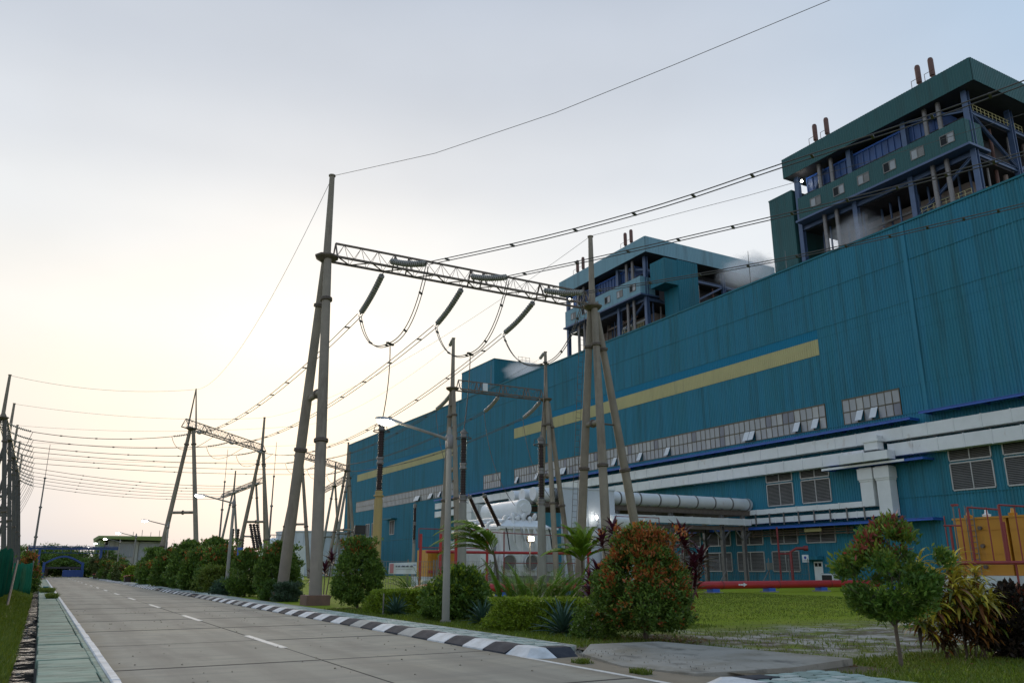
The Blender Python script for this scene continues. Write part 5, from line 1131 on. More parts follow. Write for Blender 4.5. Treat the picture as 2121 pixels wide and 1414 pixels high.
for k, f in enumerate((0.6, 1.7, 3.2, 5.0, 6.2)):
    MB().lathe((AX+0.6, ya-f, zt_+0.1), (AX+0.6, ya-f, zt_+0.55), [(0, 0.2), (0.4, 0.24), (0.5, 0.1), (1, 0.07)], 10).build('fitting', 'white_paint' if k % 2 else 'yellow_eq', at_, True)
MB().box(AX-1.2, AX+5, yb-10, ya+2.0, -0.1, zb_-0.01).build('plinth', 'white_wall', at_)
ld = MB()
for s in (0, 0.45): ld.tube((AX-0.15, ya-0.9-s, zb_), (AX-0.15, ya-0.9-s, zt_+0.8), 0.03, n=5)
for k in range(10): ld.tube((AX-0.15, ya-0.9, zb_+0.25+k*0.32), (AX-0.15, ya-1.35, zb_+0.25+k*0.32), 0.02, n=4)
ld.build('ladder', 'galv', at_)
RX = 45.6
rs = thing('red_cage', 'red sprinkler pipework around the amber transformer at the right edge', 'pipe frame', (RX, 26, 0))
pz = onX(2030, 1165, RX).z; p0 = onX(1942, 1168, RX).y
MB().tube((RX, p0, pz), (RX, p0-12, pz), 0.10, n=12).build('main_pipe', 'red_dull', rs, True)
for px, py, r in ((1955, 1068, 0.035), (1968, 1090, 0.07), (1986, 1052, 0.04), (2003, 1050, 0.07), (2042, 1050, 0.035), (2068, 1045, 0.075), (2078, 1080, 0.08), (2100, 1046, 0.035)):
    e = onX(px, py, RX+0.1); MB().tube((RX+0.1, e.y, pz), (RX+0.1, e.y, e.z), r, n=8).build('upright', 'red_dull', rs, True)
for (p0_, p1_) in (((2003, 1050), (2070, 1055)), ((2068, 1045), (2150, 1050)), ((1955, 1088), (1990, 1088))):
    a = onX(*p0_, RX+0.1); c = onX(*p1_, RX+0.1); MB().tube((RX+0.1, a.y, a.z), (RX+0.1, c.y, c.z), 0.05, n=8).build('top_pipe', 'red_dull', rs, True)
for f in (1.5, 5.5): MB().bar((RX, p0-f, pz), (RX, p0-f-0.9, zb_-0.1), 0.08, 0.08).build('bracket', 'red_dull', rs)
for f in (0.6, 4.5, 8.5): MB().tube((RX, p0-f, 0), (RX, p0-f, pz), 0.06, n=6).build('stand', 'red_dull', rs)
e = onX(1973, 1048, 45.9); mp_ = thing('camera_post', 'grey post with a small red-capped head left of the amber transformer', 'post', (45.9, e.y, 0))
MB().tube((e.x, e.y, 0), (e.x, e.y, e.z), 0.04, n=6).build('post', 'galv', mp_); MB().box(e.x-0.1, e.x+0.1, e.y-0.3, e.y+0.05, e.z, e.z+0.12).build('head', 'red_dull', mp_)
# floodlights
def flood(x, y, z, label, lit, lens):
    t = thing('floodlight', label, 'floodlight', (x, y, 0), 'yard floodlights')
    MB().tube((x, y, 0), (x, y, z-0.2), 0.06, n=8).build('pole', 'galv', t, True); MB().box(x-0.3, x+0.3, y-0.04, y+0.04, z-0.24, z-0.18).build('bracket', 'black', t)
    h = MB(); h.v = [(x-0.3, y-0.2, z-0.17), (x+0.3, y-0.2, z-0.17), (x+0.3, y+0.12, z-0.1), (x-0.3, y+0.12, z-0.1), (x-0.3, y-0.2, z+0.33), (x+0.3, y-0.2, z+0.33), (x+0.24, y+0.18, z+0.26), (x-0.24, y+0.18, z+0.26)]
    h.f = [(0,3,2,1),(4,5,6,7),(0,1,5,4),(1,2,6,5),(2,3,7,6),(3,0,4,7)]; h = h.build('housing', 'black', t)
    MB().box(x-0.25, x+0.25, y-0.23, y-0.205, z-0.1, z+0.26).build('lens', lens, h)
    if lit:
        l = bpy.data.lights.new('flood_light', 'POINT'); l.energy = lit; l.color = (1, 0.86, 0.6); l.shadow_soft_size = 0.25; lo = bpy.data.objects.new('flood_light', l); COL.objects.link(lo); lo.location = (x, y-0.45, z+0.1); adopt(lo, t); lo.location = (x, y-0.45, z+0.1)
flood(36.7, 62, 4.1, 'bright warm floodlight on a short pole in front of the white transformer', 260, 'flood_on')
flood(15.1, 44, 3.65, 'unlit black square floodlight above the red-tipped shrub', 0, 'black')
wl = thing('wall_light', 'small lit lamp on a bent bracket on the white fire wall', 'lamp', (53.4, 75.6, 6.6))
MB().path([(51.5, 75.83, 6.1), (53.6, 75.8, 6.2), (53.7, 75.6, 6.7), (53.3, 75.3, 7.1)], 0.04, 6).build('bracket', 'galv', wl, True)
MB().lathe((53.25, 75.3, 7.0), (53.1, 75.15, 7.35), [(0, 0.06), (0.5, 0.12), (1, 0.10)], 10).build('lens', 'lamp_on', wl, True)
# ------------------------------------------------------------------ street lamps, signs
def street_lamp(x, y, label, light=0.0, h=6.0, rz=0.0):
    t = thing('street_lamp', label, 'street lamp', (x, y, 0), 'street lamps along the right footpath')
    MB().lathe((x, y, 0), (x, y, h+0.35), [(0, 0.125), (0.02, 0.125), (0.5, 0.105), (0.97, 0.085), (1, 0.05)], 14).build('pole', 'pole_grey', t, True)
    ar = MB().path([(x, y, h-0.08), (x-0.35, y, h+0.02), (x-1.6, y, h+0.30), (x-1.75, y, h+0.33)], [0.06, 0.05, 0.045, 0.045], 8).build('arm', 'pole_grey', t, True)
    MB().lathe((x, y, h-0.35), (x, y, h+0.1), [(0, 0.11), (0.1, 0.13), (0.9, 0.13), (1, 0.1)], 12).build('clamp', 'galv', t, True)
    hd = MB(); X0 = x-1.7; secs = [(0.0, 0.06, 0.05), (0.18, 0.09, 0.075), (0.42, 0.14, 0.10), (0.72, 0.155, 0.10), (0.92, 0.12, 0.07), (1.0, 0.05, 0.03)]; n = 12
    for s, w, ht in secs:
        for k in range(n):
            an = 2*math.pi*k/n; hd.v.append((X0-s*0.9, y+w*math.cos(an), h+0.335+0.22*s*0.45+ht*math.sin(an)*(1.0 if math.sin(an) > 0 else 0.55)))
    for j in range(len(secs)-1):
        for k in range(n): k2 = (k+1) % n; hd.f.append((j*n+k, (j+1)*n+k, (j+1)*n+k2, j*n+k2))
    hd.f += [tuple(range(n)), tuple(range(len(secs)*n-1, len(secs)*n-1-n, -1))]
    hd = hd.build('head', 'lamp_head', t, True)
    ln = MB().lathe((X0-0.58, y, h+0.235), (X0-0.56, y, h+0.38), [(0, 0.05), (0.2, 0.11), (0.6, 0.145), (1, 0.15)], 14)
    ln.v = [((v[0]-(X0-0.57))*2.0+(X0-0.57), v[1], v[2]) for v in ln.v]; ln.build('lens', 'lamp_on', hd, True)
    MB().box(x-0.12, x+0.12, y-0.12, y+0.12, -0.1, 0.12).build('base', 'concrete', t)
    if light:
        l = bpy.data.lights.new('lamp_light', 'POINT'); l.energy = light; l.color = (1, 0.94, 0.8); l.shadow_soft_size = 0.15; lo = bpy.data.objects.new('lamp_light', l); COL.objects.link(lo); adopt(lo, t); lo.location = (X0-0.57, y, h+0.12)
    return t
for y, lab, e in ((24.3, 'nearest grey street lamp with a lit head, rising from the grass verge', 40), (57.8, 'lit street lamp beside the blue roadside sign', 25), (91, 'third lit street lamp, rising from the dense shrubs', 15), (124, 'fourth lit street lamp, in front of the yellow-green roofed building', 0), (150, 'fifth lit street lamp along the road, left of the yellow-green roofed building', 0), (176, 'sixth lit street lamp, just in front of the blue gate frame', 0), (203, 'seventh and smallest lit street lamp, beyond the blue gate frame', 0)):
    street_lamp(11.3 if y < 30 else 10.9, y, lab, e, 5.85 if y < 30 else 6.0)
bs = thing('road_sign', 'narrow blue sign with a white pictogram on a thin post by the second lamp', 'sign', (11.2, 56, 0))
MB().tube((11.2, 56, 0), (11.2, 56, 2.9), 0.035, n=8).build('post', 'galv', bs); MB().box(11.03, 11.37, 55.93, 55.96, 2.2, 3.0).build('board', 'blue_steel', bs)
g = MB(); g.poly([(11.12, 55.92, 2.4), (11.28, 55.92, 2.4), (11.2, 55.92, 2.8)]); g.build('pictogram', 'sign_white', bs)
for (px, py, Y, nm) in ((433, 1228, 60, 'small white stake marker at the verge near the second lamp'), (284, 1207, 100, 'small white stake marker by the far rounded shrubs')):
    q = onZ(px, py); m_ = thing('stake_marker', nm, 'marker', (q.x, q.y, 0)); MB().box(q.x-0.1, q.x+0.1, q.y-0.02, q.y+0.02, 0.25, 0.85).build('plate', 'sign_white', m_); MB().tube((q.x, q.y, 0), (q.x, q.y, 0.3), 0.02, n=5).build('stake', 'galv', m_)
st_ = thing('verge_stake', 'thin grey stake standing in front of the clipped hedge', 'stake', (11.0, 29.0, 0)); MB().tube((11.0, 29.0, 0), (11.0, 29.0, 0.8), 0.025, n=6).build('rod', 'galv', st_)
# red covered bench tables by the kerb far up the road
def red_table(x, y, lab, sc=1.0):
    t = thing('red_cart', lab, 'cart', (x, y, 0), 'red roadside carts'); 
    b = MB(); n = 9
    for k in range(n):
        a = math.pi*k/(n-1); xx = x-0.7*sc*math.cos(a)
        b.v += [(xx, y-0.5, 0.75+0.2*math.sin(a)), (xx, y+0.5, 0.75+0.2*math.sin(a))]
    for k in range(n-1): b.f.append((2*k, 2*k+2, 2*k+3, 2*k+1))
    o = b.build('cover', 'red', t, True); o.modifiers.new('t', 'SOLIDIFY').thickness = 0.05
    MB().box(x-0.6*sc, x+0.1, y-0.4, y+0.4, 0.15, 0.74).build('body', 'brown_porc', t)
    for s in (-0.55, 0.55): MB().tube((x+s*sc, y-0.4, 0), (x+s*sc, y-0.4, 0.76), 0.05, n=6).build('leg', 'black', t)
red_table(9.75, 112.5, 'small red topped cart standing by the kerb under the far shrubs'); red_table(8.7, 160, 'farther red covered cart by the kerb near the blue gate')
rl = thing('red_rail', 'low red rail along the far right kerb', 'rail', (9.6, 135, 0)); MB().tube((9.6, 128, 0.35), (9.6, 141, 0.35), 0.09, n=6).build('rail', 'red_dull', rl)
for k in range(4): MB().tube((9.6, 128.5+k*4, 0), (9.6, 128.5+k*4, 0.35), 0.06, n=6).build('post', 'red_dull', rl)
# ------------------------------------------------------------------ blue gate, distant building
M['gate_blue'] = mat('gate_blue_paint', (0.022, 0.07, 0.26), (0.018, 0.055, 0.2), 0.8, 0.5)
gt = thing('gate_frame', 'blue steel pipe bridge spanning the far end of the road', 'gate', (4, 175, 0))
for x in (-1.9, -0.4, 9.7): MB().box(x-0.2, x+0.2, 174.8, 175.2, 0, 5.5).build('post', 'gate_blue', gt)
MB().box(-2.3, 12.5, 174.75, 175.25, 5.15, 5.55).build('top_beam', 'gate_blue', gt); MB().box(-2.3, 12.5, 174.5, 175.5, 5.62, 5.75).build('pipe_tray', 'gate_blue', gt)
for k in range(8): MB().box(0.4+k*1.4, 0.48+k*1.4, 174.9, 175.1, 4.55, 5.15).build('hanger', 'gate_blue', gt)
MB().tube((-0.4, 175, 4.55), (9.7, 175, 4.55), 0.05, n=6).build('rail', 'gate_blue', gt); MB().tube((-2.4, 174.6, 0), (-2.4, 174.6, 5.7), 0.1, n=6).build('red_pipe', 'red_dull', gt)
ga = thing('arched_gate', 'dark blue arched entrance roof behind the pipe bridge', 'gate', (4.3, 205, 0))
b = MB(); n = 14
for k in range(n+1):
    f = k/n; x = 0.6+7.4*f; z = 2.9+1.55*math.sin(math.pi*f); b.v += [(x, 203, z), (x, 210, z)]
for k in range(n): b.f.append((2*k, 2*k+2, 2*k+3, 2*k+1))
o = b.build('arched_roof', 'gate_blue', ga); o.modifiers.new('t', 'SOLIDIFY').thickness = 0.35
for x in (0.7, 8.0): MB().box(x-0.25, x+0.25, 202.8, 203.2, 0, 3.1).build('post', 'gate_blue', ga)
MB().box(0.6, 8.1, 203.5, 203.8, 1.75, 2.15).build('crossbar', 'deck', ga)
gd = MB().box(4.3, 8.3, 201.5, 201.7, 0.1, 1.5).build('gate_leaf', 'gate_blue', ga)
for k in range(6): MB().box(4.5+k*0.65, 4.58+k*0.65, 201.4, 201.49, 0.1, 1.5).build('bar', 'gate_blue', gd)
M['roof_green'] = mat('yellow_green_roof_edge', (0.20, 0.28, 0.10), (0.26, 0.30, 0.09), 0.5, 0.6)
M['cream'] = mat('pale_cream_render', (0.46, 0.44, 0.38), (0.38, 0.36, 0.31), 0.4, 0.8)
M['orange'] = mat('orange_panel', (0.42, 0.13, 0.03), rough=0.6)
ob = thing('office_building', 'modern office with a slanted yellow-green roof left of the far gantry', 'building', (20, 235, 0))
MB().box(14.3, 28, 231, 250, 0, 8.4).build('wall', 'cream', ob)
rf = MB(); rf.v = [(11.8, 228, 8.9), (27.5, 229, 8.6), (29.5, 252, 8.6), (11.8, 252, 8.6), (11.6, 228, 9.6), (27.7, 228.6, 9.7), (29.7, 252.3, 9.5), (11.6, 252.3, 9.6)]; rf.f = [(0,3,2,1),(4,5,6,7),(0,1,5,4),(1,2,6,5),(2,3,7,6),(3,0,4,7)]
rf = rf.build('roof', 'roof_green', ob); MB().box(12.2, 13.2, 229.5, 251, 0.0, 8.6).build('side_fin', 'roof_green', rf)
for (x0, x1, z0, z1, mm, nm) in ((16.6, 20.2, 4.6, 7.9, 'glass', 'window'), (21.3, 27.6, 2.5, 8.0, 'glass', 'curtain_glazing'), (16.2, 18.4, 2.6, 4.4, 'orange', 'orange_panel')):
    w = MB().box(x0, x1, 230.85, 230.98, z0, z1).build(nm, mm, ob)
    if mm == 'glass':
        for k in range(1, 4): MB().box(x0+(x1-x0)*k/4-0.05, x0+(x1-x0)*k/4+0.05, 230.75, 230.84, z0, z1).build('mullion', 'frame', w)
for y in (233, 237, 241): MB().box(14.15, 14.28, y, y+1.6, 4.5, 7.5).build('window', 'glass', ob)
MB().box(20.3, 21.0, 230.4, 230.84, 0, 8.5).build('pillar', 'cream', ob); MB().box(14.0, 15.4, 230.5, 230.84, 0, 8.5).build('pillar', 'cream', ob)
MB().box(12.5, 24, 226, 228, 0, 2.8).build('low_wing', 'white_duct', ob); MB().box(12.3, 24, 225.8, 225.98, 0.5, 1.3).build('blue_band', 'gate_blue', ob)
for k in range(4): MB().tube((20+k*2.1, 236, 9.6), (20+k*2.1, 236, 11+0.5*(k % 2)), 0.06, n=4).build('roof_antenna', 'galv', ob)
# ------------------------------------------------------------------ green sheet fence on the left bank
M['green_sheet'] = mat('dark_green_sheet', (0.007, 0.052, 0.032), (0.012, 0.085, 0.05), 0.8, 0.7, spec=0.0, streak=((0.05, 0.055, 0.04), 1.2, 0.56, 0.6, (1.5, 1.5, 0.15)))
M['green_sheet_pale'] = mat('faded_green_sheet', (0.025, 0.16, 0.09), (0.016, 0.11, 0.062), 1.0, 0.7, spec=0.0, streak=((0.12, 0.16, 0.07), 1.3, 0.55, 0.5, (1.5, 1.5, 0.15)))
def sheets(t, pts, n, h, m, lean, base_z):
    P = [Vector((*p, 0)) for p in pts]; seg = [(P[k+1]-P[k]).length for k in range(len(P)-1)]; tot = sum(seg)
    def at(s):
        for k, L_ in enumerate(seg):
            if s <= L_ or k == len(seg)-1: return P[k]+(P[k+1]-P[k])*(s/L_), (P[k+1]-P[k]).normalized()
            s -= L_
    for k in range(n):
        b = MB(); c = 16; dx = random.uniform(-0.10, 0.10)+lean; hh = h*random.uniform(0.88, 1.06); tw = random.uniform(-0.10, 0.10)
        for j in range(c+1):
            p, d = at(tot*(k+j/c*1.06)/n*0.999); nn = Vector((d.y, -d.x, 0)); wv = 0.05*math.sin(j*math.pi/2+k)+0.02*(k % 2)
            for q in range(5):
                f = q/4; b.v.append(tuple(p+nn*(wv+dx*f+0.06*math.sin(f*2.5+k))+d*(tw*f)+Vector((0, 0, base_z+hh*f+0.05*f*math.sin(j*0.4+k)))))
        for j in range(c):
            for q in range(4): i = j*5+q; b.f.append((i, i+5, i+6, i+1))
        o = b.build('sheet', m, t, True); o.modifiers.new('t', 'SOLIDIFY').thickness = 0.012
gf = thing('sheet_fence', 'dark green wavy sheet fence leaning on the left grass bank', 'fence', (-1.2, 38, 0))
sheets(gf, [(-1.75, 23.5), (-1.5, 31), (-1.25, 40), (-1.2, 53)], 8, 2.2, 'green_sheet', -0.18, 0.28)
MB().tube((-0.86, 35.5, 0.1), (-1.02, 49, 2.05), 0.05, n=7).build('slanted_pole', 'bark', gf)
for y in (25, 31, 38, 45, 52): MB().tube((-1.6, y, 0.2), (-1.6, y, 2.5), 0.045, n=6).build('post', 'galv', gf)
gp = thing('sheet_fence', 'paler green sheet panel facing the road end, beyond the leaning fence', 'fence', (-0.7, 58, 0))
sheets(gp, [(-1.45, 57.5), (-0.9, 58.4), (-0.42, 58.9)], 2, 2.0, 'green_sheet_pale', 0.03, 0.15)
MB().tube((-0.38, 58.95, 0.0), (-0.38, 58.95, 2.15), 0.04, n=6).build('post', 'galv', gp)
# ------------------------------------------------------------------ vegetation
VR = np.random.default_rng(21); DENS = 2.2
def unit(v): return v/np.maximum(np.linalg.norm(v, axis=-1, keepdims=True), 1e-6)
def leaf_quads(pos, d, L_, W_, fold=0.15, droop=0.0):
    n = len(pos); d = unit(d); r = unit(np.cross(d, unit(VR.normal(0, 1, (n, 3))+np.array([0, 0, 0.6])))); nm = np.cross(r, d)
    L_ = L_[:, None]; W_ = W_[:, None]
    mid = pos+d*L_*0.5+nm*(L_*fold*0.35); tip = pos+d*L_-np.array([0, 0, 1.0])*L_*droop
    v = np.stack([pos, mid-r*W_*0.5, tip, mid+r*W_*0.5], 1).reshape(-1, 3)
    return v, np.arange(n*4).reshape(-1, 4)
def lump(th, z, seed, amp):
    r = np.random.default_rng(seed); s = np.zeros_like(th)
    for k in range(7): s = s+np.sin(th*r.integers(1, 6)+z*r.uniform(1.5, 9)+r.uniform(0, 6.3))*r.uniform(0.4, 1)
    return 1+amp*s/3.2
def mixc(a, b, f): return np.asarray(a)*(1-f[:, None])+np.asarray(b)*f[:, None]
GREEN = ((0.062, 0.125, 0.020), (0.160, 0.240, 0.036)); LIME = ((0.14, 0.215, 0.016), (0.24, 0.31, 0.024)); RED = ((0.30, 0.07, 0.022), (0.42, 0.17, 0.035)); OLIVE = ((0.05, 0.075, 0.018), (0.09, 0.115, 0.022))
def shrub(name, label, x, y, R, H, z0=0.25, tips=700, per=9, leaf=(0.085, 0.036), shape='ovoid', green=GREEN, young=None, young_p=0.3, young_lo=0.45, seed=1, amp=0.22, trunk=True, sy=1.0, group='shrubs along the verge', cat='shrub', stems=5, flowers=0, out_=0.6):
    t = thing(name, label, cat, (x, y, 0), group); r = np.random.default_rng(seed); tips = int(tips*DENS); leaf = (leaf[0]*1.2, leaf[1]*1.3)
    th = r.uniform(0, 2*math.pi, tips); f = r.uniform(0, 1, tips)
    if shape == 'ovoid': prof = np.interp(f, [0, .10, .30, .52, .72, .88, 1], [.60, .88, 1.0, .92, .70, .42, .10])
    elif shape == 'cone': prof = np.clip((1-f)**0.62*(0.55+np.minimum(f*6, 1)*0.52), 0.05, 1.1)
    elif shape == 'dome': prof = np.sqrt(np.clip(1-f**2.4, 0.02, 1))*(0.82+0.18*np.minimum(f*5, 1))
    elif shape == 'box': prof = np.where(f < 0.86, 1.0, np.sqrt(np.clip(1-((f-0.86)/0.15)**2, 0.02, 1)))
    elif shape == 'round': prof = np.sqrt(np.clip(1-(2*f-1)**2, 0.03, 1))
    u = 1-np.abs(r.normal(0, 0.17, tips)); u = np.where(r.uniform(0, 1, tips) < 0.30, r.uniform(0.3, 0.8, tips), np.clip(u, 0.35, 1.05))
    if shape in ('box', 'dome', 'ovoid', 'round'): # fill the top face too
        topm = r.uniform(0, 1, tips) < (0.34 if shape == 'box' else 0.05 if shape == 'ovoid' else 0.16); f = np.where(topm, r.uniform(0.9, 1.0, tips), f); u = np.where(topm, np.sqrt(r.uniform(0, 1, tips)), u)
    rr = R*prof*lump(th, f*H/max(R, .3), seed, amp)*u; hz = H*(1+0.5*(lump(th*1.0, f*0+1.3, seed+5, amp*0.35)-1))
    P = np.stack([x+rr*np.cos(th), y+rr*np.sin(th)*sy, z0+f*(hz-z0)], -1)
    o = unit(np.stack([np.cos(th)*rr, np.sin(th)*rr, (f-0.35)*H*0.8], -1))
    # gather the outer shoots into clumps so that the crown has lobes and gaps
    K = 34 if amp > 0.13 else 60; ci = r.choice(tips, K); C_ = P[ci]*0.94+np.array([x, y, z0+H*0.45])*0.06; near = np.argmin(((P[:, None, :]-C_[None])**2).sum(-1), 1); cr = R*(0.26 if amp > 0.13 else 0.2)
    dv = P-C_[near]; ln = np.linalg.norm(dv, axis=1, keepdims=True); pull = np.clip((ln-cr)/np.maximum(ln, 1e-4), 0, 0.75)*(r.uniform(0, 1, (tips, 1)) < 0.8)*min(1.0, amp*4.5); P = P-dv*pull
    P[:, 2] = np.maximum(P[:, 2], z0*0.7)
    pos = np.repeat(P, per, 0)+r.normal(0, leaf[0]*0.38, (tips*per, 3)); od = np.repeat(o, per, 0)
    d = od*out_+np.array([0, 0, 0.42])+r.normal(0, 0.62, (tips*per, 3))
    n = tips*per; L_ = leaf[0]*r.uniform(0.65, 1.25, n); W_ = leaf[1]*r.uniform(0.7, 1.2, n)
    v, q = leaf_quads(pos, d, L_, W_)
    c = mixc(green[0], green[1], r.uniform(0, 1, n)**1.3); tv = np.repeat(r.normal(1, 0.16, tips), per); c = c*np.clip(tv, 0.55, 1.5)[:, None]
    if young:
        patch = 0.5+0.5*np.sin(th*2.3+f*5+seed)*np.cos(th*1.1-f*7+seed*2)
        pr = young_p*np.clip((f-young_lo)/(1-young_lo), 0, 1)**0.8*(0.45+patch)+(young_p*0.12*patch if young_p > 0.9 else 0)
        isy = np.repeat((r.uniform(0, 1, tips) < pr) & (u > 0.72), per) & (r.uniform(0, 1, n) < 0.85); yc = mixc(young[0], young[1], r.uniform(0, 1, n)); c = np.where(isy[:, None], yc, c)
    fast('crown', v, q, 'leaf', t, c)
    if flowers:
        k = r.choice(tips, flowers); pv_ = P[k]+o[k]*0.05; v, q = leaf_quads(np.repeat(pv_, 4, 0), r.normal(0, 1, (flowers*4, 3)), np.full(flowers*4, 0.04), np.full(flowers*4, 0.03)); fast('flowers', v, q, 'leaf', t, np.full((flowers*4, 3), 0.6), kind='stuff')
    if trunk:
        MB().path([(x, y, -0.03), (x+0.02, y, z0*0.6), (x-0.01, y+0.02, z0+0.3*H)], [0.05*R+0.012, 0.045*R+0.01, 0.02], 8).build('trunk', 'bark', t, True)
        br = MB()
        for k in range(stems):
            a = k*2*math.pi/stems+seed; br.path([(x, y, z0*0.8+0.02*k), (x+R*0.25*math.cos(a), y+R*0.25*math.sin(a)*sy, z0+H*0.2), (x+R*0.55*math.cos(a), y+R*0.55*math.sin(a)*sy, z0+H*(0.38+0.08*(k % 3)))], [0.022*R+0.008, 0.014*R+0.006, 0.005], 6)
        br.build('branches', 'bark', t, True)
    return t
# the big red-tipped shrub and its neighbours
shrub('red_tip_shrub', 'large egg-shaped shrub with orange-red young leaves on top, beside the driveway', 12.45, 15.8, 1.18, 2.58, 0.34, 1750, 10, (0.088, 0.036), 'ovoid', young=RED, young_p=0.95, young_lo=0.30, seed=3, amp=0.20, stems=8)
shrub('flowering_bush', 'low dark bush dotted with tiny white flowers at the foot of the red-tipped shrub', 11.75, 16.8, 0.62, 0.72, 0.02, 420, 8, (0.055, 0.028), 'dome', seed=5, trunk=False, flowers=26)
shrub('clipped_hedge', 'bright lime clipped hedge mound between the two blue-green agaves', 11.6, 20.0, 1.12, 0.86, 0.03, 1300, 9, (0.055, 0.03), 'dome', green=LIME, seed=7, amp=0.10, trunk=False, sy=0.9, cat='hedge', group='clipped hedges')
shrub('clipped_hedge', 'lime hedge mound half hidden behind the front agave', 12.8, 19.6, 0.8, 0.85, 0.03, 620, 9, (0.055, 0.03), 'dome', green=LIME, seed=8, amp=0.12, trunk=False, cat='hedge', group='clipped hedges')
shrub('loose_bush', 'loose bright green bush around the foot of the nearest lamp post', 12.4, 25.6, 1.1, 1.6, 0.1, 620, 8, (0.13, 0.06), 'ovoid', green=((0.06, 0.12, 0.02), (0.11, 0.18, 0.03)), seed=9, amp=0.35, young=LIME, young_p=0.5, young_lo=0.3)
shrub('low_bush', 'low dark green bush left of the lamp post, beside the agave', 11.6, 25.4, 0.75, 0.72, 0.02, 360, 8, (0.07, 0.035), 'dome', seed=10, trunk=False)
shrub('clipped_hedge', 'long lime clipped hedge left of the lamp post', 12.2, 30.2, 1.35, 0.85, 0.03, 1250, 9, (0.06, 0.033), 'box', green=LIME, seed=11, amp=0.10, trunk=False, sy=0.8, cat='hedge', group='clipped hedges')
shrub('clipped_hedge', 'short lime hedge end behind the grey stake', 13.4, 29.4, 0.7, 0.82, 0.03, 420, 9, (0.06, 0.033), 'dome', green=LIME, seed=12, amp=0.12, trunk=False, cat='hedge', group='clipped hedges')
shrub('tall_shrub', 'tall rounded dark shrub with a red tip right of the near gantry legs', 11.8, 34.2, 1.12, 2.9, 0.2, 1300, 9, (0.10, 0.045), 'ovoid', young=RED, young_p=0.55, young_lo=0.72, seed=13, amp=0.16)
shrub('tall_shrub', 'rounded dark shrub left of the near gantry plinths', 11.5, 47.0, 1.25, 3.0, 0.2, 900, 8, (0.13, 0.06), 'ovoid', young=RED, young_p=0.3, young_lo=0.7, seed=14, amp=0.18)
shrub('tall_shrub', 'taller dark shrub behind its rounded neighbour near the blue sign', 12.6, 50.5, 1.25, 3.0, 0.2, 800, 8, (0.13, 0.06), 'ovoid', young=RED, young_p=0.2, young_lo=0.75, seed=15)
shrub('tall_shrub', 'dark shrub at the left of the pair near the blue sign', 10.95, 52.3, 1.15, 2.75, 0.2, 800, 8, (0.13, 0.06), 'ovoid', young=RED, young_p=0.25, young_lo=0.7, seed=16)
shrub('low_bush', 'low bright green bush in front of the dark shrubs by the gantry', 10.9, 45.2, 0.6, 1.0, 0.03, 300, 8, (0.09, 0.045), 'dome', green=((0.06, 0.12, 0.02), (0.10, 0.17, 0.03)), seed=17, trunk=False)
shrub('low_bush', 'grey-green low bush below the rounded dark shrub', 11.3, 43.9, 0.8, 0.9, 0.03, 320, 8, (0.10, 0.05), 'dome', green=((0.05, 0.09, 0.05), (0.09, 0.13, 0.07)), seed=18, trunk=False)
shrub('yellow_bush', 'yellow-green bush at the foot of the second lamp', 10.7, 61, 1.25, 1.7, 0.05, 420, 8, (0.16, 0.07), 'dome', green=((0.10, 0.15, 0.02), (0.16, 0.19, 0.03)), seed=19, amp=0.3, trunk=False)
shrub('yellow_bush', 'low grey-green bush right of the second lamp', 10.6, 56.0, 1.0, 0.9, 0.03, 300, 8, (0.15, 0.05), 'dome', green=((0.05, 0.10, 0.06), (0.08, 0.13, 0.07)), seed=20, trunk=False)
for k, (x, y, R, H, yp, lab) in enumerate(((11.6, 64.5, 1.7, 3.1, 0.5, 'dark shrub with a red shoulder, nearest of the dense roadside clump'), (12.2, 70.5, 2.0, 3.9, 0.1, 'tallest dark shrub of the dense roadside clump'), (10.9, 74.5, 1.8, 3.7, 0.1, 'broad dark shrub in the middle of the dense roadside clump'), (11.6, 80.0, 2.0, 3.9, 0.2, 'high shrub at the back of the dense roadside clump'), (10.7, 85.0, 1.7, 3.3, 0.3, 'reddish shrub at the left end of the dense roadside clump'), (10.2, 96.0, 1.4, 2.2, 0.35, 'small rounded shrub left of the dense clump'), (11.6, 106.0, 1.9, 3.9, 0.0, 'rounded green tree-like shrub below the office roof'), (10.6, 68.0, 1.4, 3.0, 0.2, 'lower dark shrub in front of the dense roadside clump'))):
    shrub('dense_shrub', lab, x, y, R, H, 0.15, 720, 8, (0.20, 0.10), 'ovoid', young=RED, young_p=yp, young_lo=0.6, seed=30+k, amp=0.2, trunk=True, group='dense roadside shrubs')
for k, (x, y, R, H, g) in enumerate(((10.6, 117, 1.3, 1.8, LIME), (10.4, 124, 1.3, 1.9, OLIVE), (10.2, 131, 1.2, 2.0, OLIVE), (10.4, 139, 1.4, 2.4, GREEN), (10.2, 147, 1.4, 2.4, OLIVE), (10.0, 156, 1.5, 2.8, GREEN), (9.8, 166, 1.6, 3.2, OLIVE))):
    shrub('distant_shrub', '%s distant roadside shrub, counting up the right verge past the red cart' % ('first', 'second', 'third', 'fourth', 'fifth', 'sixth', 'seventh')[k], x, y, R, H, 0.05, 300, 7, (0.24, 0.13), 'dome', green=g, seed=50+k, amp=0.25, trunk=False, young=RED, young_p=0.2, group='distant roadside shrubs')
shrub('hedge_shrub', 'brownish red hedge shrub rising behind the green sheet fence', -0.75, 68, 0.9, 2.65, 0.1, 500, 8, (0.14, 0.06), 'ovoid', young=RED, young_p=0.9, young_lo=0.3, seed=61)
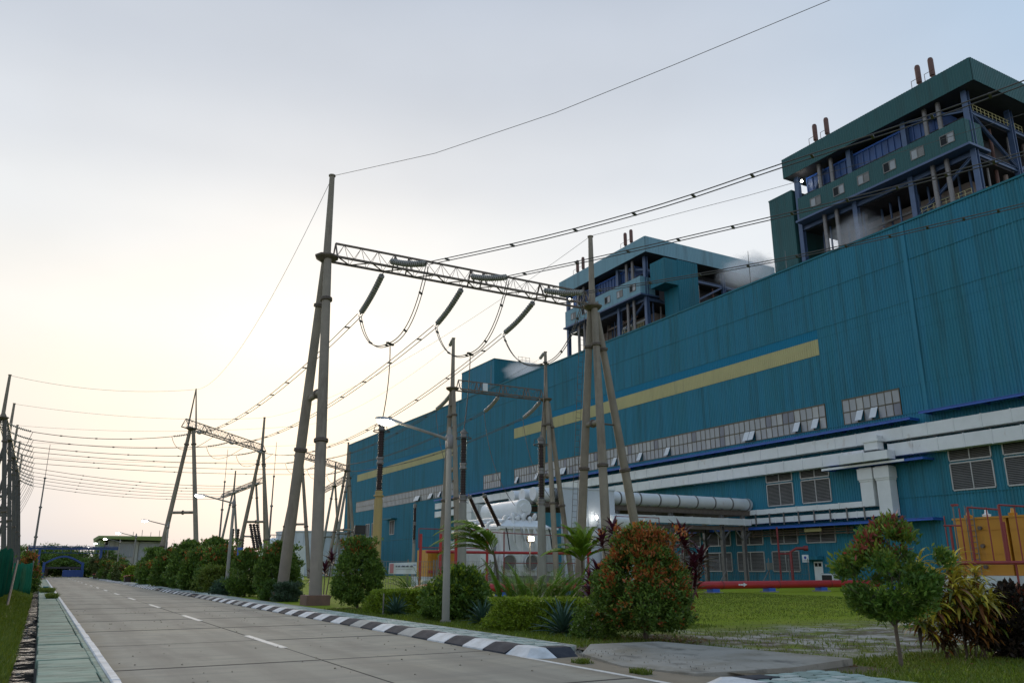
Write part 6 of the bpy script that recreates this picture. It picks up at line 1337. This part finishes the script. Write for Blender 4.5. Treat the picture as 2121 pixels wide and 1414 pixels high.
# slender young tree right of the driveway
def young_tree():
    x, y = 13.1, 9.66; t = thing('young_tree', 'slender young tree with a rounded crown and a few red shoots, right foreground', 'tree', (x, y, 0)); r = np.random.default_rng(77)
    MB().path([(x+0.03, y, -0.05), (x+0.01, y, 0.3), (x-0.01, y, 0.62), (x+0.02, y, 0.85)], [0.04, 0.033, 0.03, 0.026], 10).build('trunk', 'bark', t, True)
    ends = []; k = 0
    for a, el, L_ in ((0.2, 1.2, 1.0), (2.1, 1.0, 1.1), (4.1, 1.05, 1.05), (5.3, 0.75, 0.9), (3.1, 0.55, 0.85), (1.1, 0.8, 0.9), (0.0, 1.5, 1.5)):
        s = Vector((x, y, 0.62+0.04*k)); d = Vector((math.cos(a)*math.cos(el), math.sin(a)*math.cos(el), math.sin(el))); e = s+d*L_
        MB().path([s, s+d*L_*0.4-Vector((0, 0, 0.03)), e], [0.018, 0.012, 0.005], 7).build('limb', 'bark', t, True); k += 1
        for j in range(6):
            b0 = s+d*L_*(0.35+0.11*j); dd = Vector((math.cos(a+j*2.4), math.sin(a+j*2.4), 0.6)); e2 = b0+dd.normalized()*0.4; ends.append((b0, e2))
    tw = MB()
    for b0, e2 in ends: tw.path([b0, e2], [0.006, 0.003], 4)
    tw.build('twigs', 'bark', t)
    n = 1180; th = r.uniform(0, 6.283, n); f = r.uniform(0, 1, n); prof = np.sin(np.pi*np.clip(f, 0.02, 0.98)**0.85)**0.55; u = np.where(r.uniform(0, 1, n) < 0.35, r.uniform(0.3, 0.85, n), np.clip(1-np.abs(r.normal(0, .12, n)), .5, 1.05))
    rr = 0.86*prof*lump(th, f*3, 78, 0.30)*u; P = np.stack([x-0.05+rr*np.cos(th), y+rr*np.sin(th), 0.80+f*1.62+0.10*np.cos(th+0.6)*f], -1)
    ci = r.choice(n, 44); C_ = P[ci]; near = np.argmin(((P[:, None, :]-C_[None])**2).sum(-1), 1); dv = P-C_[near]; ln = np.linalg.norm(dv, axis=1, keepdims=True); P = P-dv*np.clip((ln-0.165)/np.maximum(ln, 1e-4), 0, 0.85)
    keep = ~((P[:, 2] < 1.12) & (th < 0.9)) & (r.uniform(0, 1, n) < 0.85); P = P[keep]; th = th[keep]; f = f[keep]; n = len(P); per = 11
    o = unit(np.stack([np.cos(th), np.sin(th), (f-0.3)*1.2], -1)); pos = np.repeat(P, per, 0)+r.normal(0, 0.05, (n*per, 3)); d = np.repeat(o, per, 0)*0.55+np.array([0, 0, 0.5])+r.normal(0, 0.55, (n*per, 3)); m = n*per
    v, q = leaf_quads(pos, d, 0.125*r.uniform(0.6, 1.2, m), 0.044*r.uniform(0.7, 1.2, m)); c = mixc((0.065, 0.145, 0.022), (0.15, 0.24, 0.036), r.uniform(0, 1, m)**1.2)*np.clip(np.repeat(r.normal(1, .18, n), per), .55, 1.5)[:, None]
    lime = np.repeat((f > 0.55) & (r.uniform(0, 1, n) < 0.35), per); c = np.where(lime[:, None], mixc((0.15, 0.21, 0.025), (0.23, 0.28, 0.036), r.uniform(0, 1, m)), c)
    red = np.repeat((f > 0.72) & (r.uniform(0, 1, n) < 0.22), per); c = np.where(red[:, None], mixc((0.22, 0.04, 0.03), (0.30, 0.08, 0.05), r.uniform(0, 1, m)), c)
    fast('crown', v, q, 'leaf', t, c)
young_tree()
# strap leaves shared between plants
def strap(name, L_, W_, curve, m, segs=6, vee=0.25, tipw=0.05, base=0.5):
    b = MB(); n = segs
    for k in range(n+1):
        f = k/n; an = curve*f; xx = L_*(math.sin(an)/curve if abs(curve) > 0.01 else f); zz = -L_*((1-math.cos(an))/curve if abs(curve) > 0.01 else 0)
        w = W_*(base+(1-base)*math.sin(math.pi*min(f*1.25, 0.5)))*(1-f**2.2)+W_*tipw
        b.v += [(xx, -w/2, zz+w*vee), (xx, 0, zz), (xx, w/2, zz+w*vee)]
    for k in range(n):
        i = 3*k; b.f += [(i, i+3, i+4, i+1), (i+1, i+4, i+5, i+2)]
    me = bpy.data.meshes.new(name); me.from_pydata(b.v, [], b.f); me.materials.append(m); me.shade_smooth(); return me
def plain_leaf(name, c, c2, rough=0.45, trans=0.2):
    m = mat(name, c, c2, 5, rough, spec=0.4); t = m.node_tree; o = t.nodes['Material Output']; b = t.nodes['Principled BSDF']; tr = t.nodes.new('ShaderNodeBsdfTranslucent'); tr.inputs[0].default_value = (*c2, 1)
    x = t.nodes.new('ShaderNodeMixShader'); x.inputs[0].default_value = trans; t.links.new(b.outputs[0], x.inputs[1]); t.links.new(tr.outputs[0], x.inputs[2]); t.links.new(x.outputs[0], o.inputs[0]); return m
def put_leaf(me, parent, p, az, el, sc, roll=0.0, name='leaf'):
    o = bpy.data.objects.new(name, me); COL.objects.link(o); adopt(o, parent)
    o.matrix_basis = Matrix.Translation(Vector(p)) @ Matrix.Rotation(az, 4, 'Z') @ Matrix.Rotation(-el, 4, 'Y') @ Matrix.Rotation(roll, 4, 'X') @ Matrix.Scale(sc, 4); return o
m_ag = plain_leaf('agave_leaf', (0.032, 0.078, 0.055), (0.06, 0.115, 0.08), 0.5, 0.1)
AG = [strap('agave_leaf', 0.9, 0.10, c, m_ag, 7, 0.3) for c in (0.5, 0.9, 0.25)]
def agave(x, y, R, label, n=58):
    t = thing('agave', label, 'agave', (x, y, 0), 'blue-green agaves')
    MB().lathe((x, y, 0), (x, y, 0.22*R), [(0, 0.09*R), (0.6, 0.08*R), (1, 0.03)], 10).build('core', 'bark', t)
    for k in range(n):
        f = k/n; el = rad(8+74*f)+random.uniform(-0.08, 0.08); put_leaf(AG[k % 3], t, (x, y, 0.05+0.12*f*R), k*2.39996, el, R*random.uniform(0.85, 1.1), random.uniform(-0.15, 0.15))
agave(11.6, 18.0, 1.0, 'front spiky blue-green agave between the lime hedge and the red-tipped shrub')
agave(11.95, 23.1, 0.85, 'spiky blue-green agave just right of the lamp post foot')
agave(11.4, 28.8, 0.82, 'spiky agave in front of the long lime hedge')
agave(11.0, 53.9, 0.9, 'distant agave by the second lamp foot', 30)
m_cd = [plain_leaf('cordyline_leaf', (0.055, 0.012, 0.022), (0.085, 0.018, 0.032), 0.35), plain_leaf('cordyline_red_leaf', (0.13, 0.016, 0.03), (0.17, 0.025, 0.04), 0.35)]
CDL = [strap('cordyline_leaf', 0.66, 0.14, 0.5, m_cd[0], 5, 0.2, base=0.3), strap('cordyline_leaf', 0.66, 0.14, 1.0, m_cd[0], 5, 0.2, base=0.3), strap('cordyline_leaf', 0.5, 0.085, 0.8, m_cd[1], 5, 0.2, base=0.3)]
def cordyline(x, y, heads, label, sc=1.0):
    t = thing('cordyline', label, 'plant', (x, y, 0), 'dark purple cordylines')
    for (dx, dy, h) in heads:
        MB().path([(x+dx*0.2, y+dy*0.2, -0.03), (x+dx*0.7, y+dy*0.7, h*0.5), (x+dx, y+dy, h)], [0.03, 0.025, 0.018], 7).build('stem', 'bark', t, True)
        n = 26
        for k in range(n):
            f = k/n; put_leaf(CDL[2 if f < 0.2 else k % 2], t, (x+dx, y+dy, h-0.28*sc+0.36*sc*f), k*2.39996+dx, rad(5+72*f)+random.uniform(-0.1, 0.1), sc*random.uniform(0.85, 1.15))
cordyline(18.5, 24.2, ((-1.05, 0.2, 2.6), (-0.75, -0.2, 2.1), (-0.45, 0.3, 2.95), (-1.2, 0.3, 1.5), (-0.7, 0.0, 1.05)), 'tall dark purple cordyline left of the red-tipped shrub', 1.05)
cordyline(19.05, 22.2, ((0.5, 0.2, 2.5), (0.85, -0.2, 2.0), (0.8, 0.3, 1.5), (0.3, 0.1, 2.7), (0.7, 0.0, 1.1), (0.55, -0.2, 1.75)), 'dark purple cordyline showing past the right side of the red-tipped shrub', 1.05)
cordyline(14.0, 20.2, ((0.0, 0.0, 1.25), (0.15, 0.3, 0.8)), 'small red-stemmed cordyline in front of the palm trunk', 0.85)
cordyline(12.4, 41.0, ((0, 0, 1.6), (0.4, 0.3, 2.1), (-0.4, 0.6, 1.2), (0.8, -0.4, 1.7)), 'dark purple cordyline between the near gantry plinths', 0.95)
# palms
def frond(t, p, az, el, L_, droop, leaflen, col, pairs=32, wind=0.0, name='frond'):
    r = VR; pts = []; d0 = Vector((math.cos(az)*math.cos(el), math.sin(az)*math.cos(el), math.sin(el))); q = Vector(p); d = d0.copy(); n = 14
    for k in range(n+1):
        pts.append(q.copy()); d = (d+Vector((-wind*0.06, wind*0.02, -droop/n*(0.4+1.3*k/n)))).normalized(); q = q+d*(L_/n)
    o = MB().path(pts, [0.018*(1-0.8*k/n)+0.003 for k in range(n+1)], 5).build(name, m_stem, t, True)
    pos = []; dr = []; LL = []
    for k in range(pairs*2):
        f = 0.16+0.84*(k//2)/pairs; i = min(int(f*n), n-1); g = f*n-i; c = pts[i]+(pts[i+1]-pts[i])*g; tg = (pts[i+1]-pts[i]).normalized(); sd = tg.cross(Vector((0, 0, 1))).normalized()*(1 if k % 2 else -1); up = sd.cross(tg)*(1 if k % 2 else -1)
        v = (tg*0.75+sd*0.85+Vector((0, 0, 1))*0.25).normalized(); pos.append(c); dr.append(v); LL.append(leaflen*(math.sin(math.pi*min(0.98, 0.18+0.80*f))**0.7)*r.uniform(0.85, 1.1))
    pos = np.array(pos); dr = np.array(dr); LL = np.array(LL); m = len(pos)
    # two-piece drooping leaflets
    sd = unit(np.cross(dr, np.array([0, 0, 1.0]))); W_ = LL*0.06+0.008; midp = pos+dr*LL[:, None]*0.55; tip = pos+dr*LL[:, None]*0.96-np.array([0, 0, 1])*LL[:, None]*(0.22+0.12*r.uniform(0, 1, m))[:, None]+np.array([-wind*0.10, 0, 0])*LL[:, None]
    v = np.concatenate([pos-sd*W_[:, None]*0.4, pos+sd*W_[:, None]*0.4, midp+sd*W_[:, None]*0.6, midp-sd*W_[:, None]*0.6, tip+sd*W_[:, None]*0.12, tip-sd*W_[:, None]*0.12]); a = np.arange(m)
    qd = np.concatenate([np.stack([a, a+m, a+2*m, a+3*m], -1), np.stack([a+3*m, a+2*m, a+4*m, a+5*m], -1)])
    c = mixc(col[0], col[1], r.uniform(0, 1, m)); fast('leaflets', v, qd, 'leaf_gloss', o, np.concatenate([c, c]))
m_stem = mat('palm_stem', (0.10, 0.14, 0.03), (0.14, 0.15, 0.05), 4, 0.6)
PGREEN = ((0.075, 0.145, 0.022), (0.15, 0.23, 0.03))
pa = thing('palm', 'small palm bent by the wind with fronds swept left over the lamp post', 'palm', (17.7, 32.6, 0), 'young palms')
MB().path([(17.75, 32.6, -0.05), (17.72, 32.6, 0.8), (17.6, 32.6, 1.7), (17.45, 32.6, 2.3)], [0.09, 0.065, 0.06, 0.05], 10).build('trunk', 'bark', pa, True)
for k, (az, el, L_, dr_) in enumerate(((2.9, 0.95, 2.7, 1.6), (3.3, 0.75, 2.6, 1.5), (2.5, 0.9, 2.3, 1.5), (3.7, 1.0, 2.5, 1.7), (3.0, 0.45, 2.3, 1.3), (2.2, 1.2, 1.9, 1.3), (3.5, 0.55, 2.4, 1.2), (2.7, 0.65, 2.6, 1.3), (3.1, 1.15, 2.7, 1.9), (4.2, 0.9, 2.0, 1.5))): frond(pa, (17.45, 32.6, 2.25), az, el+0.1, L_*1.18, dr_*0.95, 0.8, ((0.13, 0.23, 0.025), (0.24, 0.35, 0.04)), wind=0.9)
for k in range(3): frond(pa, (17.45, 32.6, 1.95), 3.2+0.3*k, -0.1-0.3*k, 1.5, 1.2, 0.4, ((0.11, 0.075, 0.04), (0.16, 0.11, 0.06)), pairs=16, wind=0.3, name='dead_frond')
pb = thing('palm', 'upright young palm with a fan of bright fronds before the white fire wall', 'palm', (21.0, 30.9, 0), 'young palms')
MB().path([(21.0, 30.9, -0.05), (21.02, 30.9, 0.8), (20.98, 30.9, 2.0)], [0.085, 0.06, 0.05], 10).build('trunk', 'bark', pb, True)
for k in range(18):
    frond(pb, (20.98, 30.9, 2.0), k*2.4+0.5, 1.0+0.38*math.sin(k*1.7), 1.75+0.2*math.sin(k), 1.2, 0.7, ((0.15, 0.26, 0.025), (0.27, 0.39, 0.04)), wind=0.3)
ac = thing('areca_clump', 'wide clump of feathery green palm fronds below the white transformer', 'palm', (17.6, 29.2, 0))
for k in range(64):
    a = k*2.4; rr = 0.3+0.2*(k % 6); frond(ac, (17.6+rr*1.6*math.cos(a), 29.2+rr*math.sin(a), 0.1), a+random.uniform(-0.4, 0.4), random.uniform(0.85, 1.4), random.uniform(1.5, 2.2), random.uniform(0.8, 1.4), 0.5, ((0.10, 0.20, 0.022), (0.20, 0.31, 0.035)), pairs=24)
ac2 = thing('areca_clump', 'low feathery palm clump behind the long lime hedge', 'palm', (14.9, 34.0, 0))
for k in range(26):
    a = k*2.4; frond(ac2, (14.9+0.5*math.cos(a), 34+0.5*math.sin(a), 0.05), a, random.uniform(0.7, 1.3), random.uniform(1.5, 2.1), 1.2, 0.5, ((0.11, 0.19, 0.022), (0.20, 0.27, 0.035)), pairs=20)
ac3 = thing('areca_clump', 'distant yellow-green palm tuft beside the second lamp', 'palm', (11.9, 62.5, 0))
for k in range(14):
    a = k*2.4; frond(ac3, (11.9+0.3*math.cos(a), 62.5+0.3*math.sin(a), 0.6), a, random.uniform(0.5, 1.2), random.uniform(1.5, 2.4), 1.4, 0.6, ((0.09, 0.14, 0.03), (0.15, 0.19, 0.04)), pairs=14)
# crotons at the right edge
m_cr = [plain_leaf('croton_yellow', (0.50, 0.40, 0.03), (0.58, 0.46, 0.05)), plain_leaf('croton_olive', (0.26, 0.24, 0.03), (0.36, 0.29, 0.04)), plain_leaf('croton_green', (0.06, 0.10, 0.02), (0.13, 0.15, 0.03)), plain_leaf('croton_orange', (0.22, 0.085, 0.02), (0.16, 0.06, 0.02)), plain_leaf('croton_dark', (0.03, 0.025, 0.015), (0.055, 0.035, 0.02))]
CR = [strap('croton_leaf', 0.42, 0.058, 1.35, m, 5, 0.15, base=0.5) for m in m_cr]
CRC = np.array([(0.52, 0.42, 0.04), (0.34, 0.28, 0.04), (0.14, 0.18, 0.03), (0.26, 0.11, 0.025), (0.07, 0.04, 0.02)])
def loose_straps(t, heads, x, y, n, L_, W_, seed, lo):
    r = np.random.default_rng(seed); H_ = np.array(heads); k = r.integers(0, len(H_), n); f = r.uniform(0, 1, n)**0.8
    base = np.stack([x+H_[k, 0]*(0.45+0.55*f), y+H_[k, 1]*(0.45+0.55*f), H_[k, 2]*(lo+(0.98-lo)*f)], -1)+r.normal(0, 0.035, (n, 3)); a = r.uniform(0, 6.283, n); el = r.uniform(-0.2, 0.9, n)
    d = np.stack([np.cos(a)*np.cos(el), np.sin(a)*np.cos(el), np.sin(el)], -1); L_ = L_*r.uniform(0.6, 1.1, n)[:, None]; s = unit(np.cross(d, np.array([0, 0, 1.0])))*W_*0.5
    p1 = base+d*L_*0.4; p2 = base+d*L_*0.75-np.array([0, 0, 1])*L_*0.14; p3 = base+d*L_*0.98-np.array([0, 0, 1])*L_*0.42
    v = np.concatenate([base-s*0.4, base+s*0.4, p1+s, p1-s, p2+s*0.9, p2-s*0.9, p3+s*0.15, p3-s*0.15]); i = np.arange(n)
    q = np.concatenate([np.stack([i, i+n, i+2*n, i+3*n], -1), np.stack([i+3*n, i+2*n, i+4*n, i+5*n], -1), np.stack([i+5*n, i+4*n, i+6*n, i+7*n], -1)])
    top = f > 0.72; ch = np.where(top, r.choice([0, 0, 1, 2], n), np.where(f > 0.4, r.choice([1, 2, 3, 3], n), r.choice([3, 4, 4], n))); c = CRC[ch]*r.uniform(0.75, 1.2, n)[:, None]
    fast('foliage', v, q, 'leaf_gloss', t, np.concatenate([c]*3), 'stuff')
def croton(x, y, heads, label, pal):
    heads = [(a*1.15, b*1.15, c*1.04) for a, b, c in heads]
    t = thing('croton', label, 'shrub', (x, y, 0), 'croton bushes')
    for i, (dx, dy, h) in enumerate(heads):
        MB().path([(x+dx*0.3, y+dy*0.3, -0.03), (x+dx*0.75, y+dy*0.75, h*0.55), (x+dx, y+dy, h)], [0.014, 0.011, 0.008], 6).build('stem', 'bark', t, True)
        n = 22
        for k in range(n):
            f = k/n; w = pal[0] if f > 0.45 else pal[1] if f > 0.15 else pal[2]
            put_leaf(CR[random.choice(w)], t, (x+dx, y+dy, h-0.22+0.26*f), k*2.39996+i, rad(-15+85*f)+random.uniform(-0.15, 0.15), random.uniform(0.8, 1.3)*(1.1-0.2*f), random.uniform(-0.3, 0.3))
croton(15.25, 9.8, [(-0.55, 0.25, 1.75), (-0.2, -0.1, 1.65), (0.15, 0.1, 1.78), (0.35, -0.1, 1.55), (-0.5, -0.25, 1.35), (-0.15, -0.45, 1.2), (0.2, -0.4, 1.1), (0.45, -0.35, 0.95), (-0.7, 0.0, 1.1), (0.0, 0.4, 1.5), (-0.85, 0.2, 0.8), (0.5, 0.2, 1.35)], 'yellow and green croton bush with narrow curling leaves, right foreground', ((0, 0, 0, 1), (0, 1, 3, 2), (3, 3, 4)))
loose_straps(bpy.data.objects['croton'], [(a*1.15, b*1.15, c) for a, b, c in [(-0.55, 0.25, 1.75), (-0.2, -0.1, 1.65), (0.15, 0.1, 1.78), (0.35, -0.1, 1.55), (-0.5, -0.25, 1.35), (-0.15, -0.45, 1.2), (0.2, -0.4, 1.1), (0.45, -0.35, 0.95), (-0.7, 0.0, 1.1), (0.0, 0.4, 1.5), (-0.85, 0.2, 0.8), (0.5, 0.2, 1.35)]], 15.25, 9.8, 1500, 0.38, 0.055, 92, 0.25)
shrub('dark_croton', 'dark maroon leafed bush at the right edge beside the yellow croton', 16.15, 9.35, 0.62, 1.25, 0.06, 430, 9, (0.11, 0.055), 'ovoid', green=((0.018, 0.016, 0.012), (0.05, 0.03, 0.02)), seed=91, amp=0.3, young=((0.12, 0.03, 0.02), (0.16, 0.05, 0.03)), young_p=0.12, group='croton bushes')
fl = MB(); 
for k, (x, y, a) in enumerate(((13.9, 8.9, 0.4), (15.0, 8.3, 1.0))):
    b = MB(); b.v = [(0, 0, 0.0), (0.08, -0.03, 0.02), (0.17, 0, 0.012), (0.08, 0.03, 0.02)]; b.f = [(0, 1, 2, 3)]
    o = b.build('fallen_leaf', m_cr[0] if k else m_cr[3]); o.location = (x, y, 0.10); o.rotation_euler.z = a; tag(o, ('orange fallen leaf on the grass below the young tree', 'yellow fallen leaf on the grass at the bottom right')[k], 'leaf')
# trees beyond the gate
def big_tree(x, y, H, R, label, seed, col=GREEN):
    t = thing('rain_tree', label, 'tree', (x, y, 0), 'trees beyond the gate'); r = np.random.default_rng(seed)
    MB().path([(x, y, 0), (x+0.2, y, H*0.3), (x, y+0.3, H*0.5)], [0.5, 0.38, 0.28], 9).build('trunk', 'bark', t, True)
    P = []; 
    for k in range(9):
        a = k*0.7+seed; e = Vector((x+R*0.75*math.cos(a), y+R*0.6*math.sin(a), H*(0.72+0.1*(k % 3)))); MB().path([(x, y, H*0.35), (x+R*0.35*math.cos(a), y+R*0.3*math.sin(a), H*0.6), e], [0.2, 0.13, 0.04], 6).build('limb', 'bark', t, True)
        P.append(e)
    pts = []
    for k in range(60):
        a = r.uniform(0, 6.28); q = math.sqrt(r.uniform(0, 1)); c = np.array([x+R*q*math.cos(a), y+R*0.8*q*math.sin(a), H*(0.90-0.35*q*q+r.uniform(-0.30, 0.06))]); s = r.uniform(0.10, 0.2)*R
        pts.append(c+r.normal(0, 1, (110, 3))*np.array([s, s, s*0.33]))
    pos = np.concatenate(pts); n = len(pos); v, q = leaf_quads(pos, r.normal(0, 1, (n, 3)), 0.42*r.uniform(0.6, 1.2, n), 0.24*r.uniform(0.7, 1.2, n)); fast('crown', v, q, 'leaf', t, mixc(col[0], col[1], r.uniform(0, 1, n)))
for k, (x, y, H, R, lab) in enumerate(((1.5, 235, 7.6, 5.5, 'spreading dark tree behind the left half of the blue gate'), (7.0, 228, 7.0, 5.0, 'spreading dark tree behind the right half of the blue gate'), (-5.5, 250, 8.0, 6.0, 'dark tree at the left edge beyond the gate'), (12.5, 214, 6.2, 4.0, 'green tree between the gate and the office building'), (4.5, 270, 8.5, 7.5, 'farthest broad tree seen through the arched gate'), (11.5, 195, 4.6, 2.8, 'bright green small tree right of the blue gate'), (-12, 230, 6.5, 6, 'dark tree mass low behind the left gantry row'))):
    big_tree(x, y, H, R, lab, 101+k, GREEN if k != 5 else OLIVE)
for k, (x, y) in enumerate(((-4, 236), (1.5, 242), (6.5, 238), (11, 240), (15.5, 222))):
    shrub('far_bush', '%s dark bush of the low row seen below the blue gate beam' % ('leftmost', 'second', 'middle', 'fourth', 'rightmost')[k], x, y, 3.6, 3.4, 0.0, 330, 7, (0.45, 0.25), 'dome', seed=140+k, amp=0.25, trunk=False, group='bushes behind the gate')
# small cars or sheds beyond are hidden; grass blades on the verges (near ground only)
def blades(name, n, xs, ys, zf, label, hgt=(0.04, 0.10), reject=None, col=((0.075, 0.125, 0.012), (0.155, 0.19, 0.02)), seed=5, power=1.0):
    r = np.random.default_rng(seed); x = r.uniform(*xs, n); y = ys[0]+(ys[1]-ys[0])*r.uniform(0, 1, n)**power
    if reject is not None: k = ~reject(x, y, r); x = x[k]; y = y[k]; n = len(x)
    p = np.stack([x, y, zf(x, y)-0.005], -1); h = r.uniform(*hgt, n); a = r.uniform(0, 6.283, n); w = 0.006+0.0012*np.hypot(x, y)*0.25
    s = np.stack([np.cos(a), np.sin(a), 0*a], -1)*w[:, None]; ln = np.stack([r.normal(0, .4, n), r.normal(0, .4, n), np.ones(n)], -1)*h[:, None]
    v = np.stack([p-s, p+s, p+ln+s*0.2, p+ln-s*0.2], 1).reshape(-1, 3); o = fast(name, v, np.arange(n*4).reshape(-1, 4), 'leaf', None, mixc(col[0], col[1], r.uniform(0, 1, n)), 'stuff'); tag(o, label, 'grass')
def rej(x, y, r):
    ap = (x < 12.55) & (y > 9.5) & (y < 14.95) & (x > 9); sand = (x > 12.3) & (y > 10.8) & (y < 18.5) & (r.uniform(0, 1, len(x)) < np.clip((x-11.5)/2, 0, 0.9)); return ap | sand
blades('verge_grass', 60000, (9.95, 17.5), (6.0, 34), lawn_z, 'short green grass of the verge and lawn around the shrubs', reject=rej, power=1.3)
blades('lawn_grass', 45000, (17, 42), (16, 43.5), lawn_z, 'mown bright green lawn stretching to the red fire pipe', hgt=(0.03, 0.06), seed=6, reject=lambda x, y, r: (y < 20.5) & (r.uniform(0, 1, len(x)) < 0.75))
blades('bank_grass', 34000, (-1.9, -0.18), (8, 62), bank_z, 'rough green grass on the left bank below the sheet fence', hgt=(0.06, 0.17), seed=7, power=1.5)
blades('path_weeds', 1500, (0.55, 1.05), (52.5, 55.5), lambda x, y: 0.10+0*x, 'grass tuft growing over the left footpath edge', hgt=(0.10, 0.28), seed=8)
blades('path_weeds', 2200, (0.25, 1.05), (66, 71), lambda x, y: 0.10+0*x, 'larger grass tuft growing across the left footpath', hgt=(0.10, 0.3), seed=9)
blades('kerb_weeds', 260, (8.75, 8.95), (11.2, 11.6), lambda x, y: 0.0+0*x, 'small weed tuft by the painted edge line', hgt=(0.04, 0.10), seed=10)
blades('kerb_weeds', 200, (8.75, 9.05), (13.0, 13.35), lambda x, y: 0.0+0*x, 'small weed tuft in front of the black kerb end', hgt=(0.04, 0.10), seed=11)

# leaf litter under the near shrubs
rl_ = np.random.default_rng(12); lx = []; 
for cx, cy, R_, n in ((12.45, 15.8, 1.5, 420), (15.25, 9.8, 1.1, 160), (13.1, 9.66, 0.9, 60), (12.2, 30.2, 1.5, 60), (11.8, 34.2, 1.3, 120)):
    a = rl_.uniform(0, 6.283, n); q = np.sqrt(rl_.uniform(0, 1, n))*R_; px_ = cx+q*np.cos(a); py_ = cy+q*np.sin(a); lx.append(np.stack([px_, py_, lawn_z(px_, py_)+0.012], -1))
lx = np.concatenate(lx); n = len(lx); v, q = leaf_quads(lx, np.concatenate([rl_.normal(0, 1, (n, 2)), rl_.normal(0, 0.15, (n, 1))], 1), rl_.uniform(0.05, 0.11, n), rl_.uniform(0.02, 0.045, n))
o = fast('leaf_litter', v, q, 'leaf', None, mixc((0.10, 0.06, 0.03), (0.24, 0.15, 0.06), rl_.uniform(0, 1, n)), 'stuff'); tag(o, 'dry brown leaf litter lying under the shrubs', 'leaves')
